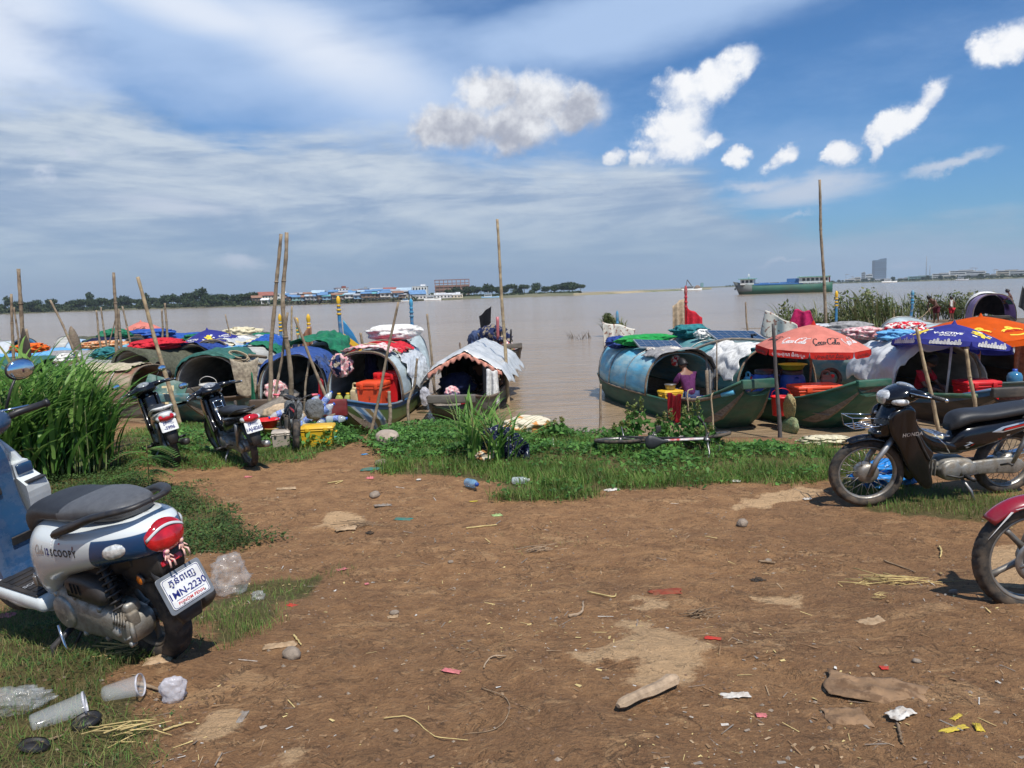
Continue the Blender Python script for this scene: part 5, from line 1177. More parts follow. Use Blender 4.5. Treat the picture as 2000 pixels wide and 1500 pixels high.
bkm = [blackpl, mat('red frame paint', (.35, .03, .03), .3), blackpl, mat('pink grips', (.85, .16, .20), .5)]
p = G(578, 884); a = R_(-62)
M_ = Matrix.Translation((p.x, p.y, p.z)) @ Matrix.Rotation(a, 4, 'Z') @ Matrix.Rotation(R_(-9), 4, 'X') @ Matrix.Translation((-.85, 0, 0))
bicycle('small black bicycle with pink grips standing among rubbish tubs near the painted boat', M_, .225, bkm, rubber, .13, .042, steer=-12)
bwm = [blackpl, mat('white and red frame paint', (.70, .70, .68), .35, 0, .05, 3, dirt=(.45, .03, .03), damt=1.0, dscale=4), steel_d, blackpl]
p = G(1282, 893); z0 = gz(p.x, p.y)
M_ = Matrix.Translation((p.x-.40, p.y+.80, z0+.10)) @ Matrix.Rotation(R_(4), 4, 'Z') @ Matrix.Rotation(R_(83), 4, 'X')
bicycle('bicycle with a white and red frame lying fallen in the bank grass', M_, .33, bwm, rubber, .18, .022, steer=6)
# ------------------------------------------------------------------ small goods builders (each a thing of its own)
wood = mat('weathered wood', (.16, .115, .075), .85, 0, .25, 7, .4, 40, stretch=(1, 6, 6), dirt=(.30, .25, .19), damt=.5, dscale=5)
woodg = mat('grey wood', (.24, .205, .165), .9, 0, .25, 7, .5, 40, stretch=(1, 6, 6), dirt=(.10, .08, .06), damt=.6, dscale=5)
bamboo = mat('pole wood', (.20, .145, .095), .85, 0, .3, 9, .5, 30, dirt=(.36, .29, .20), damt=.7, dscale=6)
bamboo_l = mat('pale bamboo', (.38, .29, .17), .75, 0, .2, 9, .4, 30, dirt=(.17, .12, .08), damt=.6, dscale=7)
rope_m = mat('rope', (.36, .28, .18), .9, 0, .2, 60, .6, 150)
inner_d = mat('dark wood and interior shade', (.045, .036, .028), .9, 0, .3, 5)  # dark wood; on the boats' end walls the colour stands in for interior shade
def pmat(key, c, r=.38): return mat(key, c, r, 0, .06, 5, dirt=lum(c, .45), damt=.35, dscale=7)
P_RED, P_ORG, P_BLUE, P_WHT, P_YEL, P_GRN = pmat('red plastic', (.62, .012, .016)), pmat('orange red plastic', (.72, .075, .02)), pmat('blue plastic', (.012, .07, .36)), pmat('white plastic', (.66, .64, .58)), pmat('yellow plastic', (.72, .42, .02)), pmat('lime plastic', (.45, .68, .06))
P_CYAN = pmat('cyan plastic', (.10, .42, .62)); P_TEAL = pmat('teal plastic', (.05, .32, .27)); P_CREAM = pmat('cream plastic', (.62, .50, .28))
def clean(o): return o
def bucket(label, p, r, h, m, lid=None, name='bucket', handle=True):
 t = thing(name, label, name.split('_')[-1], p); mb = MB(); mb.lathe([(.001, 0), (r*.8, 0), (r*.84, h*.05), (r*.96, h*.9), (r*1.05, h*.9), (r*1.05, h), (r*.97, h), (r*.8, h*.06), (.001, h*.06)], 28, 0, None, False); mb.build('body', m, t)
 if lid: mb = MB(); mb.lathe([(r*1.08, h*.97), (r*1.08, h*1.03), (r*.9, h*1.05), (.001, h*1.05)], 28, 0, None, False); mb.build('lid', lid, t)
 if handle: mb = MB(); mb.tube(bez([(r, 0, h*.92), (r*.9, -.03, h*1.25), (0, -.05, h*1.42), (-r*.9, -.03, h*1.25), (-r, 0, h*.92)], 6), .006, 6); mb.build('handle', m, t)
 return t
def barrel(label, p, r, h, m, lidm):
 t = thing('plastic_barrel', label, 'barrel', p, group='blue barrels under the umbrella'); mb = MB(); mb.lathe([(.001, 0), (r*.85, 0), (r*.97, h*.12), (r, h*.3), (r*1.02, h*.5), (r, h*.7), (r*.93, h*.82), (r*.72, h*.9), (r*.72, h*.93), (.001, h*.93)], 32, 0, None, False); mb.build('body', m, t)
 mb = MB(); mb.lathe([(r*.80, h*.9), (r*.80, h), (r*.7, h*1.01), (.001, h*1.01)], 32, 0, None, False); mb.build('lid', lidm, t)
 mb = MB()
 for a in (.4, 2.6, 4.7): mb.tube(bez([(r*.9*math.cos(a-.2), r*.9*math.sin(a-.2), h*.82), (r*1.05*math.cos(a), r*1.05*math.sin(a), h*.86), (r*.9*math.cos(a+.2), r*.9*math.sin(a+.2), h*.82)], 4), .012, 6)
 mb.build('side_handle', m, t); return t
def cooler(label, p, rz, w, d, h, m, lidm=None, name='cool_box', mark=None, cat='cool box'):
 t = thing(name, label, cat, p, (0, 0, rz)); mb = MB(); mb.loft([[Vector((sx*q, sy*q2, z)) for sx, sy in ((1, 1), (-1, 1), (-1, -1), (1, -1))] for q, q2, z in ((w*.42, d*.42, 0), (w*.47, d*.47, h*.8))], smooth=False); mb.box((0, 0, h*.78), (w*.99, d*.99, h*.07), r=.01)
 b = mb.build('box', m, t); mb = MB(); mb.box((0, 0, h*.90), (w*1.02, d*1.02, h*.17), r=.03); mb.box((0, 0, h*.985), (w*.8, d*.75, h*.05), r=.015); mb.build('lid', lidm or m, t)
 for sx in (-1, 1):
  mb = MB(); mb.box((sx*w*.27, -d*.53, h*.84), (w*.12, .03, h*.2), r=.008); mb.build('latch', lidm or m, t)
  mb = MB(); mb.tube([(sx*w*.5, -d*.15, h*.6), (sx*w*.56, -d*.12, h*.63), (sx*w*.56, d*.12, h*.63), (sx*w*.5, d*.15, h*.6)], .012, 6); mb.build('handle', m, t)
 if mark:
  mb = MB(); mb.lathe([(.022, 0), (.022, .01), (.012, .014), (.001, .014)], 16, 0, Matrix.Translation((w*.25, -d*.46, h*.14)) @ Matrix.Rotation(math.pi/2, 4, 'X'), False); mb.build('drain_plug', P_WHT, b)
  mb = MB(); put2d(mb, text_pts(mark, .10), plane_fn((0, -d*.462, h*.38), (1, 0, 0), (0, -.06, 1), .004)); mb.build('number_mark', blackpl, b)
 return t
def jerrycan(label, p, rz, m, h=.42):
 t = thing('jerrycan', label, 'jerrycan', p, (0, 0, rz)); mb = MB(); mb.box((0, 0, h*.40), (h*.5, h*.36, h*.8), r=.05); mb.box((-.02, 0, h*.82), (h*.34, h*.2, h*.12), r=.03); mb.build('body', m, t)
 mb = MB(); mb.tube(bez([(-h*.2, 0, h*.80), (-h*.18, 0, h*1.0), (h*.02, 0, h*1.0), (h*.08, 0, h*.82)], 5), .02, 8); mb.build('handle', m, t); mb = MB(); mb.lathe([(.03, 0), (.03, .05), (.001, .05)], 14, 0, Matrix.Translation((h*.17, 0, h*.8)), False); mb.build('cap', P_RED, t); return t
bot_m = mat('clear bottle plastic', (.72, .80, .84), .08, 0, .04, 9, alpha=.42, spec=1.0); bot_b = mat('blue bottle plastic', (.20, .42, .62), .08, 0, .05, 9, alpha=.6, spec=1.0); label_m = mat('bottle label', (.18, .25, .60), .5, 0, .6, 60)
def bottle(label, p, rot, m=bot_m, L=.22, r=.032, capm=P_BLUE, group=None, lab=True, sc=1.0):
 t = thing('plastic_bottle', label, 'bottle', p, rot, group); q = lambda i, a: .0012*math.sin(5*a+i)
 mb = MB(); mb.lathe([(.001, .008), (r*.6, 0), (r*.95, .012), (r, L*.12), (r*.95, L*.16), (r, L*.2), (r*.94, L*.3), (r, L*.34), (r*.93, L*.5), (r, L*.54), (r*.98, L*.68), (r*.75, L*.8), (r*.42, L*.89), (r*.38, L*.94)], 20, 0, Matrix.Scale(sc, 4), False, True, q); mb.build('body', m, t)
 mb = MB(); mb.lathe([(r*.46, L*.92), (r*.46, L*.99), (.001, L*1.0)], 14, 0, Matrix.Scale(sc, 4), False); mb.build('cap', capm, t)
 if lab: mb = MB(); mb.lathe([(r*1.015, L*.36), (r*1.015, L*.6)], 20, 0, Matrix.Scale(sc, 4), False); mb.build('paper_band', label_m, t)
 return t
def pile(name, label, cat, p, dims, m, seed=0, rz=0.0, amp=.22, freq=2.2, flat=.0, group=None, n=56, m2=None, e=.85):
 """crumpled cloth, sheet or full sack: a lump with folds resting on its base"""
 mb = MB(); sd = seed*7.3
 def fn(u, v):
  a = 2*math.pi*u; b = math.pi*v; s_ = math.sin(b)**e; d = Vector((math.cos(a)*s_, math.sin(a)*s_, math.cos(b)))
  k = 1+amp*1.2*(mnoise.noise(d*freq+Vector((sd, 0, 0)))-.55*abs(mnoise.noise(d*freq*4.3+Vector((sd, sd, 0))))+.55*mnoise.noise(d*freq*2.6+Vector((0, sd, 0)))-.9*abs(mnoise.noise(Vector((d.x*freq*2, d.y*freq*2, d.z*1.2+sd)))))
  q = Vector((d.x*dims[0]/2*k, d.y*dims[1]/2*k, (d.z*.5+.5)*dims[2]*(.85+.15*k))); return q
 mb.sheet(fn, n, n//2, 0)
 if m2 is not None: mb.m = [1 if mnoise.noise(Vector((i*.013, sd, 0))) > .1 else 0 for i in range(len(mb.f))]
 o = mb.build(name, [m] if m2 is None else [m, m2], None, p); o.rotation_euler.z = rz; return tag(o, label, cat, group)
def hang(name, label, cat, top_a, top_b, drop, m, seed=0, folds=5, depth=.08, wid=.85, group=None, bottom=None, n=28, jag=.15):
 """cloth hanging from a line between two points"""
 a, b = Vector(top_a), Vector(top_b); dr = (b-a); nrm = Vector((dr.y, -dr.x, 0)).normalized(); c0 = Vector((min(a.x, b.x), min(a.y, b.y), 0)); sd = seed*3.1
 def fn(u, v):
  uu = .5+(u-.5)*lerp(1, wid, v); q = a.lerp(b, uu); dd = drop*(1+jag*mnoise.noise(Vector((u*3, sd, 0))))
  off = depth*(.25+.75*v)*(math.sin(u*folds*2*math.pi+sd)+.5*math.sin(u*folds*4.4+v*3+sd)); return q+nrm*off-Vector((0, 0, dd*v))+Vector((0, 0, .02*math.sin(u*9+sd)*(1-v)))
 mb = MB(); mb.sheet(fn, n, 16, 0, .006); o = mb.build(name, m); return tag(o, label, cat, group)
def solar(label, p, rot, w=1.0, d=.62):
 t = thing('solar_panel', label, 'solar panel', p, rot); mb = MB(); mb.box((0, 0, 0), (w, d, .035)); mb.build('frame', silverp, t); mb = MB(); mb.box((0, 0, .015), (w*.95, d*.93, .012))
 c = mb.build('cells', mat('solar cells', (.02, .045, .09), .15, .1, .2, 8, coat=.6), t); mb = MB()
 for k in range(1, 6): mb.box((-w*.475+w*.95*k/6, 0, .0222), (.006, d*.92, .002))
 for k in range(1, 4): mb.box((0, -d*.465+d*.93*k/4, .0222), (w*.94, .006, .002))
 mb.build('cell_line', silverp, c); return t
def prow(label, p, h, m1, m2, lean=(.1, 0), w=.10, flat=0.0, rz=0.0):
 """carved and painted upright stem post of a river boat"""
 t = thing('stem_post', label, 'boat post', p, (0, 0, rz)); mb = MB(); mb.tube(bez([(-lean[0]*h, 0, -.3), (0, 0, h*.15), (lean[0]*h*.7, lean[1]*h*.5, h*.6), (lean[0]*h*.8, lean[1]*h, h)], 6), [w*.6, w*.55, w*.42, w*.36], 8); s_ = mb.build('post', m1, t)
 q = Vector((lean[0]*h*.8, lean[1]*h, h)); mb = MB()
 for k, (rr, zz) in enumerate(((w*.6, -.34), (w*.6, -.22), (w*.52, -.1))): mb.lathe([(rr*.7, zz-.03), (rr, zz), (rr*.7, zz+.03)], 12, 0, Matrix.Translation(q), False)
 mb.lathe([(w*.36, -.05), (w*.5, .03), (w*.44, .12), (w*.2, .18), (.001, .2)], 12, 0, Matrix.Translation(q), False); mb.build('finial', m2, s_)
 if flat:
  mb = MB(); mb.prism([(0, -.2), (0, h*.72), (-flat*.45, h*.5), (-flat, h*.1), (-flat*1.2, -.2)], .05, 0, Matrix.Translation((-.02, .025, 0)) @ Matrix.Rotation(math.pi/2, 4, 'X'))
  mb.build('painted_board', FLAT_M, t)
 return t
def painted():
 m = bpy.data.materials.new('painted board'); m.use_nodes = True; T = NT(m.node_tree); b = T.n['Principled BSDF']; x, y, z = T.sep(T.node('ShaderNodeTexCoord').outputs['Object'])
 f = T.m('FRACT', T.m('MULTIPLY', T.m('ADD', z, T.m('MULTIPLY', x, -.8)), .95)); n = T.n.new('ShaderNodeValToRGB'); n.color_ramp.interpolation = 'CONSTANT'
 for i, (p, c) in enumerate(((0, (.03, .20, .42)), (.22, (.10, .42, .60)), (.40, (.28, .50, .12)), (.55, (.35, .06, .05)), (.72, (.72, .42, .03)), (.9, (.03, .16, .32)))):
  e = n.color_ramp.elements[i] if i < 2 else n.color_ramp.elements.new(p); e.position = p; e.color = (*c, 1)
 T.l.new(f, n.inputs[0]); T.l.new(n.outputs[0], b.inputs['Base Color']); b.inputs['Roughness'].default_value = .5; return m
FLAT_M = painted()
def plank(label, a, b, w, th, m, name='plank', cat='plank', roll=0.0):
 a, b = Vector(a), Vector(b); L = (b-a).length; mb = MB(); mb.sheet(lambda u, v: Vector(((u-.5)*L, (v-.5)*w*(1+.05*fbm(u*4, v*2, L)), .012*fbm(u*3, v*2, 4))), 16, 4, 0, th); o = mb.build(name, m)
 x = (b-a).normalized(); y = Vector((0, 0, 1)).cross(x).normalized(); z = x.cross(y); Mx = Matrix((x, y, z)).transposed().to_4x4(); o.matrix_world = Matrix.Translation((a+b)/2) @ Mx @ Matrix.Rotation(roll, 4, 'X'); return tag(o, label, cat)

# ------------------------------------------------------------------ river boats
def paint(key, c, wear=(.30, .26, .21), amt=.55, sc=2.6): return mat(key, c, .6, 0, .2, 3, .25, 30, stretch=(.5, 1, 2.2), dirt=wear, damt=amt, dscale=sc)
PG, PT, PB, PBR, PGRY, PDK = paint('boat green', (.010, .085, .052), (.16, .15, .11), .32), paint('boat teal', (.035, .15, .16)), paint('boat blue', (.02, .11, .24)), paint('boat brown', (.10, .065, .045), (.22, .17, .12)), paint('boat grey', (.14, .125, .105), (.05, .04, .03)), paint('boat dark', (.03, .028, .026), (.13, .10, .075))
CV_BLUE = paint('canopy sky blue', (.10, .36, .52), (.42, .52, .50), .75, 1.8); CV_TEAL = paint('canopy teal', (.055, .24, .27), (.26, .36, .35), .55, 1.6); CV_WHITE = paint('canopy off white', (.46, .45, .41), (.25, .24, .21), .5, 2.2); CV_PALE = paint('canopy pale blue white', (.42, .49, .50), (.26, .30, .30), .6, 2.0); CV_RUST = paint('canopy rusty mat', (.23, .115, .075), (.40, .34, .25), .8, 1.6); CV_GREY = paint('canopy grey', (.22, .22, .21), (.10, .10, .09), .5, 2)
class Boat: pass
def boat(label, stern, bow, B=1.4, H=.40, hull=None, band=None, can=(-.8, .1), ch=.95, cm=None, bow_r=.42, st_r=.25, bw=.42, sw=.5, cap=None, name='river_boat', hoops=4, group='covered river boats moored along the bank', square=.8, back=True, cw=1.0, hullm=None, cside=0.0, bh=.16):
 b = Boat(); s0, b0 = Vector((stern[0], stern[1], 0)), Vector((bow[0], bow[1], 0)); L = (b0-s0).length; c = (s0+b0)/2; hd = math.atan2(b0.y-s0.y, b0.x-s0.x)
 t = thing(name, label, 'boat', c, (0, 0, hd), group); b.t = t; b.M = Matrix.Translation(c) @ Matrix.Rotation(hd, 4, 'Z'); b.L = L; b.hd = hd
 b.w = lambda f: B/2*(1-(1-bw)*max(0, f)**3.2 if f > 0 else 1-(1-sw)*max(0, -f)**3)
 b.zs = lambda f: H+bow_r*max(0, (f-.35)/.65)**2.2+st_r*max(0, (-f-.4)/.6)**2
 zb = lambda f: -.28+(b.zs(1)+.02)*max(0, (f-.42)/.58)**2.4+(st_r+.25)*max(0, (-f-.6)/.4)**2
 fl = lambda f: max(zb(f)+.07, H*.30)
 secs = []; N = 36
 for i in range(N+1):
  f = -1+2*i/N; w = b.w(f); zs, z0 = b.zs(f), zb(f); x = f*L/2; q = lambda y, z: Vector((x, y, z))
  secs.append([q(w, zs), q(w*1.0, zs-.10), q(w*.96, lerp(zs, z0, .45)), q(w*.74, lerp(zs, z0, .85)), q(w*.4, z0), q(-w*.4, z0), q(-w*.74, lerp(zs, z0, .85)), q(-w*.96, lerp(zs, z0, .45)), q(-w, zs-.10), q(-w, zs), q(-w+.04, zs), q(-w*.86, min(fl(f), zs-.03)), q(w*.86, min(fl(f), zs-.03)), q(w-.04, zs)])
 mb = MB(); mb.loft(secs, mfun=lambda i, j: 1 if j in (0, 8) else (2 if j >= 9 else 0), smooth=False)
 mb.m[-1] = 3; mb.m[-2] = 3
 hm = hull or PG; b.hull = mb.build('hull', [hullm or hm, band or hm, wood, cap or hm], t)
 for sy in (1, -1):
  mb = MB(); mb.tube([(f*L/2, sy*(b.w(f)+.012), b.zs(f)-.01) for f in (-1+2*i/30 for i in range(31))], .026, 6); mb.build('gunwale', band or hm, t)
 mb = MB(); x0, x1 = (can[1] if can else -.3), .86
 mb.sheet(lambda u, v: Vector((lerp(x0, x1, u)*L/2, (b.w(lerp(x0, x1, u))-.05)*(2*v-1), b.zs(min(lerp(x0, x1, u), .55))-.14+.004*math.sin(v*40))), 14, 8, 0, .02); mb.build('deck', woodg, t)
 mb = MB(); e = b.zs(1); mb.box((L/2+.02, 0, e+.02-bh/2), (.10, b.w(1)*2.1, bh), r=.02); mb.build('bow_block', cap or hm, t)
 b.P = lambda x, y, z: b.M @ Vector((x, y, z))
 b.deck = H-.14
 if can:
  f0, f1 = can
  def C(u, v, off=0.0):
   f = lerp(f0, f1, u); a = math.pi*v; wv = (b.w(f)+.03)*cw+off; z0_ = b.zs(f)+.0; cc, ss = math.cos(a), math.sin(a)
   return Vector((f*L/2, -wv*math.copysign(abs(cc)**square, cc), z0_+cside+(ch-cside+off)*abs(ss)**square if ss > .001 else z0_+cside*0))
  b.C = C; b.CW = lambda u, v, off=0.0: b.M @ C(u, v, off)
  mb = MB(); mb.sheet(lambda u, v: C(u, v, .012*math.sin(u*26)**8+.012*fbm(u*3, v*4, L)), 36, 30, 0, .022); b.can = mb.build('canopy', cm or CV_TEAL, t)
  mb = MB()
  if back:
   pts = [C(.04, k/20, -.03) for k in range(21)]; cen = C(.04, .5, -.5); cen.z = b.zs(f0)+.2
   mb.add([cen]+pts, [(0, k+1, k+2) for k in range(20)], 0, False); mb.build('shade_back_panel', inner_d, t)  # added end wall, closed and dark so the inside looks shaded
  for k in range(hoops):
   u = k/(hoops-1) if hoops > 1 else 1; mb = MB(); mb.tube([C(u, v/24, .014) for v in range(25)], .022 if k == hoops-1 else .012, 6); mb.build('hoop', wood if k == hoops-1 else steel_d, b.can)
  for sy in (0, 1):
   mb = MB(); mb.tube([C(u/12, sy*.02+(1-sy)*.0 if sy == 0 else .98, .012) for u in range(13)], .02, 6); mb.build('canopy_rail', wood, b.can)
  b.drape = lambda label, u0, u1, v0, v1, m, off=.03, seed=0, name='tarpaulin', cat='tarpaulin', amp=.035, group=None, tail=0.0, fr=7, fold=0.0: drape(b, label, u0, u1, v0, v1, m, off, seed, name, cat, amp, group, tail, fr, fold)
 return b
def drape(b, label, u0, u1, v0, v1, m, off, seed, name, cat, amp, group, tail, fr, fold):
 """cloth thrown over a canopy: follows it with folds and a ragged edge, may hang over the front by tail"""
 sd = seed*5.7
 def fn(s, r):
  ju = .06*mnoise.noise(Vector((r*4, sd, 1))); jv = .05*mnoise.noise(Vector((s*4, sd, 9)))
  u = lerp(u0, u1, s)+ju*(1 if s in (0, 1) else .6); v = min(1.0, max(0.0, lerp(v0, v1, r)+jv)); o = off+amp*(1+mnoise.noise(Vector((s*fr, r*fr*.7, sd)))+.8*mnoise.noise(Vector((s*fr*2.3, r*fr*1.7, sd+3))))
  if fold: o += fold*abs(math.sin(r*9+sd+s*2))
  uu = min(u, 1.0) if tail else u; p = b.C(uu, v, o)
  if tail and s > .8: k = (s-.8)/.2; p = b.C(1.0, v, o)+Vector((.05*k+.03, 0, -tail*k*(.6+.4*math.sin(r*9+sd)**2)))
  return p
 mb = MB(); mb.X = b.M; mb.sheet(fn, 34, 40, 0, .006); o = mb.build(name, m); return tag(o, label, cat, group)
# ------------------------------------------------------------------ cloth colours
C_ = {k: cloth('cloth '+k, c, **kw) for k, (c, kw) in dict(
 green=((.02, .26, .055), dict(rough=.45)), dgreen=((.018, .15, .075), dict(rough=.5)), forest=((.035, .115, .095), dict(rough=.6)), olive=((.085, .088, .062), {}), red=((.50, .022, .035), {}), crimson=((.30, .012, .02), dict(rough=.6)), navy=((.010, .014, .045), {}), blue=((.025, .055, .22), dict(rough=.5)), royal=((.025, .085, .33), dict(rough=.5)), bluetarp=((.035, .075, .24), dict(rough=.5)),
 white=((.66, .65, .62), {}), cream=((.58, .52, .36), {}), grey=((.26, .255, .255), {}), dgrey=((.055, .058, .062), {}), black=((.014, .014, .017), {}), purple=((.095, .022, .085), {}), pink=((.62, .26, .30), {}), salmon=((.66, .30, .22), {}), lilac=((.42, .33, .55), dict(thin=.4)), brown=((.25, .125, .075), {}), maroon=((.10, .018, .028), {}), denim=((.05, .075, .16), {}), sky=((.13, .36, .62), dict(rough=.5)), tan=((.44, .33, .22), {}), yellow=((.60, .45, .10), {}), orange=((.70, .13, .02), {}), teal=((.03, .17, .19), {}), magenta=((.45, .02, .10), {})).items()}
def patterned(key, c1, c2, scale, thr=.5, sharp=.04):
 m = cloth(key, c1); T = NT(m.node_tree); b = T.n['Principled BSDF']; v = T.node('ShaderNodeTexCoord').outputs['Object']; n = T.noise(v, scale, 2, .5)
 T.l.new(T.mix(T.smooth(n, thr-sharp, thr+sharp), c1, c2), b.inputs['Base Color']); return m
C_['redwhite'] = patterned('red white print', (.50, .012, .03), (.70, .66, .62), 16, .52); C_['pinkprint'] = patterned('pink print', (.62, .28, .30), (.66, .55, .52), 18, .5); C_['flower'] = patterned('flower print', (.62, .58, .50), (.30, .16, .12), 15, .60); C_['orangeprint'] = patterned('orange print', (.50, .17, .06), (.62, .42, .26), 11, .5); C_['bluewhite'] = patterned('navy white print', (.012, .016, .05), (.55, .56, .58), 34, .63, .02); C_['stripe'] = patterned('maroon stripe', (.12, .022, .035), (.035, .012, .016), 22, .5)
C_['mixed'] = patterned('mixed clothes', (.02, .03, .09), (.36, .30, .22), 7, .55, .03)
FILM = plastic_film('clear sheet', (.66, .67, .66), .80, .16); FILM2 = plastic_film('milky sheet', (.62, .64, .65), .92, .2); BAGW = plastic_film('white bag', (.66, .65, .70), .55, .25); BAGC = plastic_film('clear bag', (.72, .75, .77), .15, .12)

PTB, PTC = paint('post blue', (.02, .16, .34)), paint('post cyan', (.04, .26, .44))
# ------------------------------------------------------------------ right-hand boats
# blue-roofed boat with the green hull
R1 = boat('green-hulled boat with a weathered sky-blue barrel roof, nearest right of the open water', (2.5, 18.7), (4.1, 12.75), 1.46, .40, PG, PG, (-.86, .12), .80, CV_BLUE, .52, .10, .40, .55)
def on(b, x, y, dz=0.0): return b.P(x, y, b.deck+dz)
R1.drape('grey blanket thrown over the front arch of the sky-blue roof', .80, 1.06, .30, .98, C_['grey'], .03, 1, 'blanket', 'blanket', .03, None, 0, 6, .03)
R1.drape('pale flowered cloth lying across the front of the sky-blue roof', .70, .98, .40, .66, C_['flower'], .04, 2, 'cloth', 'cloth', .03)
a, c = R1.CW(.97, .80, .06), R1.CW(.93, .97, .06); hang('blanket', 'long grey blanket hanging down the right side of the blue-roofed boat opening', 'blanket', R1.CW(1.0, .72, .05), R1.CW(1.0, .90, .05), 1.0, C_['grey'], 4, 3, .05, .8)
p = R1.CW(.34, .55, .02); pile('tarpaulin', 'bright green tarpaulin rolled up on top of the sky-blue roof', 'tarpaulin', p, (1.75, .60, .27), C_['green'], 3, R1.hd-1.25, .20, 2.0)
p = R1.CW(.22, .36, .0); pile('tarpaulin', 'navy blue tarpaulin bundle left of the bright green roll', 'tarpaulin', p, (.6, .6, .30), C_['blue'], 5, .3, .3)
solar('solar panel lying on the sky-blue roof in front of the green tarpaulin', R1.CW(.60, .52, .10), (R_(12), R_(4), R1.hd+R_(80)), .95, .6)
pile('cloth_cover', 'maroon striped cloth covering the stern of the blue-roofed boat', 'cloth', R1.P(-R1.L*.46, .05, .55), (.75, 1.0, .85), C_['stripe'], 8, .2, .15, 2.0)
prow('slim bright blue post at the stern of the blue-roofed boat', R1.P(-R1.L*.5, .1, .8), 1.0, PTB, PTC, (.02, 0), .08)
hang('cloth', 'white and ochre cloths hung behind the maroon stern cover', 'cloth', R1.P(-R1.L*.47, -.35, 1.75), R1.P(-R1.L*.47, .5, 1.55), .7, C_['flower'], 3, 3)
cooler('yellow crate holding a pot beside the woman in purple', on(R1, .75, -.42), R1.hd-1.5, .42, .30, .26, P_YEL, P_YEL, 'plastic_crate', None, 'crate')
bucket('dented metal cooking pot on top of the yellow crate', on(R1, .75, -.42, .27), .11, .10, steel_d, steel_d, 'cooking_pot', False)
plank('short log resting on the gunwale in front of the yellow crate', on(R1, 1.0, -.6, .08), on(R1, 1.55, -.45, .12), .08, .06, wood, 'log', 'log')
hang('cloth', 'rust-red cloth hanging over the green gunwale', 'cloth', R1.P(1.45, -.83, .56), R1.P(1.95, -.80, .58), .50, C_['crimson'], 2, 3, .04, .7)
pile('clothes_pile', 'heap of coloured clothes on the deck of the blue-roofed boat', 'clothes', on(R1, 1.55, -.15), (.75, .6, .22), C_['mixed'], 4, .4, .3)
pile('clothes_pile', 'light blue denim heap in the middle of the blue-roofed boat deck', 'clothes', on(R1, 1.85, .1), (.5, .5, .32), cloth('denim light', (.16, .22, .32)), 6, .2, .3)
bucket('yellow plastic drum at the bow of the blue-roofed boat', on(R1, 2.45, .0), .19, .36, pmat('pale yellow plastic', (.66, .52, .14)), blackpl, 'plastic_drum', False)
def spar(label, pts, r, m, name='pole', cat='pole', tip=None, n=8):
 mb = MB(); P = bez(pts, 5); base = P[0].copy(); mb.tube([q-base+Vector((.006*fbm(i*.7, P[0].x, 1), .006*fbm(i*.7, P[0].x, 5), 0)) for i, q in enumerate(P)], r, n); o = mb.build(name, m, None, base); tag(o, label, cat)
 if tip is not None: mb = MB(); d = (P[-1]-P[-3]).normalized(); mb.tube([P[-1]-base-d*.25, P[-1]-base+d*.02], (r if not hasattr(r, '__len__') else r[-1])*1.25, n); mb.build('wrapped_end', tip, o)
 return o
spar('wooden oar pole with a cyan end resting across the green bow', [on(R1, 1.2, -.7, .22), on(R1, 2.1, -.62, .24), R1.P(R1.L*.5-.15, -.35, .72)], .035, wood, 'oar', 'oar', P_CYAN)
for k, (x0, lb) in enumerate(((1.95, 'loop of rope hanging over the green hull, the left one'), (2.55, 'loop of rope hanging over the green hull, the right one'))):
 w0 = R1.w(x0/(R1.L/2)); spar(lb, [R1.P(x0, -w0+.05, .68), R1.P(x0, -w0-.06, .62), R1.P(x0+.03, -w0-.05, .25), R1.P(x0+.1, -w0-.08, -.1)], .014, rope_m, 'rope', 'rope')
spar('wooden stake lashed upright to the deck near the navy bundle', [on(R1, 2.1, -.35, -.1), on(R1, 2.0, -.33, .75)], .03, wood, 'stake', 'stake')
pile('hanging_bag', 'red and white bag hanging under the arch of the blue-roofed boat', 'bag', R1.P(R1.C(.9, .5).x, .05, .90), (.2, .15, .24), C_['redwhite'], 3)

# boat under the red umbrella
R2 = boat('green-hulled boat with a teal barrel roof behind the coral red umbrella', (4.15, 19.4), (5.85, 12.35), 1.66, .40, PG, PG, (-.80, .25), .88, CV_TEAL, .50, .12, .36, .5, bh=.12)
solar('large solar panel on the teal roof left of the coral umbrella', R2.CW(.50, .55, .12), (R_(14), R_(3), R2.hd+R_(84)), 1.15, .8)
R2.drape('folded white tarpaulin over the left front of the teal roof', .62, 1.0, .06, .42, C_['white'], .05, 6, 'tarpaulin', 'tarpaulin', .035, None, 0, 3, .03)
pile('clothes_pile', 'dark teal clothes heaped at the stern of the teal roof', 'clothes', R2.CW(.1, .45, -.02), (.9, .7, .35), C_['teal'], 3, .2, .35); pile('clothes_pile', 'small white cloth bundle beside the dark teal clothes', 'clothes', R2.CW(.28, .46, 0), (.42, .35, .26), C_['white'], 9, .5, .3)
spar('grey crossbar lying over the teal roof', [R2.CW(.42, .14, .30), R2.CW(.62, .40, .12), R2.CW(.78, .60, .10)], .03, woodg)
spar('dark leaning bar on the teal roof beside the solar panel', [R2.CW(.40, .70, .28), R2.CW(.62, .60, .20)], .025, blackpl)
MASTR = pmat('post red', (.45, .02, .02))
prow('tall carved red post at the stern of the teal-roofed boat', R2.P(-R2.L*.48, .2, .8), 1.55, MASTR, paint('post crimson', (.45, .02, .035)), (.03, 0), .085)
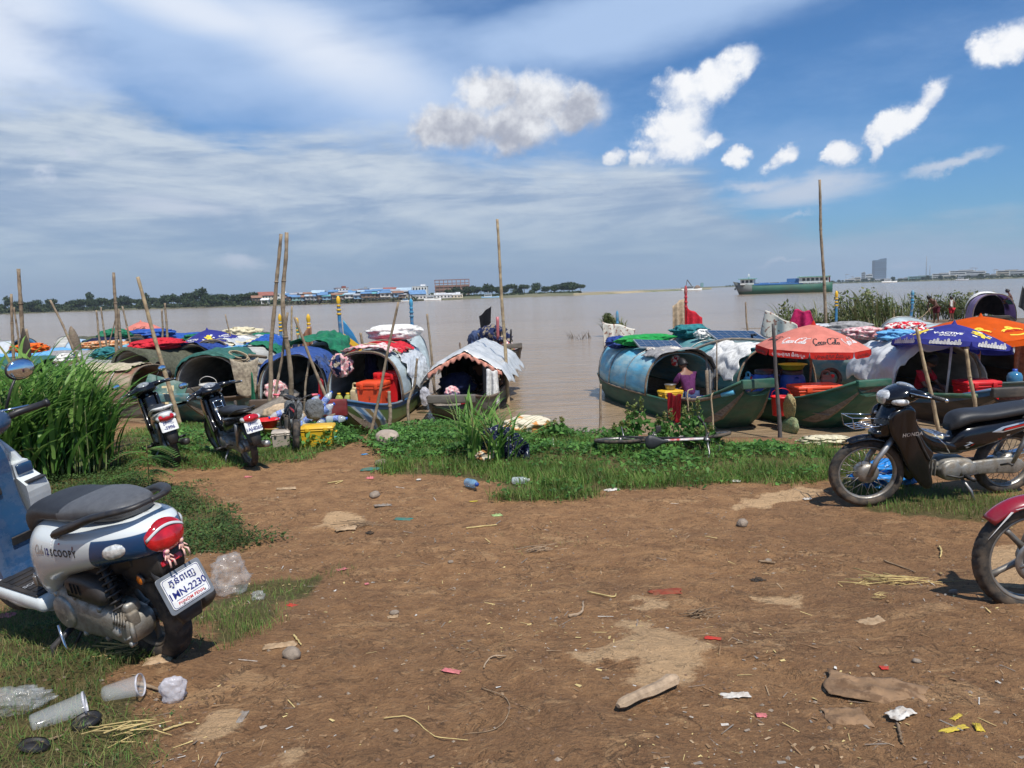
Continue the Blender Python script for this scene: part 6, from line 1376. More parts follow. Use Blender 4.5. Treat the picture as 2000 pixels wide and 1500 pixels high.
hang('cloth', 'crimson cloth hung from the tall carved red post', 'cloth', R2.P(-R2.L*.47, .24, 2.0), R2.P(-R2.L*.47+.05, .62, 1.75), .62, C_['red'], 3, 2, .05, 1.1); hang('cloth', 'olive green cloth hung left of the tall carved red post', 'cloth', R2.P(-R2.L*.47, -.16, 2.05), R2.P(-R2.L*.47, .16, 2.25), 1.15, C_['tan'], 5, 2, .06, .9)
hang('cloth', 'flowered cream cloth pinned up behind the teal roof', 'cloth', R2.P(-R2.L*.1, .75, 1.95), R2.P(-R2.L*.02, 1.15, 1.62), .55, C_['flower'], 4, 2, .05, 1.3); hang('cloth', 'magenta cloth peak showing above the coral umbrella', 'cloth', R2.P(-.4, 1.25, 1.95), R2.P(-.2, 1.5, 1.9), .5, C_['magenta'], 6, 2, .04, 2.0)
barrel('lidded blue barrel with a lime basin on it, under the coral umbrella', on(R2, 1.60, -.12, -.05), .235, .68, P_BLUE, blackpl); barrel('blue barrel standing left of the one with the lime basin', on(R2, 1.42, -.60, -.05), .225, .70, P_BLUE, blackpl)
def basin(label, p, r, h, m): mb = MB(); mb.lathe([(.001, .0), (r*.7, 0), (r*.95, h), (r*1.06, h), (r*1.05, h*.9), (r*.97, h*.92), (r*.72, .02), (.001, .02)], 32, 0, None, False); o = mb.build('basin', m, None, p); return tag(o, label, 'basin')
basin('lime green plastic basin lying on the blue barrel', on(R2, 1.60, -.12, .65), .25, .10, P_LIME if 'P_LIME' in globals() else P_GRN)
cooler('orange-red cool box on the boat deck beside the blue barrels', on(R2, 2.25, -.10), R2.hd+R_(82), .84, .5, .44, P_ORG, P_ORG)
bucket('red plastic bucket hanging over the side below the orange-red cool box', R2.P(2.45, -.92, .22), .16, .34, P_RED, None)
def basket(label, p, rot, d, m):
 o = pile('woven_bag', label, 'bag', p, (d[0]*1.1, d[1]*.55, d[2]), m, 5, 0, .14, 1.6, e=.38); o.rotation_euler = rot; return o
weave = mat('woven straw', (.36, .27, .12), .8, 0, .35, 60, .8, 120, dirt=(.12, .2, .12), damt=.5, dscale=6)
basket('tan woven bag hung over the green hull beside the red bucket', R2.P(2.72, -.95, .22), (R_(10), R_(28), R2.hd), (.3, .24, .46), weave); basket('green-edged woven bag hanging lowest on the green hull', R2.P(2.62, -1.02, -.04), (R_(0), R_(65), R2.hd), (.3, .22, .52), mat('woven straw green', (.22, .24, .12), .8, 0, .35, 60, .8, 120, dirt=(.05, .22, .12), damt=.7, dscale=5))
jerrycan('cyan jerrycan by the left edge of the dark opening under the coral umbrella', on(R2, 1.0, -.66), R2.hd, P_CYAN, .55)
def tyre(label, p, rot, r=.22):
 mb = MB(); mb.ring(tyre_prof(r, r*.36, r*.62), 40, 0); o = mb.build('old_tyre', rubber, None, p); o.rotation_euler = rot; return tag(o, label, 'tyre')
tyre('black tyre hanging beside the grey jug under the coral umbrella', on(R2, 1.72, .62, .45), (R_(80), 0, R2.hd+1.2), .2)
jerrycan('grey-brown jug with a dark red lid behind the orange-red cool box', on(R2, 1.9, .42, .1), R2.hd+1, pmat('grey brown plastic', (.16, .13, .12)), .5)
pile('driftwood_heap', 'heap of sticks and bark on the bow deck of the teal-roofed boat', 'sticks', on(R2, 2.75, .25), (.6, .7, .15), woodg, 3, .2, .5, 5)

# boat under the blue umbrella
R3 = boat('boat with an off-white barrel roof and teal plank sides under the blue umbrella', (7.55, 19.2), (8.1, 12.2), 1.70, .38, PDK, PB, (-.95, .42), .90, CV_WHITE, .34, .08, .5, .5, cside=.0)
mb = MB(); mb.sheet(lambda u, v: R3.C(u, .002+.15*v, .03), 30, 6, 0, .02); mb.build('side_plank', PT, R3.t)
R3.drape('clear plastic sheet hanging over the left front of the off-white roof', .72, 1.02, .04, .60, FILM2, .03, 4, 'plastic_sheet', 'plastic sheet', .05, None, .22, 6, .04)
R3.drape('grey plastic sheet along the right edge of the off-white roof arch', .85, 1.02, .60, .96, FILM, .03, 8, 'plastic_sheet', 'plastic sheet', .04)
solar('dark flat solar panel lying on the off-white roof behind the coral umbrella', R3.CW(.45, .52, .08), (R_(3), R_(2), R3.hd+R_(90)), 1.5, .7)
pile('plastic_bundle', 'white plastic bundle on the off-white roof behind the coral umbrella', 'bundle', R3.CW(.12, .42, 0), (1.5, .8, .24), FILM2, 4, .1, .3); pile('rolled_mat', 'grey and cream rolled mat beside the white plastic bundle', 'mat', R3.CW(.2, .62, 0), (1.2, .5, .34), C_['grey'], 7, -.3, .15)
pile('clothes_pile', 'pale pink clothes heaped left of the blue umbrella', 'clothes', R3.CW(.62, .38, .06), (1.0, .8, .28), C_['pinkprint'], 2, .2, .3); pile('clothes_pile', 'red clothes with white print heaped beside the pale pink ones', 'clothes', R3.CW(.70, .56, .10), (1.0, .6, .30), C_['redwhite'], 5, .2, .3)
pile('clothes_pile', 'sky-blue sheet hanging below the red printed clothes', 'clothes', R3.CW(.80, .45, .02), (.9, .6, .25), C_['sky'], 8, .2, .3)
cooler('bright red cool box on the deck below the blue umbrella', on(R3, 2.35, .15, .02), R3.hd+R_(88), .62, .46, .46, P_RED, P_RED)
def jug(label, p):
 t = thing('water_jug', label, 'water jug', p); mb = MB(); mb.lathe([(.001, 0), (.13, 0), (.14, .03), (.135, .1), (.14, .12), (.135, .2), (.14, .22), (.135, .3), (.11, .36), (.05, .39), (.035, .40)], 28, 0, None, False); mb.build('body', mat('jug blue', (.05, .20, .36), .1, 0, .05, 9, alpha=.8, spec=.9), t); mb = MB(); mb.lathe([(.045, .39), (.045, .44), (.001, .44)], 16, 0, None, False); mb.build('cap', P_BLUE, t); return t
spar('green bamboo pole laid along the gunwale under the blue umbrella', [R3.P(1.2, -.92, .52), R3.P(2.4, -.95, .52), R3.P(3.4, -.6, .60)], .04, paint('pole green', (.03, .09, .05)), 'bamboo_pole', 'pole')

# boat under the orange umbrella
R4 = boat('teal boat with brown curtains under the orange umbrella at the right edge', (10.6, 21.5), (10.35, 13.4), 1.9, .38, PT, PT, (-.8, .35), 1.0, CV_PALE, .35, .3, .45, .5)
a = R4.CW(1, .20, .04); hang('curtain', 'brown curtain bunched at the left of the dark opening under the orange umbrella', 'curtain', R4.CW(1.0, .34, .05), R4.CW(1.0, .12, .05), 1.0, C_['brown'], 3, 3, .06, .6); hang('curtain', 'brown curtain spread at the right of the dark opening under the orange umbrella', 'curtain', R4.CW(1.0, .52, .05), R4.CW(1.0, .86, .05), 1.12, C_['brown'], 6, 4, .07, 1.0)
jug('blue water jug on the deck at the right edge', on(R4, 2.55, -.55, .02)); pile('red_brick_pile', 'small heap of bricks and rags on the deck left of the water jug', 'bricks', on(R4, 2.9, -.6), (.45, .3, .12), cloth('brick rag', (.42, .2, .13)), 3, .2, .4)

# small far boat on the right with a lilac roof
c = at_z(1945, 642); R5 = boat('small boat with a lilac cloth roof behind the orange umbrella', (c.x+1.2, c.y+3), (c.x-.9, c.y-1.5), 1.9, .4, PDK, PDK, (-.7, .6), 1.25, C_['lilac'], .3, .2, .5, .6)
R5.drape('white cloth edging over the lilac roof', .0, .35, .1, .9, C_['white'], .04, 3, 'cloth', 'cloth', .03)
hang('jacket', 'dark grey jacket hung in front of the lilac roof', 'jacket', R5.CW(1.0, .70, .25)+Vector((.2, -.3, .35)), R5.CW(1.0, .78, .25)+Vector((.35, -.3, .2)), 1.1, C_['dgrey'], 3, 2, .08, 1.8)
prow('bright blue post wrapped in cloth among the reeds', at_z(1772, 668)+Vector((0, 0, .2)), 1.7, PTB, PTC, (.12, 0), .13); prow('short blue and yellow post behind the coral umbrella', at_z(1632, 685), 2.0, PTB, P_YEL, (0, 0), .12)

# ------------------------------------------------------------------ the boat in the middle, under a plastic sheet
L0 = boat('grey boat with a gabled clear plastic roof, alone left of the open water', (-.62, 20.8), (-1.16, 14.5), 1.42, .40, PGRY, PBR, None, .9, None, .20, .25, .62, .6)
def gable(b, f0, f1, hw, zb, zt, u, v, off=0.0):
 x = lerp(f0, f1, u)*b.L/2; s_ = 2*v-1; z = zb+(zt-zb)*(1-abs(s_)**1.15); return Vector((x, s_*hw*(1+off), z+off))
mb = MB(); mb.sheet(lambda u, v: gable(L0, -.7, .40, .82, .86, 1.30, u, v, .03*fbm(u*5, v*7, 3)), 30, 24, 0, .012); L0.can = mb.build('roof_mat', CV_GREY, L0.t)
for fx in (-.7, -.15, .40):
 for sy in (-1, 1): mb = MB(); mb.tube([(fx*L0.L/2, sy*.66, .35), (fx*L0.L/2, sy*.74, .9)], .022, 6); mb.build('roof_post', wood, L0.t)
 mb = MB(); mb.tube([(fx*L0.L/2, -.76, .87), (fx*L0.L/2, 0, 1.27), (fx*L0.L/2, .76, .87)], .022, 6); mb.build('rafter', wood, L0.can)
mb = MB(); mb.add([(-.69*L0.L/2, -.78, .3), (-.69*L0.L/2, .78, .3), (-.69*L0.L/2, .78, .85), (-.69*L0.L/2, 0, 1.25), (-.69*L0.L/2, -.78, .85)], [(0, 1, 2, 3, 4)], 0, False); mb.build('shade_back_panel', inner_d, L0.t)  # added dark end wall that keeps the boat's inside looking shaded
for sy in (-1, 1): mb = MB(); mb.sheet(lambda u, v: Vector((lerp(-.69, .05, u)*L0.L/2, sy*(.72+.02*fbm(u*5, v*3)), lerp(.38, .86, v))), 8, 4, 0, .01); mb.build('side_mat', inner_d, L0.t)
mb = MB(); mb.X = L0.M;
def film(u, v):
 y = (2*v-1)*(1.0+.05*math.sin(u*23)); a = abs(y); return Vector((lerp(-.80, .425, u)*L0.L/2, y, .86+.44*(1-min(1, a/.82)**1.15)+.045+.035*fbm(u*7, v*9, 3)+.03*abs(math.sin(u*11+v*17))-max(0, a-.80)*1.5-max(0, u-.95)*1.2))
mb.sheet(film, 60, 60, 0, .003); o = mb.build('plastic_sheet', FILM, None); tag(o, 'crinkled clear plastic sheet over the gabled roof of the middle boat', 'plastic sheet')
mb = MB(); mb.X = L0.M; mb.sheet(lambda u, v: gable(L0, .41, .44, .80, .85, 1.28, 0, u)+Vector((.04+.02*math.sin(u*60), 0, -.10*v*(1+.3*math.sin(u*75)))), 80, 3, 0, .006); o = mb.build('fringe', C_['salmon']); tag(o, 'salmon fringe along the front edge of the gabled roof', 'fringe')
hang('shirt', 'white and black shirt hanging at the right front of the middle boat', 'shirt', L0.P(1.42, .48, .92), L0.P(1.46, .72, .87), .72, C_['white'], 2, 2, .05, 1.2); hang('shirt', 'long black trousers hanging beside the white shirt', 'trousers', L0.P(1.40, .40, .98), L0.P(1.42, .50, .96), .78, C_['black'], 4, 1, .04, 1.0)
pile('plastic_bag', 'white plastic bag tied to the left front post of the middle boat', 'bag', L0.P(1.45, -.86, .16), (.22, .2, .42), BAGW, 4); pile('plastic_bag', 'pink and white shopping bag on the bow of the middle boat', 'bag', on(L0, 1.75, -.22, .1), (.32, .3, .26), C_['pinkprint'], 6); basin('blue plastic basin under the pink and white bag', on(L0, 1.78, -.2), .24, .12, P_BLUE)
hang('cloth', 'deep red cloth lying over the bow planks of the middle boat', 'cloth', L0.P(2.35, .05, .46), L0.P(2.2, .35, .46), .42, C_['crimson'], 4, 2, .04, 1.0)
pile('covered_motorbike', 'motorbike covered with dark sheets stowed inside the middle boat', 'bundle', on(L0, .75, -.25), (.8, .55, .55), C_['navy'], 5, .1, .3)
L0b = boat('small open boat heaped with clothes anchored behind the middle boat', (-1.5, 28.0), (.05, 24.6), 1.25, .48, PGRY, PBR, None, .9, None, .4, .3, .5, .6)
pile('clothes_pile', 'dark clothes with a yellow cloth heaped in the open boat behind the middle one', 'clothes', on(L0b, .3, 0), (1.9, 1.0, 1.15), C_['mixed'], 3, L0b.hd, .3); pile('clothes_pile', 'blue cloth hanging at the left of the clothes heap in the open boat', 'clothes', on(L0b, -.3, -.35), (.8, .6, .95), C_['denim'], 5, L0b.hd, .3)
pile('patterned_bundle', 'red and white patterned bundle on the stern of the open boat', 'bundle', on(L0b, 1.0, .1), (.75, .6, .62), C_['redwhite'], 7, .3, .15); basket('tan basket at the tip of the open boat behind the middle one', on(L0b, 1.42, .1), (0, 0, 0), (.3, .3, .42), weave)
hang('cloth', 'black round shade propped above the clothes in the open boat', 'cloth', L0b.P(-.35, -.2, 1.75), L0b.P(.05, .1, 2.1), .55, C_['black'], 3, 1, .02, .8)
spar('thin iron anchor post at the tip of the open boat', [L0b.P(1.7, 0, .7), L0b.P(1.78, .02, 1.35)], .03, blackpl, 'anchor_post', 'post'); spar('short pink post at the end of the open boat', [L0b.P(1.2, -.2, 1.0), L0b.P(1.22, -.2, 1.75)], .05, pmat('faded pink', (.45, .13, .14)), 'post', 'post')

# ------------------------------------------------------------------ left-hand boats
def stripes():
 m = bpy.data.materials.new('painted bow'); m.use_nodes = True; T = NT(m.node_tree); b = T.n['Principled BSDF']; tc = T.node('ShaderNodeTexCoord').outputs['Object']; x, y, z = T.sep(tc)
 d = T.m('ADD', T.m('MULTIPLY', x, .75), T.m('MULTIPLY', z, -1.0)); n = T.n.new('ShaderNodeValToRGB'); n.color_ramp.interpolation = 'CONSTANT'
 f = T.m('DIVIDE', T.m('SUBTRACT', d, 1.0), 1.6); g = (.10, .155, .045); wv = (.40, .44, .45)
 st = ((0, g), (.30, wv), (.325, (.10, .20, .34)), (.375, wv), (.40, (.25, .17, .07)), (.46, wv), (.485, (.10, .20, .34)), (.535, wv), (.56, g))
 for i, (p, c) in enumerate(st):
  e = n.color_ramp.elements[i] if i < 2 else n.color_ramp.elements.new(p); e.position = p; e.color = (*c, 1)
 T.l.new(f, n.inputs[0]); nn = T.noise(tc, 5, 7, .7); T.l.new(T.mix(T.m('MULTIPLY', T.smooth(nn, .5, .72), .55), n.outputs[0], (.11, .085, .06)), b.inputs['Base Color']); b.inputs['Roughness'].default_value = .55; return m
L1 = boat('boat with a painted green bow and red stem left of the middle boat', (-2.62, 20.2), (-3.12, 13.35), 1.52, .42, PG, paint('band blue', (.03, .12, .24)), (-.9, .40), 1.0, CV_PALE, .32, .3, .28, .5, cap=paint('stem red', (.20, .018, .02), (.14, .09, .07), .4), hullm=stripes(), bh=.30)
pile('sack', 'large white sack lying on the pale roof of the painted boat', 'sack', L1.CW(.45, .52, .08), (1.35, .8, .38), C_['white'], 3, .1, .2)
L1.drape('red cloth spread under the white sack on the pale roof', .46, .80, .36, .70, C_['red'], .05, 4, 'cloth', 'cloth', .04); L1.drape('pink patterned cloth along the front of the pale roof', .82, .98, .34, .66, C_['pinkprint'], .05, 5, 'cloth', 'cloth', .05)
for k in range(3): spar(('long thin rod lying across the front of the pale roof', 'dark rod lying across the middle of the pale roof', 'short rod sticking out at the right of the pale roof')[k], [L1.CW(.90-.12*k, .30, .10), L1.CW(.88-.13*k, .50, .14), L1.CW(.86-.12*k, .72, .12)], .018, (bamboo_l, MASTR, wood)[k])
L1.drape('clear plastic sheet over the right flank of the pale roof', .35, .85, .70, .97, FILM2, .02, 6, 'plastic_sheet', 'plastic sheet', .03)
cooler('orange-red bin marked with a figure on the deck of the painted boat', on(L1, 1.55, .22), L1.hd+R_(80), .56, .44, .58, P_ORG, P_ORG, 'storage_bin', '2', 'bin'); cooler('taller bright red bin behind the orange-red one', on(L1, 1.05, .42, .1), L1.hd+R_(85), .52, .42, .62, P_RED, P_RED, 'storage_bin', None, 'bin')
jerrycan('cream jerrycan beside the orange-red bin', on(L1, 1.55, -.12), L1.hd+1, P_CREAM, .52)
for k in range(2): bottle(('large yellow-green oil bottle at the left of the painted boat', 'second oil bottle next to the cream jerrycan')[k], on(L1, 1.45, -.52+.18*k), (0, 0, k), mat('oil bottle', (.40, .42, .10), .1, 0, .1, 9, alpha=.75, spec=.9), .34, .08, P_YEL, None, True)
pile('hanging_bag', 'plastic bag full of snack packets hanging in the left of the painted boat opening', 'bag', L1.P(L1.C(1, .5).x-.05, -.48, .92), (.42, .3, .50), C_['pinkprint'], 4, .2, .34, 2.6, m2=C_['mixed'], e=.6); bottle('empty clear bottle lying on the bow of the painted boat', on(L1, 2.3, -.05, .06), (R_(90), 0, L1.hd+1.3), bot_m, .26, .045)
pile('clothes_pile', 'coloured packets and rags on the bow of the painted boat', 'rags', on(L1, 1.9, -.35), (.55, .4, .12), C_['redwhite'], 3, .2, .4); pile('clothes_pile', 'dark clothes hanging inside the painted boat', 'clothes', on(L1, .6, -.05, .35), (.3, .5, .8), C_['navy'], 7, .2, .2)
prow('bright blue and white finial behind the white sack', (-2.95, 23.2, .9), 1.35, PTB, PTC, (0, 0), .12)
L2 = boat('boat with a blue tarpaulin over its pale arched roof left of the painted boat', (-4.85, 20.8), (-4.55, 14.3), 1.42, .36, PBR, PBR, (-.85, .42), 1.0, CV_PALE, .30, .3, .5, .5)
L2.drape('blue tarpaulin over the front arch of the pale roof', .62, 1.04, .12, .92, C_['bluetarp'], .03, 3, 'tarpaulin', 'tarpaulin', .03, None, .10, 6, .02); L2.drape('green tarpaulin heaped along the top of the pale roof behind the blue one', .10, .62, .30, .75, C_['dgreen'], .08, 5, 'tarpaulin', 'tarpaulin', .10, None, 0, 5, .06)
hang('cloth', 'dark red cloth hanging at the right of the blue tarpaulin boat', 'cloth', L2.P(1.5, .55, .85), L2.P(1.7, .70, .85), .72, C_['crimson'], 3, 3, .04, .8); pile('clothes_pile', 'pink and teal bundles at the left inside the blue tarpaulin boat', 'clothes', on(L2, 1.15, -.42), (.5, .5, .62), C_['pinkprint'], 4, .3, .3); pile('clothes_pile', 'dark bundle with a teal cloth beside the pink one', 'clothes', on(L2, 1.3, -.12), (.5, .4, .42), C_['dgrey'], 7, .3, .3)
hang('net_sheet', 'green and navy sheet stretched from the roof to the bank left of the blue tarpaulin', 'sheet', L2.P(1.55, -.80, 1.05), L2.P(1.75, -.72, 1.0), 1.05, C_['dgreen'], 5, 2, .04, 3.2)
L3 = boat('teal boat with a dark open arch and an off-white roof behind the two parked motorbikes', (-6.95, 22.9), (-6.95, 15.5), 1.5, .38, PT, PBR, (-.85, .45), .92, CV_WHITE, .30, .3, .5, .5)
L3.drape('dark green tarpaulin crumpled over the front of the off-white arch', .66, 1.03, .10, .72, C_['forest'], .03, 4, 'tarpaulin', 'tarpaulin', .05, None, .08, 6, .03); L3.drape('green sheet on the far part of the off-white roof', .15, .36, .44, .80, C_['dgreen'], .04, 6, 'tarpaulin', 'tarpaulin', .03)
bucket('white bucket standing in the dark arch behind the motorbikes', on(L3, 1.9, .08, .0), .19, .44, P_WHT, P_WHT)
def coil(label, p, r, n, rot=(0, 0, 0)): mb = MB(); mb.tube([Vector((r*(1+.1*math.sin(i*.9))*math.cos(i*.35), r*.7*math.sin(i*.35), .02*math.sin(i*.31)+.0015*i)) for i in range(n)], .016, 6); o = mb.build('rope_coil', rope_m, None, p); o.rotation_euler = rot; return tag(o, label, 'rope')
coil('coil of brown rope on the right shoulder of the off-white arch', L3.CW(.93, .72, .10), .22, 70, (R_(25), R_(20), 0))
spar('bamboo spar lashed over the right side of the off-white roof', [L3.CW(1.05, .74, .12), L3.CW(.85, .82, .16), L3.CW(.62, .90, .42)], .035, bamboo_l, 'bamboo_spar', 'spar'); spar('dark plank end lying beside the bamboo spar', [L3.CW(.80, .72, .12), L3.CW(.66, .80, .2)], .04, wood)
mb = MB(); mb.sheet(lambda u, v: Vector(((u-.5)*.62*(1-.35*v), .10*math.sin(u*3.1)+.02*fbm(u*5, v*5), -.80*v+.12*(2*u-1)**2)), 16, 12, 0, .012); o = mb.build('fish_trap', mat('dried mat', (.38, .32, .23), .85, 0, .3, 16, .5, 50, dirt=(.16, .12, .09), damt=.6, dscale=5), None, L3.P(2.05, .98, 1.15)); o.rotation_euler.z = .2; tag(o, 'tattered hanging mat and rope bundle at the right of the dark arch', 'mat')
tyre('old tyre hanging against the teal hull below the tattered mat', L3.P(2.45, .86, .16), (R_(88), 0, 1.9), .2); pile('clothes_pile', 'pale pink cloth on the bow planks behind the motorbikes', 'cloth', on(L3, 2.35, .25), (.5, .35, .16), C_['pink'], 4, .2, .4)
plank('loose board lying across the bow of the teal boat', on(L3, 2.1, -.75, .14), on(L3, 2.35, .5, .14), .16, .03, bamboo_l, 'board', 'board')
L4 = boat('boat with a rusty brown mat roof lying sideways behind the tall grass', (-11.2, 18.6), (-7.35, 17.2), 1.3, .34, PGRY, PBR, (-.35, .52), .78, CV_RUST, .25, .2, .6, .6)
L4.drape('pale straw mat folded along the top of the rusty roof', .0, .9, .30, .62, mat('straw mat', (.42, .36, .25), .85, 0, .25, 20, .5, 60), .03, 5, 'straw_mat', 'mat', .03)
mb = MB(); mb.box((0, 0, 0), (.85, .03, .62), r=.01); o = mb.build('signboard', mat('sign green', (.02, .10, .075), .5, 0, .2, 5, dirt=(.4, .42, .38), damt=.5, dscale=3), None, (-7.55, 16.55, .62)); o.rotation_euler = (R_(-20), R_(18), R_(8)); tag(o, 'dark green board lettered PAX standing left of the dark arch', 'signboard')
mb = MB(); put2d(mb, text_pts('Pax', .34, 0, .006), plane_fn((0, -.017, -.10), (.35, 0, -1), (1, 0, .35), .002)); mb.build('board_lettering', P_CREAM, o)
L5 = boat('boat under an olive tarpaulin with a bright red cloth, beyond the rusty mat roof', (-8.6, 25.6), (-10.6, 20.3), 1.7, .38, PDK, PDK, (-.95, .75), .78, CV_WHITE, .3, .3, .5, .6)
L5.drape('olive tarpaulin covering the front of the boat beyond the rusty roof', .42, 1.06, .02, .98, C_['olive'], .04, 7, 'tarpaulin', 'tarpaulin', .06, None, .18, 4, .04); pile('cloth', 'bright red cloth heaped on the olive tarpaulin', 'cloth', L5.CW(.80, .50, .05), (1.75, 1.3, .36), C_['red'], 6, L5.hd, .2); bucket('small blue jug on the rack under the olive tarpaulin', L5.P(2.3, .45, .55), .12, .3, P_CYAN, None)
def shelter(label, c, rz, w, d, h, rise, m, sidem, posts=4, tilt=0.0):
 """boat with a flat or low-pitched sheet roof on posts"""
 h *= .8; rise *= .8; t = thing('river_boat', label, 'boat', (c[0], c[1], 0), (0, 0, rz), 'covered river boats moored along the bank'); mb = MB(); mb.sheet(lambda u, v: Vector(((u-.5)*w*1.08, (v-.5)*d*1.08, h+rise*(1-abs(2*v-1))+tilt*(v-.5)+.03*fbm(u*5, v*5, c[0]))), 20, 14, 0, .02); rf = mb.build('roof', m, t)
 for sx in (-1, 1):
  for sy in (-1, 1): mb = MB(); mb.tube([(sx*w*.47, sy*d*.45, .1), (sx*w*.47, sy*d*.45, h+tilt*.45*sy)], .03, 6); mb.build('post', wood, t)
 mb = MB(); secs = []
 for i in range(13):
  f = -1+i/6; ww = d*.5*(1-abs(f)**3*.5); zt = .42+.3*max(0, abs(f)-.5)**1.5; secs.append([Vector((f*(w*.5+.6), y, z)) for y, z in ((ww, zt), (ww*.9, .1), (ww*.5, -.3), (-ww*.5, -.3), (-ww*.9, .1), (-ww, zt))])
 mb.loft(secs, smooth=False); mb.build('hull', PBR, t)
 for sy in (-1, 1): mb = MB(); mb.sheet(lambda u, v: Vector(((u-.5)*w*.96, sy*d*(.46+.02*math.sin(u*17)), lerp(.4, h+tilt*.45*sy-.03, v))), 16, 6, 0, .01); mb.build('side_sheet', sidem, t)
 return t
shelter('boat with a flat sky-blue sheet roof in the back row on the left', (-12.1, 26.5), R_(-8), 3.1, 1.7, 1.25, .12, CV_BLUE, C_['dgrey'], tilt=.35); solar('small solar panel on the left corner of the flat sky-blue roof', (-13.0, 26.0, 1.08), (R_(-10), 0, R_(-8)), .7, .45)
shelter('boat under a grey sheet tent left of the sky-blue roof', (-14.0, 25.3), R_(10), 1.9, 1.5, .85, .55, C_['grey'], C_['dgrey'])
shelter('boat with dark green and navy sheets at the far left behind the tall grass', (-16.2, 24.0), R_(-4), 3.2, 1.8, 1.05, .12, C_['forest'], C_['blue'], tilt=.3); shelter('boat under a black and olive sheet at the left edge', (-17.5, 22.3), R_(8), 2.6, 1.7, .95, .30, C_['olive'], C_['black'])
shelter('boat with a royal blue sheet roof in the back row', (-14.2, 32.8), R_(-6), 3.6, 1.9, 1.35, .28, C_['royal'], C_['navy']); shelter('boat with a bright blue sheet roof at the left end of the back row', (-17.4, 28.2), R_(4), 3.4, 1.7, 1.15, .06, C_['sky'], C_['dgrey'], tilt=.2)
shelter('boat under a navy sheet left of the painted prows', (-6.6, 24.2), R_(-30), 2.0, 1.5, 1.0, .55, C_['navy'], C_['navy'])
B6 = boat('boat with a rounded light-blue roof in the back row', (-17.2, 29.8), (-13.6, 28.6), 1.6, .4, PT, PT, (-.7, .75), .85, paint('canopy light blue', (.30, .44, .58), (.45, .5, .52), .5, 2), .2, .2, .6, .6)
B7 = boat('boat with an off-white rounded roof and a rattan cone beside it in the back row', (-18.6, 31.5), (-14.5, 30.6), 1.6, .4, PGRY, PGRY, (-.8, .8), .85, CV_WHITE, .2, .2, .6, .6)
B8 = boat('boat under a white plastic dome at the left edge', (-21.8, 29.6), (-17.6, 28.4), 1.7, .4, PGRY, PGRY, (-.5, .8), .95, FILM2, .2, .2, .6, .6)
B9 = boat('boat with a white and grey striped roof below the blue umbrella on the left', (-8.7, 27.6), (-8.9, 22.6), 1.6, .42, PGRY, PGRY, (-.9, .9), .85, CV_WHITE, .2, .2, .6, .6); B9.drape('crumpled grey plastic over the far white roof', .2, .9, .5, .95, FILM, .04, 3, 'plastic_sheet', 'plastic sheet', .05)
B10 = boat('boat with an off-white rounded roof between the red cloth and the dark arch', (-7.9, 26.5), (-9.2, 21.6), 1.5, .42, PDK, PDK, (-.9, .85), .80, CV_WHITE, .2, .2, .6, .6)
B11 = boat('open painted boat with a red and yellow prow behind the green tarpaulin', (-4.9, 25.6), (-5.4, 21.4), 1.3, .42, PB, PB, None, .9, None, .3, .3, .5, .6)
pile('blanket', 'orange patterned quilt spread on the back-row roofs at the left', 'blanket', (-14.6, 27.6, 1.0), (2.2, .9, .30), C_['orangeprint'], 5, -.1, .25); pile('tarpaulin', 'green tarpaulin lump beside the mooring poles at the left', 'tarpaulin', (-15.4, 30.0, 1.15), (1.3, .9, .5), C_['dgreen'], 6, .2, .25); pile('tarpaulin', 'green cloth lump at the very left edge of the boats', 'tarpaulin', (-20.0, 29.0, 1.1), (1.3, .9, .6), C_['green'], 2, .2, .25)
pile('tarpaulin', 'crumpled blue tarpaulin on the royal blue roof', 'tarpaulin', (-14.8, 31.6, 1.1), (2.0, 1.2, .45), C_['royal'], 3, .2, .3); pile('sheet_bundle', 'yellow and white sheet heaped behind the blue umbrella on the left', 'bundle', (-9.9, 28.4, 1.1), (1.5, 1.0, .5), C_['cream'], 8, .2, .3)
hang('cloth', 'peach blanket hanging on a rail behind the tall grass', 'blanket', (-10.95, 19.6, 1.02), (-10.35, 19.5, 1.0), .95, C_['salmon'], 3, 2, .06, .8); pile('clothes_pile', 'pink cloth lump beside the sky-blue roof', 'clothes', (-9.7, 24.9, 1.0), (.9, .6, .4), C_['pinkprint'], 5, .2, .3); pile('clothes_pile', 'black clothes beside the pink cloth lump', 'clothes', (-9.3, 24.3, .8), (.9, .6, .5), C_['mixed'], 3, .2, .3)
mb = MB(); mb.lathe([(.02, .95), (.10, .80), (.17, .45), (.15, .15), (.12, 0)], 14); o = mb.build('rattan_cone', wood, None, (-14.6, 25.9, .95)); o.rotation_euler = (.1, -.1, 0); tag(o, 'tall dark rattan cone standing among the left boats', 'fish trap')
mb = MB(); mb.lathe([(.10, 0), (.16, .1), (.15, .4), (.06, .7), (.015, .85)], 10); o = mb.build('paddle_blade', inner_d, None, (-13.2, 20.9, 1.15)); o.scale = (1, .3, 1); tag(o, 'dark paddle blade standing upright behind the tall grass', 'paddle')
mb = MB(); mb.tube([(0, 0, -1.1), (0, 0, .1)], .03, 8); mb.build('shaft', bamboo_l, o)
prow('tall painted blue and yellow prow behind the green tarpaulin', (-4.95, 22.8, .55), 1.85, PTB, P_YEL, (.06, 0), .13, .62, R_(180)); prow('weathered prow post with a yellow tip left of the tall painted prow', (-5.75, 22.6, .55), 1.35, paint('post flesh', (.42, .26, .18)), P_YEL, (-.14, 0), .13); prow('short light blue post between the two tallest stakes', (-7.3, 24.5, .6), 1.3, PTB, P_YEL, (0, 0), .12); prow('short green and orange post behind the two tallest stakes', (-6.9, 25.0, .6), 1.15, P_TEAL, P_YEL, (0, 0), .11)
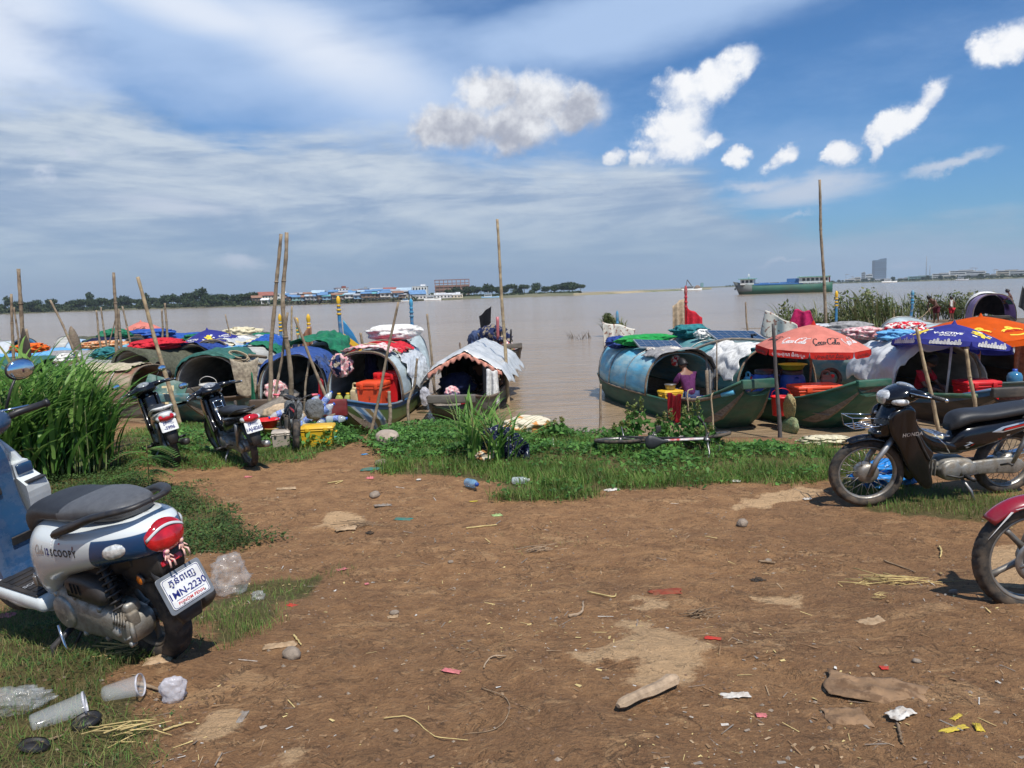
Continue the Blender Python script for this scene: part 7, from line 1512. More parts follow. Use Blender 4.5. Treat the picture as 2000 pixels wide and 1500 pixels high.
hang('cloth', 'brown cloth hanging from a line beside the painted prow', 'cloth', (-6.1, 22.5, 1.5), (-5.8, 22.5, 1.75), .5, C_['brown'], 3, 2, .04, 1.0)

for i, (b, u0, u1, v0, v1, k, lb) in enumerate(((L3, .40, .66, .18, .5, 'sky', 'sky-blue sheet across the middle of the off-white roof'), (L3, .0, .2, .3, .8, 'royal', 'royal blue sheet at the back of the off-white roof'), (L4, .55, .98, .60, .93, 'dgrey', 'dark grey sheet on the far flank of the rusty roof'), (L5, .05, .40, .1, .9, 'white', 'off-white sheet on the back half of the olive boat'), (L5, .30, .55, .25, .7, 'teal', 'dark teal cloth between the white sheet and the red cloth'), (B10, .3, .8, .15, .6, 'cream', 'cream sheet on the roof beside the dark arch'), (B10, .75, 1.02, .3, .9, 'blue', 'blue sheet at the front of the roof beside the dark arch'), (B9, .05, .3, .1, .8, 'dgreen', 'green sheet at the back of the striped roof'), (L2, .78, 1.02, .70, .95, 'denim', 'faded denim-blue patch at the right edge of the blue tarpaulin'), (B6, .3, .7, .2, .7, 'navy', 'navy sheet over the rounded light-blue roof'), (B7, .2, .6, .3, .8, 'olive', 'olive sheet over the back-row off-white roof'), (L1, .1, .4, .2, .6, 'grey', 'grey cloth at the back of the painted boat roof'), (R2, .05, .45, .62, .95, 'grey', 'grey cloth on the right flank of the teal roof'), (R1, .05, .5, .62, .96, 'teal', 'teal patch sheet on the right flank of the sky-blue roof'))): b.drape(lb, u0, u1, v0, v1, C_[k], .03, 20+i, 'tarpaulin', 'tarpaulin', .045)
for i, (x, y, z, d, k, lb) in enumerate(((-11.2, 22.6, .75, (1.2, .8, .4), 'blue', 'blue tarpaulin lump behind the olive boat'), (-12.6, 24.0, .85, (1.0, .8, .4), 'teal', 'teal cloth lump left of the olive boat'), (-13.4, 23.2, .8, (.9, .7, .35), 'white', 'white cloth lump left of the teal one'), (-8.4, 24.6, .95, (.8, .6, .35), 'red', 'small red cloth lump near the left blue umbrella'), (-11.6, 28.6, 1.05, (1.4, .9, .35), 'dgreen', 'dark green sheet lump behind the sky-blue roof'), (-16.5, 26.4, 1.0, (1.2, .8, .35), 'orange', 'orange cloth lump at the far left'), (-6.0, 26.4, .9, (1.2, .8, .4), 'sky', 'sky-blue sheet lump behind the prows'))): pile('tarpaulin', lb, 'tarpaulin', (x, y, z), d, C_[k], 40+i, i*.7, .3)
# ------------------------------------------------------------------ umbrellas
def script_cc():
 """flowing script lettering, drawn with a pen"""
 s = []
 def C(x, k): return [[(x+.32*k, .62*k), (x+.22*k, .78*k), (x+.06*k, .66*k), (x-.02*k, .30*k), (x+.08*k, .02*k), (x+.30*k, .06*k), (x+.46*k, .20*k)]]
 o = lambda x: [[(x+.10, .34), (x, .20), (x+.06, .02), (x+.18, .06), (x+.20, .24), (x+.10, .34), (x+.24, .30)]]; c = lambda x: [[(x+.18, .28), (x+.10, .36), (x, .20), (x+.06, .02), (x+.22, .10)]]; a = lambda x: [[(x+.18, .30), (x+.06, .34), (x, .14), (x+.08, .02), (x+.18, .14), (x+.20, .34), (x+.19, .06), (x+.28, .06)]]; l = lambda x: [[(x, .16), (x+.12, .60), (x+.06, .74), (x+.01, .40), (x+.04, .04), (x+.14, .08)]]
 s += C(0, 1.1)+o(.42)+c(.66)+a(.90)+[[(1.16, .26), (1.30, .28)]]+C(1.36, 1.1)+o(1.80)+l(2.06)+a(2.24)+[[(.30, .0), (.10, -.16), (.5, -.10), (.95, -.06)], [(1.66, .86), (1.95, .98), (2.2, .86), (2.5, .98)]]
 return stroke_pts([[(x+.20*y, y) for x, y in st] for st in s], .085)
SCRIPT = script_cc()
def umbrella(label, p, R, rise, zp, mats, val=.12, tilt=(0, 0), rz=0.0, marks=(), pole=None, lift=1.0, valm=None):
 """eight-panel market umbrella; the origin is the foot of the pole"""
 t = thing('market_umbrella', label, 'umbrella', p, (tilt[0], tilt[1], rz)); q = math.cos(math.pi/8); D = R*q
 zc = lambda d: zp-rise*(.45*d/D+.55*(d/D)**2)
 def S(k, a, d): # point on panel k at distance d from the axis and a sideways
  ph = k*math.pi/4; return Vector((d*math.cos(ph)-a*math.sin(ph), d*math.sin(ph)+a*math.cos(ph), zc(d)+.012*math.sin(math.pi*min(1, d/D))*(math.cos(a/(d*math.tan(math.pi/8)+1e-6)*math.pi/2)-1)))
 mb = MB()
 for k in range(8): mb.sheet(lambda u, v: S(k, (2*v-1)*max(.004, u*D)*math.tan(math.pi/8), max(.004, u*D)), 10, 6, 0 if len(mats) == 1 else k % len(mats))
 cn = mb.build('canopy', mats, t)
 if val:
  mb = MB()
  for k in range(8):
   mb.sheet(lambda u, v: S(k, (2*u-1)*D*math.tan(math.pi/8)*(1-.04*v), D)+Vector((math.cos(k*math.pi/4), math.sin(k*math.pi/4), 0))*(.015*v+.01*math.sin(u*9+k))-Vector((0, 0, val*v*(1-.22*(abs(2*u-1)**6)))), 12, 3, 0)
  mb.build('valance', valm or mats[0], t)
 mb = MB()
 for k in range(8): ph = (k+.5)*math.pi/4; mb.tube([Vector((d*R*math.cos(ph), d*R*math.sin(ph), zc(d*D)-.018)) for d in (.03, .3, .6, .97)], .008, 5)
 mb.build('rib_frame', steel_d, t)
 mb = MB(); mb.tube([(0, 0, 0), (0, 0, zp-.02)], .022, 10); mb.build('pole', pole or mat('umbrella pole', (.45, .42, .40), .5, .3), t); mb = MB(); mb.lathe([(.05, zp-.01), (.03, zp+.02), (.012, zp+.06), (.001, zp+.07)], 12, 0, None, False); mb.build('top_cap', valm or mats[0], t)
 for (k, kind, vf, sz, dy, mi) in marks:
  ml = MB(); w = max(x for x, y in vf[0])-min(x for x, y in vf[0]); cx = (max(x for x, y in vf[0])+min(x for x, y in vf[0]))/2; s_ = sz/w
  if kind == 'top': fn = lambda x, y: S(k, x, D*.74+dy-y)+Vector((0, 0, .006))
  else: fn = lambda x, y: S(k, x, D)+Vector((math.cos(k*math.pi/4), math.sin(k*math.pi/4), 0))*.030-Vector((0, 0, val*.72-y))
  put2d(ml, vf, fn, 0, -cx*s_, 0, s_); ml.build('canopy_lettering' if kind == 'top' else 'valance_lettering', mi, cn)
 return t
U_RED = cloth('umbrella coral', (.80, .27, .21), var=.10, bump=.15, scale=5, thin=.35, rough=.7); U_BLUE = cloth('umbrella blue', (.040, .045, .26), var=.10, bump=.15, scale=5, thin=.25, rough=.7); U_ORG = cloth('umbrella orange', (.80, .12, .008), var=.08, bump=.15, scale=5, thin=.4, rough=.7); BLK = mat('black ink', (.012, .011, .012), .6); U_W = mat('white ink', (.72, .70, .68), .6); U_Y = mat('yellow ink', (.75, .55, .04), .6); U_REDV = cloth('umbrella red trim', (.58, .03, .022), var=.1, bump=.1, thin=.3)
KH = text_pts('សូមអរគុណ ជំរាបសួរ', .1, 0, .002)
def face(u_rz, k): return k
pu = R2.P(1.75, .12, R2.deck-.1)
umbrella('coral red drinks umbrella with script lettering in the right-hand boats', pu, .99, .42, 1.75-pu.z, [U_RED], .13, (R_(-2), R_(2)), R_(-91), [(0, 'top', SCRIPT, .50, .06, BLK), (7, 'top', SCRIPT, .46, .06, U_W), (1, 'top', SCRIPT, .46, .06, U_W), (6, 'top', SCRIPT, .40, .06, BLK), (2, 'top', SCRIPT, .40, .06, BLK), (0, 'val', KH, .62, 0, BLK), (7, 'val', KH, .62, 0, U_W), (6, 'val', KH, .6, 0, BLK), (1, 'val', KH, .6, 0, BLK)], wood, valm=U_REDV)
VA, SP, RAW = text_pts('V-ACTIVE', .1, .15, .004), text_pts('SPORTS', .1, .15, .002), stroke_pts([[(i*.1, 0), (i*.1+.03, .10+.04*(i % 3)), (i*.1+.05, .02), (i*.1+.08, .09)] for i in range(9)], .04)
EMB = stroke_pts([[(0, .3), (.08, .42), (.16, .3), (.08, .2), (0, .3)], [(.05, .2), (-.1, .05), (.1, -.1), (-.02, -.3)], [(.12, .2), (.3, .1), (.2, -.05), (.4, -.28)], [(.02, .12), (-.25, .2)], [(.1, .05), (.35, .25)]], .14); EMW = stroke_pts([[(.3, .34), (.36, .4), (.42, .34), (.36, .28), (.3, .34)], [(-.35, -.1), (-.2, -.2)], [(.45, 0), (.6, -.1)]], .10)
BEER = text_pts('GANZ BERG', .1, 0, .003); CRN = stroke_pts([[(-.5, 0), (-.3, .12), (0, .16), (.3, .12), (.5, 0)], [(-.12, .2), (0, .34), (.12, .2), (0, .12), (-.12, .2)], [(-.4, -.3), (0, -.36), (.4, -.3)]], .12)
vmarks = lambda k0: [m for k in (k0, k0+2, k0+6) for m in ((k % 8, 'top', VA, .46, .02, U_W), (k % 8, 'top', SP, .26, .10, U_W), (k % 8, 'val', RAW, .5, 0, U_W))]+[m for k in (k0+1, k0+7, k0+3) for m in ((k % 8, 'top', EMB, .26, -.02, U_Y), (k % 8, 'top', EMW, .40, -.02, U_W), (k % 8, 'val', RAW, .55, 0, U_W))]
pu = R3.P(1.9, -.12, R3.deck-.1); umbrella('deep blue umbrella with white V-ACTIVE SPORTS lettering beside the coral one', pu, 1.0, .38, 1.70-pu.z, [U_BLUE], .10, (R_(-3), R_(-9)), R_(-126), vmarks(0), P_WHT, valm=U_BLUE)
pu = R4.P(.9, -.30, R4.deck-.1); umbrella('bright orange umbrella with a beer crest at the right edge', pu, 1.25, .36, 1.68-pu.z, [U_ORG], .13, (R_(0), R_(5)), R_(-124), [(0, 'top', CRN, .50, -.02, U_Y), (0, 'top', BEER, .50, .02, U_REDV), (7, 'top', CRN, .50, -.02, U_Y), (7, 'top', BEER, .50, .02, U_REDV), (1, 'top', CRN, .50, -.02, U_Y), (1, 'top', BEER, .5, .02, U_REDV), (0, 'val', text_pts('QUALITY', .1), .34, 0, U_W), (7, 'val', text_pts('QUALITY', .1), .34, 0, U_W)], P_WHT)
umbrella('faded coral umbrella far back among the left-hand boats', (-15.9, 33.4, .3), 1.05, .50, 1.52, [U_RED], 0, (R_(3), R_(-3)), R_(-70), [(0, 'top', SCRIPT, .5, .06, BLK)], wood)
umbrella('deep blue lettered umbrella with a wilted rim among the left-hand boats', (-9.75, 25.2, .3), 1.02, .40, 1.36, [U_BLUE], .08, (R_(4), R_(5)), R_(-114), vmarks(0), P_WHT, valm=U_BLUE)
# ------------------------------------------------------------------ stakes and mooring poles
POLES = [  # base px, top px, distance, radius, kink, label
 ((993, 790), (971, 428), 17.6, .050, .03, 'tall pale stake standing in the water right of the middle boat'), ((1613, 715), (1601, 351), 20.5, .055, .04, 'tallest grey stake, behind the coral umbrella'),
 ((527, 790), (549, 457), 13.9, .050, .05, 'left one of the two tallest stakes on the left'), ((561, 792), (560, 454), 13.7, .055, .09, 'right one of the two tallest stakes on the left, kinked near its top'), ((537, 790), (562, 610), 13.8, .034, .05, 'thin crooked stake between the two tallest ones'),
 ((652, 815), (575, 619), 13.5, .038, .01, 'slanting grey pole between the blue tarpaulin boat and the painted boat'), ((591, 815), (605, 694), 13.6, .028, .04, 'short crooked stick in front of the blue tarpaulin'), ((732, 810), (778, 590), 13.3, .034, .01, 'straight grey pole leaning right in front of the painted boat'),
 ((762, 862), (760, 764), 13.2, .045, .03, 'short stake tied with cord at the side of the painted bow'), ((800, 815), (815, 700), 14.3, .036, .04, 'short stake right of the painted boat'), ((354, 838), (269, 541), 15.2, .055, .01, 'long pale bamboo leaning in front of the dark arch'),
 ((26, 712), (22, 574), 21.0, .055, .03, 'second stake from the left edge'), ((50, 712), (36, 525), 21.0, .075, .05, 'tall jointed stake near the left edge'), ((45, 705), (27, 600), 22.0, .04, .05, 'thin bent stake between the two tall ones at the left edge'), ((60, 700), (51, 642), 21.0, .06, .04, 'short stub stake near the left edge'),
 ((228, 690), (222, 532), 23.5, .07, .04, 'tall grey stake left of the sky-blue roof'), ((235, 690), (231, 603), 23.6, .06, .03, 'stake close beside the tall grey one'), ((150, 690), (98, 586), 23.0, .05, .03, 'slanting stake with a fine tip behind the tall grass'), ((196, 668), (188, 606), 26, .05, .03, 'short dark stake left of the tall grey one'), ((206, 668), (197, 600), 26, .045, .03, 'short dark stake nearest left of the tall grey one'),
 ((213, 672), (226, 622), 25, .03, .02, 'thin rod leaning against the tall grey stake'), ((252, 660), (239, 598), 28, .05, .03, 'short stake right of the tall grey one'), ((318, 655), (316, 604), 30, .055, .04, 'left one of two dark stakes beside the faded coral umbrella'), ((326, 655), (322, 592), 30, .065, .03, 'right one of two dark stakes beside the faded coral umbrella'), ((453, 672), (440, 614), 25, .035, .03, 'thin stake behind the left blue umbrella'),
 ((568, 690), (570, 598), 22, .045, .03, 'pale stake right of the two tallest ones'), ((585, 690), (581, 653), 22, .05, .03, 'short stub behind the slanting grey pole'), ((845, 718), (834, 613), 19.5, .045, .02, 'dark stake left of the middle boat'), ((711, 690), (704, 650), 21, .06, .02, 'stub of a post left of the white sack'), ((1173, 848), (1173, 750), 13.1, .032, .01, 'short straight stake at the water edge right of the open water'),
 ((1523, 850), (1510, 632), 12.25, .042, .01, 'dark iron-grey pole left of the coral umbrella'), ((1838, 862), (1790, 640), 11.5, .038, .02, 'bamboo pole leaning in front of the deep blue umbrella'), ((1916, 852), (1887, 682), 11.9, .042, .04, 'forked pale stick in front of the bright red cool box'), ((1461, 655), (1456, 590), 30, .05, .03, 'thin stake standing in the river behind the teal roof'), ((1258, 680), (1262, 652), 22, .06, .02, 'stub of a post behind the bright green tarpaulin'),
 ((1400, 735), (1400, 668), 15.2, .020, .0, 'thin metal rod between the blue roof and the teal roof'), ((1758, 670), (1748, 625), 34, .05, .02, 'leaning grey stake in the reeds'), ((1778, 668), (1781, 594), 36, .07, .03, 'brown stake beside the bright blue post'), ((990, 735), (988, 690), 17.9, .04, .02, 'short inner stake tied to the tall pale one')]
for (b0, t0, dist, r, kink, lb) in POLES:
 A, Bt = at_y(*b0, dist), at_y(*t0, dist); zb_ = min(A.z-.3, gz(A.x, A.y)-.2 if dist < 15 else -.6); dr = (Bt-A).normalized(); A2 = A+dr*((zb_-A.z)/max(dr.z, .2)); N = 9; P = []; sd = rng.random()*50; r *= .82
 for i in range(N+1): f = i/N; P.append(A2.lerp(Bt, f)+Vector((kink*fbm(f*2.2, sd, 0, 2)*2, kink*fbm(f*2.2, sd+9, 0, 2)*2, 0))*math.sin(math.pi*min(1, f*1.05)))
 base = P[0].copy(); mb = MB(); n = 8; Q = bez(P, 3); mb.tube([q-base for q in Q], [r*lerp(1.08, .72, i/(len(Q)-1))*(1+.10*math.sin(i*2.3+sd)) for i in range(len(Q))], 9)
 o = mb.build('mooring_pole', bamboo_l if any(k in lb for k in ('bamboo', 'pale')) else (mat('iron grey pole', (.10, .09, .085), .7, .2, .2, 9) if 'iron' in lb else bamboo), None, base); tag(o, lb, 'pole', 'stakes and mooring poles')
 if kink >= .03:
  for f in (.3, .55, .8): mb = MB(); q = Q[int(f*(len(Q)-1))]-base; mb.ball(q, (r*2.1, r*2.1, r*1.2), n=10); mb.build('knot', bamboo, o)
plank('thick weathered plank propped on the bank left of the painted boat', at_y(470, 822, 12.6), at_y(570, 768, 13.9), .30, .06, woodg)
plank('short end of a plank beside the slanting grey pole', at_y(640, 815, 13.0), at_y(660, 800, 13.6), .09, .05, wood)
# ------------------------------------------------------------------ grass and weeds
GM = [leafmat('grass blade '+k, c, .35, .55, .3, 2) for k, c in (('a', (.125, .235, .045)), ('b', (.085, .18, .032)), ('c', (.17, .215, .055)), ('d', (.24, .20, .085)))]
WM = [leafmat('weed leaf '+k, c, .35, .5, .3, 2) for k, c in (('a', (.085, .20, .042)), ('b', (.12, .26, .060)), ('c', (.060, .15, .036)))]
CM = [leafmat('cane leaf '+k, c, .4, .42, .3, 1.5) for k, c in (('a', (.085, .20, .040)), ('b', (.13, .27, .055)), ('c', (.19, .33, .08)), ('d', (.27, .26, .09)))]
def blades(P, az, h, lean, w, segs=3, droop=0.0, wide=2, g=nrg, twist=.25):
 """arrays of curved blades: P base points, az direction, h height, lean reach, w width"""
 n = len(P); d = np.stack([np.cos(az), np.sin(az), 0*az], 1); s = np.stack([-np.sin(az+twist*g.normal(size=n)), np.cos(az+twist*g.normal(size=n)), 0*az], 1); rows = []
 for i in range(segs+1):
  t = i/segs; q = P+d*(lean*t**1.7)[:, None]; q[:, 2] += h*(t-droop*t**2.6); wt = (w*(min(1, .45+t*2.2)*(1-t**2.2)+.02))[:, None]
  rows += [q-s*wt, q+s*wt] if wide == 2 else [q-s*wt, q-np.array([0, 0, 1])*wt*.35, q+s*wt]
 V = np.stack(rows, 1); k = wide; base = (np.arange(n)*k*(segs+1))[:, None]; Q = []
 for i in range(segs):
  for j in range(k-1): Q.append(base+np.array([[i*k+j, i*k+j+1, (i+1)*k+j+1, (i+1)*k+j]]))
 return V.reshape(-1, 3), np.stack(Q, 1).reshape(-1, 4)
def scatter(poly, dens, edge=.18, seed=0, keep=None):
 g = np.random.default_rng(seed); a = np.array(poly); lo, hi = a.min(0)-.3, a.max(0)+.3; n = int((hi-lo).prod()*dens); x = g.uniform(lo[0], hi[0], n); y = g.uniform(lo[1], hi[1], n)
 sd = sdist(x+nfbm(x*2.5, y*2.5, 3)*.45, y+nfbm(x*2.5+50, y*2.5, 3)*.35, poly); m = g.random(n) < np.clip(sd/edge+.5, 0, 1)*np.clip(.75+1.3*nfbm(x*1.7, y*1.7+20, 3), .12, 1)
 if keep is not None: m &= keep(x, y)
 x, y = x[m], y[m]; return np.stack([x, y, height(x, y)+fine(x, y)*np.clip((12-y)/5, 0, 1)-.006], 1), g
def lawn(name, label, parts):
 """parts: (polygon, density, height, width, lean, dry, seed)"""
 V, Q, M_, o = [], [], [], 0
 for poly, dens, hh, ww, ln, dry, seed in parts:
  P, g = scatter(poly, dens, seed=seed); n = len(P); pn = .6+.9*np.clip(nfbm(P[:, 0]*1.3, P[:, 1]*1.3+7, 3)+.5, 0, 1)
  v, q = blades(P, g.uniform(0, 6.28, n), hh*g.uniform(.5, 1.25, n)*pn, ln*g.uniform(.2, 1.3, n), ww*g.uniform(.6, 1.2, n), 2, .1, 2, g)
  mi = np.where(g.random(n) < dry, 3, g.integers(0, 3, n)); V.append(v); Q.append(q+o); M_.append(np.repeat(mi, 2)); o += len(v)
 np_mesh(name, np.concatenate(V), np.concatenate(Q), GM, np.concatenate(M_), kind='stuff', label=label, category='grass')
g_strip = GRASS['strip']; front = gpoly([(745, 905), (900, 895), (1100, 905), (1400, 900), (1660, 885), (1690, 930), (1560, 945), (1400, 940), (1280, 955), (1180, 957), (1090, 982), (970, 972), (1000, 948), (890, 932), (770, 925)])
lawn('grass', 'short green grass growing along the river bank and in patches on the dirt', [
 (g_strip, 1300, .12, .0042, .09, .06, 1), (front, 2300, .10, .0036, .09, .10, 2), (GRASS['left'], 2000, .08, .0036, .08, .22, 3), (GRASS['dark'], 900, .06, .003, .05, .15, 4), (GRASS['tuft'], 4200, .055, .0017, .05, .30, 5), (GRASS['corner'], 5200, .05, .0016, .06, .5, 6), (GRASS['bike'], 2200, .075, .0026, .05, .25, 7), (GRASS['thin'], 500, .025, .0016, .03, .6, 8)])
def weeds(name, label, parts, mats=WM):
 V, Q, M_, o = [], [], [], 0
 for poly, dens, hmax, size, seed in parts:
  P, g = scatter(poly, dens, .25, seed); n = len(P); hh = hmax*np.clip(.35+1.5*nfbm(P[:, 0]*1.6, P[:, 1]*2+3, 3)+.35, .08, 1.2); P[:, 2] += hh*g.random(n)**.6+.01
  az = g.uniform(0, 6.28, n); sz = size*g.uniform(.5, 1.3, n); d = np.stack([np.cos(az), np.sin(az), g.normal(size=n)*.35], 1)*sz[:, None]; s = np.stack([-np.sin(az), np.cos(az), g.normal(size=n)*.4], 1)*sz[:, None]*.42; dn = np.array([0, 0, -1])*sz[:, None]*.25
  V.append(np.stack([P-d*.5, P+s-d*.08, P+d*.62+dn, P-s-d*.08], 1).reshape(-1, 3)); Q.append(np.arange(4*n).reshape(n, 4)+o); M_.append(g.integers(0, 3, n)); o += 4*n
 np_mesh(name, np.concatenate(V), np.concatenate(Q), mats, np.concatenate(M_), kind='stuff', label=label, category='weeds')
back = gpoly([(740, 850), (830, 832), (900, 842), (1000, 850), (1170, 852), (1250, 858), (1400, 868), (1640, 876), (1660, 890), (1400, 905), (1250, 915), (1100, 900), (960, 890), (800, 900), (745, 895)])
DM = [leafmat('dull weed '+k, c, .3, .6, .3, 2) for k, c in (('a', (.055, .105, .030)), ('b', (.08, .13, .04)), ('c', (.04, .075, .022)))]
weeds('creeping_cover', 'small-leaved dull green creeping cover on the ground round the scooter', [(GRASS['dark'], 3200, .09, .024, 23), (GRASS['corner'], 1100, .025, .012, 24), (gpoly([(0, 1195), (240, 1200), (270, 1250), (150, 1300), (0, 1290)]), 3000, .04, .016, 28)], DM)
weeds('weed_cover', 'broad-leaved creeping weeds covering the bank at the water edge', [
 (back, 1100, .13, .055, 21), (gpoly([(1180, 866), (1300, 864), (1300, 886), (1180, 890)]), 1000, .26, .055, 31), (gpoly([(480, 845), (560, 815), (690, 835), (705, 870), (640, 880), (500, 870)]), 900, .22, .065, 22), (gpoly([(330, 850), (400, 845), (400, 880), (330, 885)]), 700, .2, .06, 27), (front, 260, .12, .045, 25), (GRASS['left'], 350, .09, .04, 26)])
def clump(name, label, cat, centre, rad, n, h, w, lean, seed, mats, droop=.25, wind=0.0, azm=None, stems=0, up=0.0, group=None):
 """a clump of long arching leaves on canes"""
 g = np.random.default_rng(seed); r = rad*np.sqrt(g.random(n)); a = g.uniform(0, 6.28, n); x, y = centre[0]+r*np.cos(a), centre[1]+r*np.sin(a)*.7; z = np.full(n, centre[2]) if len(centre) > 2 else height(x, y)
 P = np.stack([x-centre[0], y-centre[1], z-(centre[2] if len(centre) > 2 else gz(*centre))], 1); P[:, 2] += up*g.random(n)*h; az = g.uniform(0, 6.28, n) if azm is None else g.normal(azm, 1.0, n); az = az+wind*np.sin(az)*-1
 V, Q = blades(P, az, h*g.uniform(.5, 1.1, n), lean*g.uniform(.4, 1.3, n), w*g.uniform(.6, 1.15, n), 8, droop, 3, g); mi = np.repeat(np.where(g.random(n) < .06, 3, g.integers(0, 3, n)), 16)
 t = thing(name, label, cat, (centre[0], centre[1], centre[2] if len(centre) > 2 else gz(*centre)), group=group); np_mesh('leaves', V, Q, mats, mi, t)
 if stems:
  mb = MB()
  for k in range(stems): q = Vector(P[k % n]); q.z = min(q.z, .02); aa = g.uniform(0, 6.28); mb.tube(bez([q, q+Vector((.05*math.cos(aa), .05*math.sin(aa), h*.35)), q+Vector((lean*.3*math.cos(aa), lean*.3*math.sin(aa), h*.75))], 4), [.010, .008, .003], 6)
  mb.build('stem', mat('cane stem', (.16, .19, .07), .6, 0, .3, 6), t)
 return t
for k, (px, py, r, n, h, ln, az) in enumerate(((20, 940, .60, 330, 1.25, .75, None), (105, 930, .52, 320, 1.28, .60, 1.2), (168, 925, .40, 220, 1.05, .38, .6), (55, 905, .6, 260, 1.42, .95, 2.2), (150, 900, .5, 200, 1.25, .85, 2.6), (-60, 950, .6, 220, 1.25, .8, None))):
 q = G(px, py); clump('cane_grass_clump', ('dense cane-like grass clump directly behind the scooter handlebar', 'bright cane-like grass clump above the scooter seat', 'outermost cane-like grass clump, closest to the parked motorbikes', 'tallest cane-like grass clump arching to the left', 'cane-like grass clump behind the bright one, arching left', 'cane-like grass clump at the very left edge')[k], 'tall grass', (q.x, q.y), r, int(n*.85), h*1.12, .031, ln*1.05, 40+k, CM, .34, .3, az, 26, .40, 'cane grass clumps on the left')
q = G(975, 905); clump('cane_grass_clump', 'large leafy cane-grass tuft wearing a dark patterned cloth, in the middle of the bank', 'tall grass', (q.x-.1, q.y+.1), .32, 110, .85, .020, .62, 60, CM, .35, .2, None, 6, .1); q = G(925, 875); clump('cane_grass_clump', 'taller cane-grass tuft behind the one with the cloth, in front of the middle boat', 'tall grass', (q.x, q.y), .25, 46, 1.0, .020, .6, 61, CM, .3, .2, None, 4, .1)
q = G(530, 838); clump('cane_grass_clump', 'small grass tuft under the propped plank', 'tall grass', (q.x, q.y), .5, 90, .5, .012, .3, 63, CM, .3)
def weed_spike(label, px, py, h, seed):
 q = G(px, py); t = thing('seeding_weed', label, 'weed', q, group='seeding weeds on the bank'); g = random.Random(seed); mb = MB()
 for k in range(5): a = g.uniform(0, 6.3); mb.tube(bez([(0, 0, 0), (.05*math.cos(a), .05*math.sin(a), h*.5), (.16*math.cos(a), .16*math.sin(a), h*g.uniform(.75, 1))], 4), [.007, .005, .003], 5)
 mb.build('stem', GM[1], t); V, Qd, mi = leaf_cloud(130, [(0, 0, h*.42, .22, .2, h*.36)], .05, seed); np_mesh('leaves', V, Qd, WM, mi, t); V, Qd, mi = leaf_cloud(150, [(.05*k, .02*k, h*(.84+.03*k), .035, .035, h*.2) for k in (-2, 0, 2)], .022, seed+1); np_mesh('seed_head', V, Qd, [GM[2], GM[3]], mi % 2, t)
for k, (px, py, h) in enumerate(((1240, 868, .62), (1298, 868, .45), (1350, 872, .58), (1215, 872, .35), (1085, 858, .3), (1375, 876, .3))): weed_spike(('tallest seeding weed at the left of the green hull', 'middle seeding weed below the rust-red cloth', 'seeding weed below the left rope loop', 'low seeding weed left of the tallest one', 'low weed beside the cement sack', 'low weed left of the fallen handlebar')[k], px, py, h, 70+k)
def fern_leafed():
 q = G(290, 955); t = thing('mimosa_seedling', 'young feathery-leaved seedling in front of the white-tailed motorbike', 'plant', q); g = random.Random(4); mb = MB(); mb.tube(bez([(0, 0, 0), (.02, 0, .25), (.01, .02, .52)], 4), [.008, .005], 6); V, Q = [], []
 for k in range(13):
  a = g.uniform(0, 6.28); z0 = g.uniform(.12, .52); L = g.uniform(.25, .48); d = Vector((math.cos(a), math.sin(a)*.7, 0)); side = Vector((-d.y, d.x, 0)); pts = [Vector((.01, 0, z0))+d*L*u+Vector((0, 0, .16*u-.22*u*u)) for u in (i/14 for i in range(15))]; mb.tube(pts, [.004, .002], 4)
  for i in range(2, 15):
   for sg in (-1, 1):
    p = pts[i]; e = side*sg*(.085*math.sin(math.pi*(i+1)/17)+.02)+d*.03+Vector((0, 0, .012)); w = d*.011; o = len(V); V += [p-w, p+e*.5-w*1.2, p+e, p+e*.5+w*1.2]; Q.append((o, o+1, o+2, o+3))
 mb.build('stem', GM[3], t); np_mesh('leaves', np.array([tuple(v) for v in V]), np.array(Q), [WM[0], WM[1]], np.arange(len(Q)) % 2, t)
fern_leafed()
RM = [leafmat('reed leaf '+k, c, .3, .6, .3, 1) for k, c in (('a', (.15, .18, .075)), ('b', (.20, .205, .10)), ('c', (.10, .145, .05)), ('d', (.28, .22, .13)))]
for k, (px, py, r, n, h, ln) in enumerate(((1555, 655, 1.0, 90, 1.5, 1.0), (1600, 652, .9, 110, 1.1, .7), (1672, 652, 1.1, 150, 1.9, 1.2), (1715, 650, 1.1, 150, 2.0, 1.0), (1752, 648, .9, 100, 1.5, .8), (1800, 629, 1.2, 120, 1.6, .8), (1842, 628, 1.2, 110, 1.4, .8), (1880, 628, 1.2, 120, 1.6, .9), (1640, 654, .7, 70, 1.1, .7), (1915, 627, 1.5, 110, 1.6, .9), (1200, 657, .62, 190, 1.15, .7))):
 q = at_z(px, py, 0); s_ = clump('reed_clump', ('feathery reed clump at the left end of the spit, leaning over the water', 'low reed clump behind the coral umbrella', 'tall bushy reed clump left of the bright blue post', 'tallest reed clump on the spit', 'reed clump just left of the bright blue post', 'reed clump behind the man with the stick', 'reed clump behind the boy in red shorts', 'reed clump left of the seated boy', 'small reed clump between the two larger left ones', 'reed clump behind the lilac-roofed boat', 'lone reed bush standing in the river right of centre')[k], 'reeds', (q.x, q.y, -.05), r, n, h, .030, ln, 80+k, RM, .30, .2, 2.6, 10, .45, 'reed clumps'); V, Qd, mi = leaf_cloud(int(n*3.2), [(-.3*ln, 0, h*.62, r*.75, r*.6, h*.33), (-.55*ln, 0, h*.95, r*.42, r*.4, h*.22), (r*.4, 0, h*.4, r*.6, r*.5, h*.3)], .085, 180+k); np_mesh('foliage', V, Qd, RM, mi, s_)
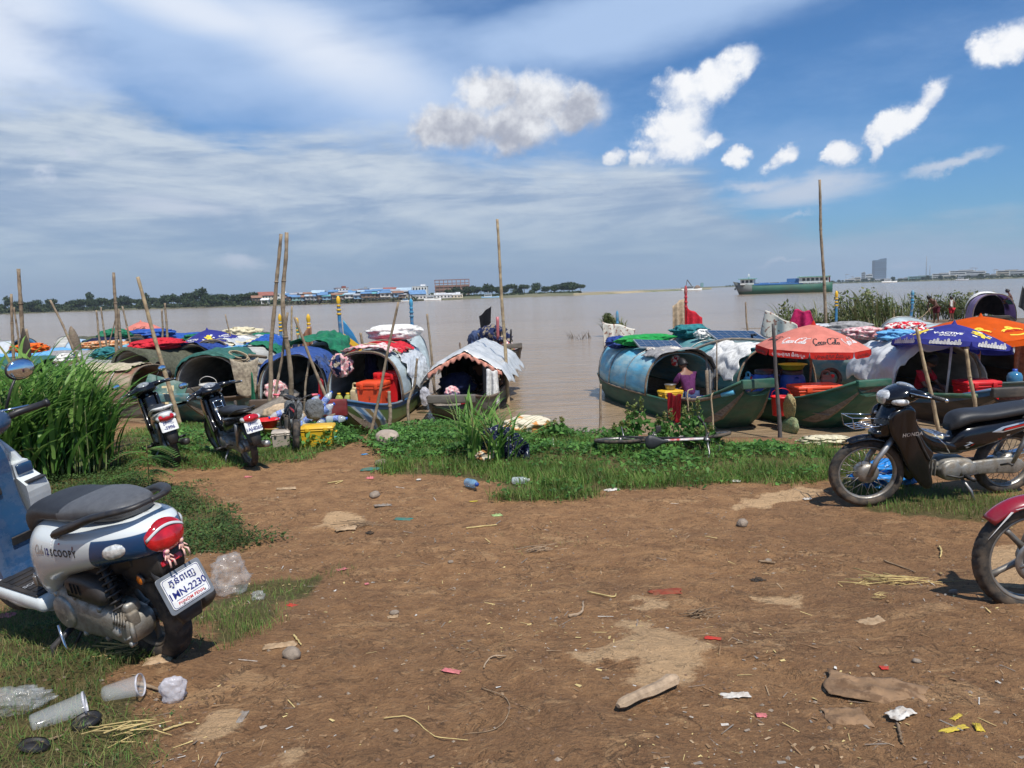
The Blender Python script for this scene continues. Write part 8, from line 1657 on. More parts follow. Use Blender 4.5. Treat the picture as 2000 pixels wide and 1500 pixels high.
for k, (px, py) in enumerate(((1118, 662), (1132, 664), (1148, 661))):
 q = at_z(px, py, 0); clump('twig_tuft', ('left', 'middle', 'right')[k]+' of three sparse twig tufts poking out of the river', 'twigs', (q.x, q.y, -.05), .25, 9, .55, .02, .4, 95+k, [bark_far]*4, .1, group='twig tufts in the river')
# ------------------------------------------------------------------ people: one skinned body each, clothes and hair as its parts
def skin_mesh(J, E, R, root, sub=2):
 me = bpy.data.meshes.new('body'); ids = list(J); ix = {k: i for i, k in enumerate(ids)}; me.from_pydata([J[k] for k in ids], [(ix[a], ix[b]) for a, b in E], [])
 o = bpy.data.objects.new('body', me); COL.objects.link(o); m = o.modifiers.new('s', 'SKIN'); m.use_smooth_shade = True
 for k in ids: d = me.skin_vertices[0].data[ix[k]]; d.radius = R[k] if isinstance(R[k], tuple) else (R[k], R[k]); d.use_root = (k == root)
 s_ = o.modifiers.new('u', 'SUBSURF'); s_.levels = sub; s_.render_levels = sub; dg = bpy.context.evaluated_depsgraph_get(); dg.update(); out = bpy.data.meshes.new_from_object(o.evaluated_get(dg)); bpy.data.objects.remove(o); return out
SKIN = [mat('skin brown', (.20, .095, .058), .5, 0, .06, 5), mat('skin dark', (.13, .062, .040), .5, 0, .06, 5)]; HAIR = mat('black hair', (.010, .009, .009), .55, 0, .2, 40)
def person(label, loc, rz, pose, H=1.65, skin=0, top=None, bottom=None, face=0.0):
 """pose: joints in metres for a 1.65 m figure, x forward, y left"""
 k = H/1.65; J = {a: Vector(b) for a, b in pose.items()}; E = [('pel', 'spi'), ('spi', 'che'), ('che', 'nek'), ('nek', 'hed')]; R = dict(pel=(.135, .10), spi=(.12, .09), che=(.145, .10), nek=.052, hed=.06)
 for s_, sg in (('L', 1), ('R', -1)):
  E += [('che', 'sh'+s_), ('sh'+s_, 'el'+s_), ('el'+s_, 'wr'+s_), ('wr'+s_, 'pa'+s_), ('pel', 'hi'+s_), ('hi'+s_, 'kn'+s_), ('kn'+s_, 'an'+s_), ('an'+s_, 'to'+s_)]; R.update({'sh'+s_: .055, 'el'+s_: .037, 'wr'+s_: .026, 'pa'+s_: (.034, .018), 'hi'+s_: .085, 'kn'+s_: .055, 'an'+s_: .036, 'to'+s_: .03})
  d = (J['wr'+s_]-J['el'+s_]).normalized(); J['pa'+s_] = J['wr'+s_]+d*.07; lat = d.cross(Vector((0, 0, 1))); lat = lat.normalized() if lat.length > .1 else Vector((1, 0, 0)); nn = d.cross(lat)
  for q, (of, L) in enumerate(((-.026, .058), (-.009, .072), (.009, .076), (.026, .066))):
   a, b = f'f{q}a{s_}', f'f{q}b{s_}'; J[a] = J['pa'+s_]+lat*of+d*.03; J[b] = J[a]+d*L*.75-nn*.02*sg; E += [('pa'+s_, a), (a, b)]; R[a] = .0095; R[b] = .007
  J['th'+s_] = J['pa'+s_]+lat*.045*sg+d*.01; E.append(('pa'+s_, 'th'+s_)); R['th'+s_] = .009
 J = {a: b*k for a, b in J.items()}; R = {a: (tuple(q*k for q in r) if isinstance(r, tuple) else r*k) for a, r in R.items()}
 t = thing('person', label, 'person', loc, (0, 0, rz)); body = skin_mesh(J, E, R, 'pel'); hd = J['hed']; up = (hd-J['nek']).normalized(); fw = Matrix.Rotation(face, 3, 'Z') @ Vector((1, 0, 0)); fw = (fw-up*fw.dot(up)).normalized(); lf = up.cross(fw); Rm = Matrix((fw, lf, up)).transposed()
 mb = MB(); c = hd+up*.075*k; mb.ball(c, (.19*k, .15*k, .23*k), rot=Rm); mb.ball(c+fw*.098*k-up*.015*k, (.035*k, .03*k, .05*k), rot=Rm, n=8); mb.ball(c+fw*.082*k-up*.062*k, (.03*k, .05*k, .016*k), rot=Rm, n=8)
 for sg in (1, -1): mb.ball(c+lf*.077*k*sg-up*.01*k, (.04*k, .02*k, .06*k), rot=Rm, n=8)
 bm = bmesh.new(); bm.from_mesh(body); tmp = bpy.data.meshes.new('h'); tmp.from_pydata(mb.v, [], mb.f); bm.from_mesh(tmp); bm.to_mesh(body); bm.free(); body.materials.clear(); body.materials.append(SKIN[skin]); body.polygons.foreach_set('use_smooth', [True]*len(body.polygons)); body.polygons.foreach_set('material_index', [0]*len(body.polygons)); link('body', body, t)
 mb = MB(); mb.sheet(lambda u, v: c+Rm @ Vector((math.cos(2*math.pi*u)*.104*k*math.sin(v*1.75)-.012*k, math.sin(2*math.pi*u)*.084*k*math.sin(v*1.75), .126*k*math.cos(v*1.75)+.012*k-(.05*k if math.cos(2*math.pi*u) < -.2 else 0)*v)), 20, 8, 0, .01); mb.build('hair', HAIR, t)
 mb = MB()
 for sg in (1, -1): mb.ball(c+fw*.088*k+lf*.033*k*sg+up*.012*k, (.014*k, .024*k, .012*k), rot=Rm, n=8)
 mb.build('eyes', HAIR, t)
 def cl(nm, keys, ed, ext, m):
  JJ = {a: J[a] for a in keys}; RR = {a: (tuple(q+ext*k for q in R[a]) if isinstance(R[a], tuple) else R[a]+ext*k) for a in keys}
  for a in ed: JJ[a[1]+'x'] = J[a[0]].lerp(J[a[1]], a[2]); RR[a[1]+'x'] = (RR[a[0]] if not isinstance(RR[a[0]], tuple) else RR[a[0]][0]*.8)*.92
  EE = [(a, b) for a, b in E if a in JJ and b in JJ]+[(a[0], a[1]+'x') for a in ed]; me = skin_mesh(JJ, EE, RR, keys[0]); me.materials.clear(); me.materials.append(m); me.polygons.foreach_set('material_index', [0]*len(me.polygons)); me.polygons.foreach_set('use_smooth', [True]*len(me.polygons)); link(nm, me, t)
 if top: cl('shirt', ['pel', 'spi', 'che', 'shL', 'shR'], [('shL', 'elL', .8), ('shR', 'elR', .8)], .016, top)
 if bottom: cl('shorts', ['pel', 'hiL', 'hiR'], [('hiL', 'knL', .85), ('hiR', 'knR', .85)], .018, bottom)
 return t
STAND = dict(pel=(0, 0, .88), spi=(.01, 0, 1.05), che=(.0, 0, 1.27), nek=(.01, 0, 1.42), hed=(.03, 0, 1.49), shL=(0, .17, 1.33), elL=(-.05, .28, 1.10), wrL=(.06, .20, .95), shR=(0, -.17, 1.33), elR=(-.05, -.28, 1.10), wrR=(.06, -.20, .95), hiL=(0, .09, .82), knL=(.02, .11, .46), anL=(-.02, .13, .08), toL=(.14, .14, .03), hiR=(0, -.09, .82), knR=(.02, -.11, .46), anR=(-.02, -.13, .08), toR=(.14, -.14, .03))
BEND = dict(STAND, spi=(.10, 0, 1.02), che=(.28, 0, 1.17), nek=(.42, 0, 1.27), hed=(.49, 0, 1.32), shL=(.29, .18, 1.20), elL=(.34, .26, .94), wrL=(.50, .12, .78), shR=(.29, -.18, 1.20), elR=(.32, -.26, .95), wrR=(.42, -.10, .74))
SIT = dict(pel=(0, 0, .10), spi=(.03, 0, .28), che=(.10, 0, .50), nek=(.16, 0, .64), hed=(.20, 0, .70), shL=(.11, .17, .55), elL=(.24, .24, .32), wrL=(.42, .12, .24), shR=(.11, -.17, .55), elR=(.24, -.24, .32), wrR=(.42, -.12, .24), hiL=(.05, .10, .11), knL=(.40, .22, .28), anL=(.34, .05, .06), toL=(.48, .02, .04), hiR=(.05, -.10, .11), knR=(.40, -.22, .28), anR=(.30, -.05, .06), toR=(.44, -.04, .04))
q = at_z(1828, 637); q.z = .14; person('bare-chested man in dark maroon shorts bending over a stick on the spit', q, R_(200), BEND, 1.68, 1, None, C_['maroon'])
spar('thin stick held by the bending man on the spit', [q+Vector((-.35, -.1, .86)), q+Vector((-.8, -.3, .50)), q+Vector((-1.5, -.7, .22))], .018, bamboo_l, 'stick', 'stick')
q = at_z(1858, 633); q.z = .14; person('boy in red shorts standing with hands on hips on the spit', q, R_(115), STAND, 1.38, 0, None, C_['red'], .5); hang('towel', 'white towel over the left shoulder of the boy in red shorts', 'towel', q+Vector((-.16, -.1, 1.18)), q+Vector((-.02, -.12, 1.17)), .36, C_['white'], 2, 1, .02, .9)
person('bare-chested child in green shorts sitting by the lilac-roofed boat', R5.P(R5.L*.22, .75, 1.18), R_(150), SIT, 1.35, 1, None, C_['forest'])
person('woman in a purple shirt sitting in the opening of the blue-roofed boat, back turned', on(R1, .80, -.02), R1.hd+R_(190), SIT, 1.58, 0, C_['purple'], C_['denim'])
person('person in a navy shirt crouching on the bow deck of the blue-roofed boat', on(R1, 2.05, .22), R1.hd+R_(60), dict(SIT, che=(.22, 0, .42), nek=(.36, 0, .46), hed=(.43, 0, .46), shL=(.22, .17, .46), shR=(.22, -.17, .46)), 1.5, 0, C_['navy'], C_['tan'])
person('person in dark clothes sitting in the shade under the coral umbrella', on(R2, .9, .1), R2.hd+R_(20), SIT, 1.6, 0, C_['black'], C_['black'])
person('person in a red shirt sitting in the shade under the deep blue umbrella', on(R3, 1.3, -.25), R3.hd+R_(30), SIT, 1.6, 0, C_['red'], C_['dgrey'])
person('left one of two dark figures seated inside the middle boat', on(L0, -.2, .15), L0.hd, SIT, 1.6, 1, C_['black'], C_['black']); person('right one of two dark figures seated inside the middle boat', on(L0, -.1, .48), L0.hd, SIT, 1.5, 1, C_['dgrey'], C_['black'])
q = L4.P(1.55, -.2, .20); person('person in a red jacket sitting beside the rusty mat roof', q, R_(-30), SIT, 1.6, 1, C_['red'], C_['denim'])
# ------------------------------------------------------------------ litter, stones and sticks on the bank
def gp(px, py, dz=0.0): p = G(px, py); p.z = gz(p.x, p.y)+float(fine(p.x, p.y))*max(0, min(1, (12-p.y)/5))+dz; return p
PAPER = {k: cloth('litter '+k, lum(c, .85), var=.15, bump=.5, rough=.7, dirt=(.19, .115, .06), damt=.65, dscale=14) for k, c in dict(white=(.66, .63, .58), pink=(.68, .20, .22), red=(.55, .035, .03), green=(.34, .50, .20), teal=(.04, .20, .17), yellow=(.62, .48, .06), tan=(.44, .31, .19), brown=(.33, .20, .105), grey=(.28, .25, .22), blue=(.06, .28, .58), rust=(.26, .055, .03), black=(.02, .02, .02)).items()}
STONE = mat('pebble', (.24, .19, .145), .85, 0, .2, 30, .5, 60)
def scrap(name, label, cat, px, py, L, Wd, m, lift=.25, seed=0, rz=None, group=None, jag=.3):
 """a scrap of paper, film or cloth lying crumpled on the dirt"""
 p = gp(px, py); sd = seed*3.7+px*.01; mb = MB(); L *= .55; Wd *= .6; lift *= .8
 def fn(u, v): e = 1+jag*mnoise.noise(Vector((math.sin(u*6)*1.5, v*2, sd))); x, y = (u-.5)*L*e, (v-.5)*Wd*e; return Vector((x, y, .006+lift*Wd*(.3+.7*min(1, 5*min(u, 1-u), 4*min(v, 1-v)))*(abs(mnoise.noise(Vector((u*3+sd, v*3, 0))))+.5*abs(mnoise.noise(Vector((u*7, v*9, sd))))+.3*abs(mnoise.noise(Vector((u*15, v*15, sd)))))))
 mb.sheet(fn, 26, 16, 0, .002); o = mb.build(name, m, None, p); o.rotation_euler.z = rng.uniform(-.6, .6) if rz is None else rz; return tag(o, label, cat, group)
def stone(label, px, py, s_, m=STONE, seed=0):
 o = pile('pebble', label, 'stone', gp(px, py, -s_*.08), (s_, s_*.7, s_*.5), m, seed, rng.uniform(0, 3), .14, 1.6, n=16); return o
def stick(label, pts, r, m, name='stick', cat='stick'): return spar(label, [gp(x, y, r*.8+.004) for x, y in pts], [r, r*.9, r*.6], m, name, cat, None, 6)
SC = [('rag', 'green rag lying in the middle of the dirt path near the boats', 'rag', 728, 917, .55, .22, 'teal', .35), ('wrapper', 'pink and white wrapper below the green rag', 'wrapper', 723, 934, .16, .12, 'pink', .5), ('rag', 'flat faded green net patch on the dirt left of centre', 'net', 788, 1015, .30, .14, 'teal', .08), ('leaf_scrap', 'square green wrapper lying on the dirt in the centre', 'wrapper', 970, 1006, .16, .13, 'green', .2), ('card', 'yellow card at the edge of the grass, left of centre', 'card', 925, 979, .15, .06, 'yellow', .1),
      ('wrapper', 'red wrapper on the dirt right of the pale patch', 'wrapper', 1393, 1246, .16, .05, 'red', .3), ('rag', 'flattened dark red rag in the dirt above the large pale patch', 'rag', 1300, 1158, .36, .14, 'rust', .12), ('wrapper', 'crumpled white wrapper right of the log', 'wrapper', 1437, 1359, .20, .07, 'white', .4), ('wrapper', 'white and yellow wrapper beside the muddy cloth', 'wrapper', 1757, 1400, .20, .10, 'white', .4), ('peel', 'longer yellow peel near the lower right corner', 'peel', 1862, 1424, .20, .04, 'yellow', .4), ('peel', 'small yellow peel, upright, rightmost near the lower right corner', 'peel', 1911, 1416, .05, .09, 'yellow', .4), ('peel', 'short yellow peel above the longer one near the lower right', 'peel', 1868, 1404, .12, .03, 'yellow', .4),
      ('muddy_cloth', 'large mud-caked cloth pressed into the dirt at the lower right', 'cloth', 1712, 1352, .64, .34, 'mud', .17), ('muddy_cloth', 'smaller mud-caked cloth below the large one', 'cloth', 1650, 1402, .28, .20, 'mud', .22), ('paper_scrap', 'pale crumpled paper above the muddy cloth', 'paper', 1706, 1213, .26, .16, 'tan', .2), ('paper_scrap', 'pink plastic strip on the lower middle dirt', 'wrapper', 882, 1312, .16, .05, 'pink', .3), ('paper_scrap', 'grey paper strip left of the pale patch in the lower left', 'paper', 473, 1404, .05, .16, 'grey', .1),
      ('wrapper', 'red wrapper beside the grass tuft behind the scooter plate', 'wrapper', 570, 1180, .12, .06, 'red', .4), ('paper_scrap', 'folded brown leaf-like wrapping below the grass tuft', 'paper', 545, 1262, .28, .10, 'tan', .3), ('paper_scrap', 'torn brown cardboard pieces by the scooter rear wheel', 'cardboard', 310, 1292, .22, .14, 'tan', .35), ('wrapper', 'pink wrapper under the scooter footboard', 'wrapper', 14, 1205, .18, .10, 'pink', .4), ('wrapper', 'white and green plastic wrapper at the grass edge right of centre', 'wrapper', 1196, 957, .30, .12, 'white', .4), ('wrapper', 'pale wrapper on the dirt left of the black motorbike', 'wrapper', 1436, 941, .20, .10, 'white', .5), ('wrapper', 'white paper by the front wheel of the black motorbike', 'paper', 1577, 976, .16, .08, 'white', .4),
      ('rag', 'dirty cream rag strip on the path left of centre', 'rag', 560, 955, .40, .14, 'tan', .3), ('rag', 'drab green rag fold on the dirt left of centre', 'rag', 748, 988, .30, .10, 'grey', .4), ('wrapper', 'pink wrapper on the path behind the second motorbike', 'wrapper', 484, 932, .16, .08, 'pink', .4), ('wrapper', 'blue wrapper in the middle of the path near the painted bow', 'wrapper', 712, 888, .16, .08, 'blue', .4), ('wrapper', 'yellow wrapper at the left end of the grass strip', 'wrapper', 772, 902, .16, .07, 'yellow', .4), ('wrapper', 'white carton on the path left of the blue bottle', 'carton', 818, 937, .10, .07, 'white', .6), ('paper_scrap', 'torn papers among twigs left of centre', 'paper', 676, 1035, .34, .2, 'tan', .3), ('cardboard', 'black triangular scrap in the dirt left of centre', 'scrap', 723, 1043, .12, .1, 'black', .5),
      ('paper_scrap', 'pink round scrap in the dirt left of the centre', 'paper', 716, 1141, .05, .05, 'pink', .1), ('paper_scrap', 'tan scrap at the left of the middle dirt', 'paper', 768, 1206, .12, .06, 'tan', .4), ('paper_scrap', 'pale pink scrap near the left grass tuft', 'paper', 668, 1113, .14, .07, 'pink', .1), ('wrapper', 'dark food box scrap on the dirt right of centre', 'scrap', 1480, 1134, .16, .10, 'black', .5), ('paper_scrap', 'red round scrap near the large muddy cloth', 'paper', 1727, 1304, .06, .05, 'red', .1), ('paper_scrap', 'pale red scrap right of the log', 'paper', 1487, 1394, .07, .05, 'pink', .3), ('styrofoam', 'white foam slab floating below the green hull', 'foam', 1316, 853, .55, .16, 'white', .2), ('styrofoam', 'white foam pieces left of the foam slab', 'foam', 1282, 850, .3, .14, 'white', .4)]
PAPER['mud'] = mat('mud cloth', (.215, .130, .070), .95, 0, .25, 9, 1.0, 17, dirt=(.11, .058, .028), damt=.75, dscale=15, dsharp=.05, dlevel=.55)
for i, (nm, lb, ct, px, py, L, Wd, k, lf) in enumerate(SC): scrap(nm, lb, ct, px, py, L, Wd, PAPER[k], lf, i)
for i, (lb, px, py, s_) in enumerate((('grey stone on the path below the white carton', 732, 968, .16), ('flat stone in the path beside the green rag', 745, 908, .18), ('white pebble left of the middle dirt', 770, 1201, .06), ('white pebble at the right near the red motorbike wheel', 1862, 1160, .06), ('pale flat stone below the grass tuft', 570, 1283, .12), ('pale pebble in the centre of the dirt', 880, 1099, .05), ('brown clod left of the red wheel', 1500, 1095, .07), ('pale stone near the right grass edge', 1450, 1026, .14), ('white pebble right of the muddy cloth', 1790, 1296, .04), ('small grey stone left of the red motorbike', 1765, 1130, .05))): stone(lb, px, py, s_, seed=i)
o = pile('concrete_block', 'pale broken block lying at the left end of the weeds by the path', 'stone', gp(757, 868), (.34, .5, .2), mat('concrete', (.36, .29, .23), .9, 0, .15, 12, .4, 40), 4, .3, .05, 1.2, e=.45)
log_m = mat('dry log', (.40, .29, .19), .9, 0, .2, 8, .7, 40, stretch=(1, 1, 1), dirt=(.16, .11, .07), damt=.6, dscale=9)
a, b = gp(1207, 1386, .035), gp(1320, 1340, .04); mb = MB(); d = (b-a); mb.tube([a*0+d*f+Vector((0, 0, -.008+.004*math.sin(f*7))) for f in (i/14 for i in range(15))], [(.022+.012*f+.002*math.sin(f*15))*min(1, .55+f*6, .6+(1-f)*7) for f in (i/14 for i in range(15))], 7, flat=.72, smooth=False); o = mb.build('driftwood_log', log_m, None, a); tag(o, 'short pale log lying alone on the dirt in the lower right', 'log')
STRAW = mat('straw', (.50, .38, .16), .8, 0, .2, 12); TWIG = mat('twig', (.22, .15, .09), .85, 0, .2, 20)
ST = [('long dark stick lying left of the red motorbike wheel', ((1726, 1098), (1757, 1108), (1788, 1118)), .007, TWIG), ('pale reed stick in the centre of the dirt', ((911, 1034), (940, 1029), (971, 1026)), .008, STRAW), ('bent straw right of the centre', ((1148, 1158), (1195, 1168), (1204, 1162)), .006, STRAW), ('forked pale twig above the large pale patch', ((1112, 1206), (1135, 1196), (1140, 1178)), .009, log_m), ('brown stick right of the centre twigs', ((1482, 1095), (1500, 1098), (1514, 1102)), .010, TWIG), ('curved vine lying in the lower middle dirt, right half', ((940, 1345), (985, 1365), (994, 1395), (970, 1425), (905, 1432)), .0025, TWIG), ('curved vine lying in the lower middle dirt, left half', ((750, 1408), (800, 1405), (850, 1440), (915, 1447)), .0025, STRAW), ('short bent stick below the centre', ((945, 1306), (960, 1285), (988, 1278)), .004, log_m), ('dark twig by the crumpled bag at the lower left', ((268, 1334), (290, 1340), (312, 1348)), .010, TWIG), ('thin straw left of the pale patch at the lower left', ((318, 1432), (350, 1420), (378, 1410)), .005, STRAW),
      ('straw stick right of the grass tuft', ((574, 1244), (580, 1252), (588, 1262)), .006, STRAW), ('tan stick beside the red wheel on the right', ((1835, 1070), (1838, 1080), (1836, 1090)), .008, STRAW), ('thin reed on the path behind the motorbikes', ((640, 945), (670, 940), (655, 946)), .007, STRAW), ('thick stick standing in a muddy hole at the lower right', ((1752, 1418), (1757, 1438), (1763, 1455)), .006, TWIG), ('dark straw with a tube lying by the cup lid', ((40, 1470), (90, 1448), (124, 1434)), .007, TWIG)]
for lb, pts, r, m in ST: stick(lb, pts, r, m)
def twig_heap(label, px, py, L, n, m, seed, rz=0.0):
 c = gp(px, py); g = random.Random(seed); mb = MB()
 for k in range(n):
  a = g.gauss(rz, .5); l = L*g.uniform(.3, 1); x, y = g.gauss(0, L*.12), g.gauss(0, L*.05); z = g.uniform(.006, .05); l *= .6; q = Vector((math.cos(a)*l/2, math.sin(a)*l/2*.7, g.uniform(-.006, .012))); mb.tube([Vector((x, y, z))-q, Vector((x, y+g.uniform(-.01, .01), z+.004)), Vector((x, y, z))+q], [.0032*g.uniform(.5, 1.4), .0016], 5)
 o = mb.build('straw_heap', m, None, c); return tag(o, label, 'twigs')
twig_heap('heap of broken straw left of the red motorbike wheel', 1740, 1137, .75, 26, STRAW, 3, -.28); twig_heap('clump of roots and pale twigs right of centre', 1053, 1078, .42, 16, log_m, 4, -.4); twig_heap('dry straw at the left beside the scooter wheel', 262, 1282, .5, 18, STRAW, 5, .3); twig_heap('dry straw in the lower left grass', 250, 1440, .42, 14, STRAW, 6, .2); twig_heap('scattered dark twigs left of centre on the dirt', 700, 1028, .6, 16, TWIG, 7, .1); twig_heap('pile of brown manure and stalks above the pale patch', 1365, 1205, .3, 20, TWIG, 8, .1); twig_heap('small forked straw in front of the straw heap', 1715, 1168, .2, 6, STRAW, 9, .4)
# drinking cups, lids and bags at the lower left
CUP = mat('clear cup plastic', (.80, .84, .86), .06, 0, .03, 9, alpha=.16, spec=.8)
def cup(label, px, py, rot, L=.16, r=.045):
 t = thing('plastic_cup', label, 'cup', gp(px, py, r*.85), rot); mb = MB(); mb.lathe([(.001, 0), (r*.68, 0), (r*.72, .01), (r*.8, L*.35), (r*.82, L*.37), (r*.92, L*.8), (r*.94, L*.82), (r, L)], 28, 0, None, False); mb.build('body', CUP, t); mb = MB(); mb.ring([(r*1.0, L-.004), (r*1.07, L-.004), (r*1.07, L+.004), (r*1.0, L+.004)], 28); mb.build('rim', BAGW, t)
cup('clear plastic cup with ridges lying at the left edge of the foreground grass', 62, 1424, (R_(82), R_(5), R_(118)), .19); cup('clear dome-lidded plastic cup lying right of the other cup', 205, 1368, (R_(80), R_(5), R_(96)), .15, .045)
def lid(label, px, py, rot): mb = MB(); mb.lathe([(.001, .008), (.03, .008), (.032, .004), (.044, .004), (.046, .012), (.052, .012), (.054, 0), (.056, .004), (.05, .016)], 32, 0, None, False); o = mb.build('cup_lid', blackpl, None, gp(px, py, .012)); o.rotation_euler = rot; tag(o, label, 'lid')
lid('round black cup lid lying flat in the lower left grass', 170, 1418, (R_(8), R_(-4), 0)); lid('black cup lid with a straw through it at the lower left corner', 68, 1462, (R_(-10), R_(14), 0))
def bag(label, px, py, d, m, seed, amp=.4): o = pile('plastic_bag', label, 'bag', gp(px, py, -.01), d, m, seed, .3, amp, 1.9, n=48, e=.65); return o
bag('crumpled whitish plastic bag on the dirt in front of the scooter wheel', 340, 1366, (.11, .06, .12), BAGW, 3, .2); bag('large clear plastic bag puffed up behind the scooter number plate', 452, 1160, (.27, .22, .30), BAGC, 5, .32); bag('crumpled clear plastic bag at the left edge of the foreground', 30, 1388, (.30, .18, .10), BAGC, 7, .35); bag('small whitish bag in the grass tuft behind the scooter', 505, 1172, (.09, .07, .07), BAGC, 9, .35); bag('cyan plastic bag in the weeds by the painted bow', 640, 864, (.26, .18, .14), pmat('cyan bag', (.10, .42, .52)), 2, .4); bag('bright blue plastic bag behind the front wheel of the black motorbike', 1735, 945, (.85, .4, .26), pmat('blue bag', (.02, .22, .62), .3), 4, .45)
bottle('crushed light blue bottle lying at the edge of the grass strip', gp(912, 950, .05), (R_(84), R_(10), R_(28)), bot_b, .26, .048, P_BLUE, None, False); bottle('crushed clear bottle lying in the grass right of the light blue one', gp(1000, 945, .04), (R_(88), R_(5), R_(78)), bot_m, .2, .04, P_WHT, None, False)
for i in range(14):
 a = at_y(566+(i % 5)*19+rng.uniform(-5, 5), 800+(i//5)*16+rng.uniform(-4, 4), 12.0-.1*(i//5)); bottle('empty water bottle in the heap behind the small bicycle', a, (R_(rng.uniform(40, 120)), R_(rng.uniform(-40, 40)), rng.uniform(0, 6)), bot_m, .34, .055, P_BLUE, 'water bottles heaped behind the small bicycle')
# goods on the bank around the small bicycle
p = gp(518, 866); basin('red slatted plastic basin between the second motorbike and the bicycle', p+Vector((0, .1, .22)), .20, .14, P_RED); bucket('tan tub under the red slatted basin', p+Vector((.12, .1, 0)), .17, .24, pmat('tan plastic', (.42, .26, .08)), None); cooler('yellow plastic tub behind the bicycle wheel', gp(590, 876)+Vector((.18, .25, 0)), .1, .48, .34, .30, P_YEL, P_YEL, 'plastic_crate', None, 'crate'); cooler('translucent grey container left of the bicycle', gp(545, 878)+Vector((0, .15, 0)), .2, .26, .24, .26, pmat('milky plastic', (.42, .36, .30)), None, 'container', None, 'container')
for k, (px, lb) in enumerate(((566, 'grey woven basket hanging left of the bicycle front'), (608, 'grey woven basket right of the bicycle front'))): q = gp(px, 872)+Vector((0, .3, .36)); basket(lb, q, (0, 0, .2*k), (.26, .24, .30), mat('grey weave', (.13, .14, .15), .8, 0, .4, 70, .8, 120))
pile('sack', 'tan jute sack behind the red slatted basin', 'sack', gp(540, 858)+Vector((0, .5, .1)), (.7, .4, .42), C_['tan'], 5, .2, .15)
pile('cement_sack', 'torn cream sack with orange print at the water edge below the middle boat', 'sack', gp(1030, 850), (.85, .5, .30), patterned('sack print orange', (.62, .55, .42), (.55, .25, .08), 6, .56), 6, .3, .2); hang('cement_sack', 'white printed sack propped beside the torn cream one', 'sack', gp(1045, 826)+Vector((0, 0, .35)), gp(1072, 848)+Vector((.05, 0, .16)), .36, patterned('sack print', (.66, .65, .60), (.16, .20, .12), 9, .62), 3, 2, .05, 1.2)
q = gp(972, 900); hang('cloth', 'navy cloth with a white pattern draped over the cane-grass tuft', 'cloth', q+Vector((-.16, -.10, .46)), q+Vector((.16, -.06, .46)), .44, C_['bluewhite'], 3, 2, .06, 1.2); hang('cloth', 'second fold of patterned navy cloth spread to the right of the tuft', 'cloth', q+Vector((.12, -.02, .44)), q+Vector((.40, .05, .22)), .32, C_['bluewhite'], 5, 2, .05, 1.0); pile('rag', 'cream and brown rag below the patterned navy cloth', 'rag', gp(952, 905), (.36, .2, .18), patterned('rag print', (.55, .48, .36), (.30, .14, .05), 12), 4, .7, .3)
pile('net_heap', 'pale nylon net heap at the grass edge left of the black motorbike', 'net', gp(1610, 868), (.75, .35, .12), C_['cream'], 4, .1, .3, 4); pile('cloth', 'cream cloth beside a pink hose behind the black motorbike', 'cloth', gp(1835, 880), (.35, .3, .2), C_['cream'], 8, .2, .35); spar('pink hose lying behind the inner rack of the black motorbike', [gp(1790, 872, .2), gp(1820, 862, .26), gp(1850, 862, .22)], .035, PINK, 'hose', 'hose')
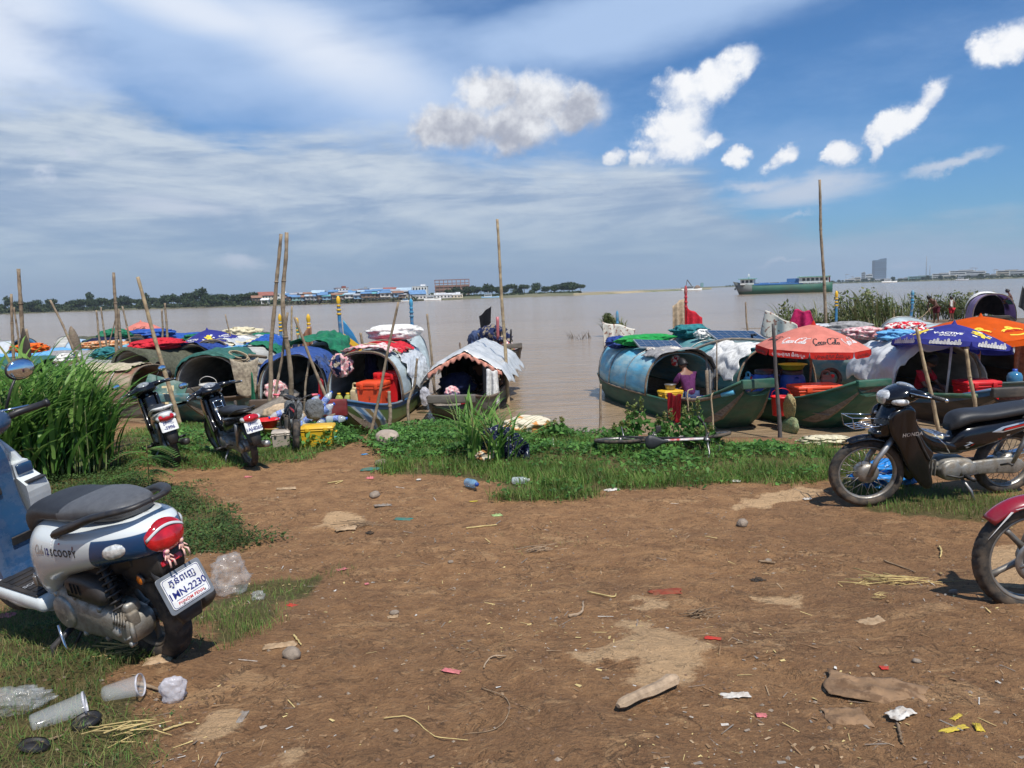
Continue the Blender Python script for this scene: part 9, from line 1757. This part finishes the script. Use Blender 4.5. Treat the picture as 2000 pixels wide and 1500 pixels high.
# fine debris nobody would count
def debris():
 g = np.random.default_rng(77); V, Q, M_ = [], [], []; n = 11000; y = 1.6+6.8*g.random(n)**1.25; x = g.uniform(-1, 1, n)*(y*.72+.3); gr = np.zeros(n, bool)
 for k in ('strip', 'dark', 'corner', 'left'): gr |= inpoly(x, y, GRASS[k])
 ok = (~gr) & (g.random(n) < np.clip(.45+1.6*nfbm(x*1.1, y*1.1+31, 3), .05, 1)); x, y = x[ok], y[ok]; n = len(x); z = height(x, y)+fine(x, y)*np.clip((12-y)/5, 0, 1)+.003
 a = g.uniform(0, 6.28, n); L = g.choice([.010, .016, .035, .09], n, p=[.42, .27, .21, .10])*g.uniform(.5, 1.3, n)*(.6+y*.07); w = np.where(L > .03, L*.07, L*.5); d = np.stack([np.cos(a), np.sin(a), g.normal(size=n)*.10], 1); s_ = np.stack([-np.sin(a), np.cos(a), g.normal(size=n)*.3], 1); P = np.stack([x, y, z], 1)
 V = np.stack([P-d*L[:, None]/2-s_*w[:, None]/2, P-d*L[:, None]/2+s_*w[:, None]/2, P+d*L[:, None]/2+s_*w[:, None]/3, P+d*L[:, None]/2-s_*w[:, None]/3], 1); V[:, :, 2] = np.maximum(V[:, :, 2], z[:, None])
 np_mesh('debris', V.reshape(-1, 3), np.arange(4*n).reshape(n, 4), [PAPER['tan'], PAPER['brown'], STRAW, PAPER['grey'], PAPER['white'], PAPER['brown']], np.where(g.random(n) < .05, 4, g.choice([0, 1, 2, 3, 5], n)), kind='stuff', label='straw bits, chips and crumbs scattered over the dirt', category='debris')
 n = 2600; y = 1.6+5.5*g.random(n)**1.4; x = g.uniform(-1, 1, n)*(y*.72+.3); z = height(x, y)+fine(x, y)*np.clip((12-y)/5, 0, 1); s_ = .006*g.uniform(.5, 2.2, n); oc = np.array([(1, 0, 0), (0, 1, 0), (-1, 0, 0), (0, -1, 0), (0, 0, .8), (0, 0, -.6)]); V = np.stack([x, y, z], 1)[:, None]+oc[None]*s_[:, None, None]*g.uniform(.6, 1.3, (n, 6, 1)); f = np.array([(0, 1, 4), (1, 2, 4), (2, 3, 4), (3, 0, 4), (1, 0, 5), (2, 1, 5), (3, 2, 5), (0, 3, 5)])
 np_mesh('gravel', V.reshape(-1, 3), (f[None]+(np.arange(n)*6)[:, None, None]).reshape(-1, 3), [PAPER['brown'], STONE, mat('clod', (.15, .09, .055), .95, 0, .2, 20)], np.repeat(g.choice([0, 1, 2, 2, 2], n), 8), smooth=False, kind='stuff', label='small clods and grit on the dirt', category='gravel')
debris()
# ------------------------------------------------------------------ air
def haze():
 m = bpy.data.materials.new('river haze'); m.use_nodes = True; T = NT(m.node_tree); T.n.clear(); o = T.node('ShaderNodeOutputMaterial'); v = T.node('ShaderNodeVolumePrincipled'); v.inputs['Color'].default_value = (.78, .88, 1.0, 1); v.inputs['Density'].default_value = HAZE; v.inputs['Anisotropy'].default_value = .2; T.l.new(v.outputs[0], o.inputs['Volume'])
 mb = MB(); mb.box((0, 3240, 80), (9200, 6600, 170)); mb.build('haze', m, None, None, kind='stuff', label='thin pale air over the river', category='haze')
HAZE = 0.00016
haze()
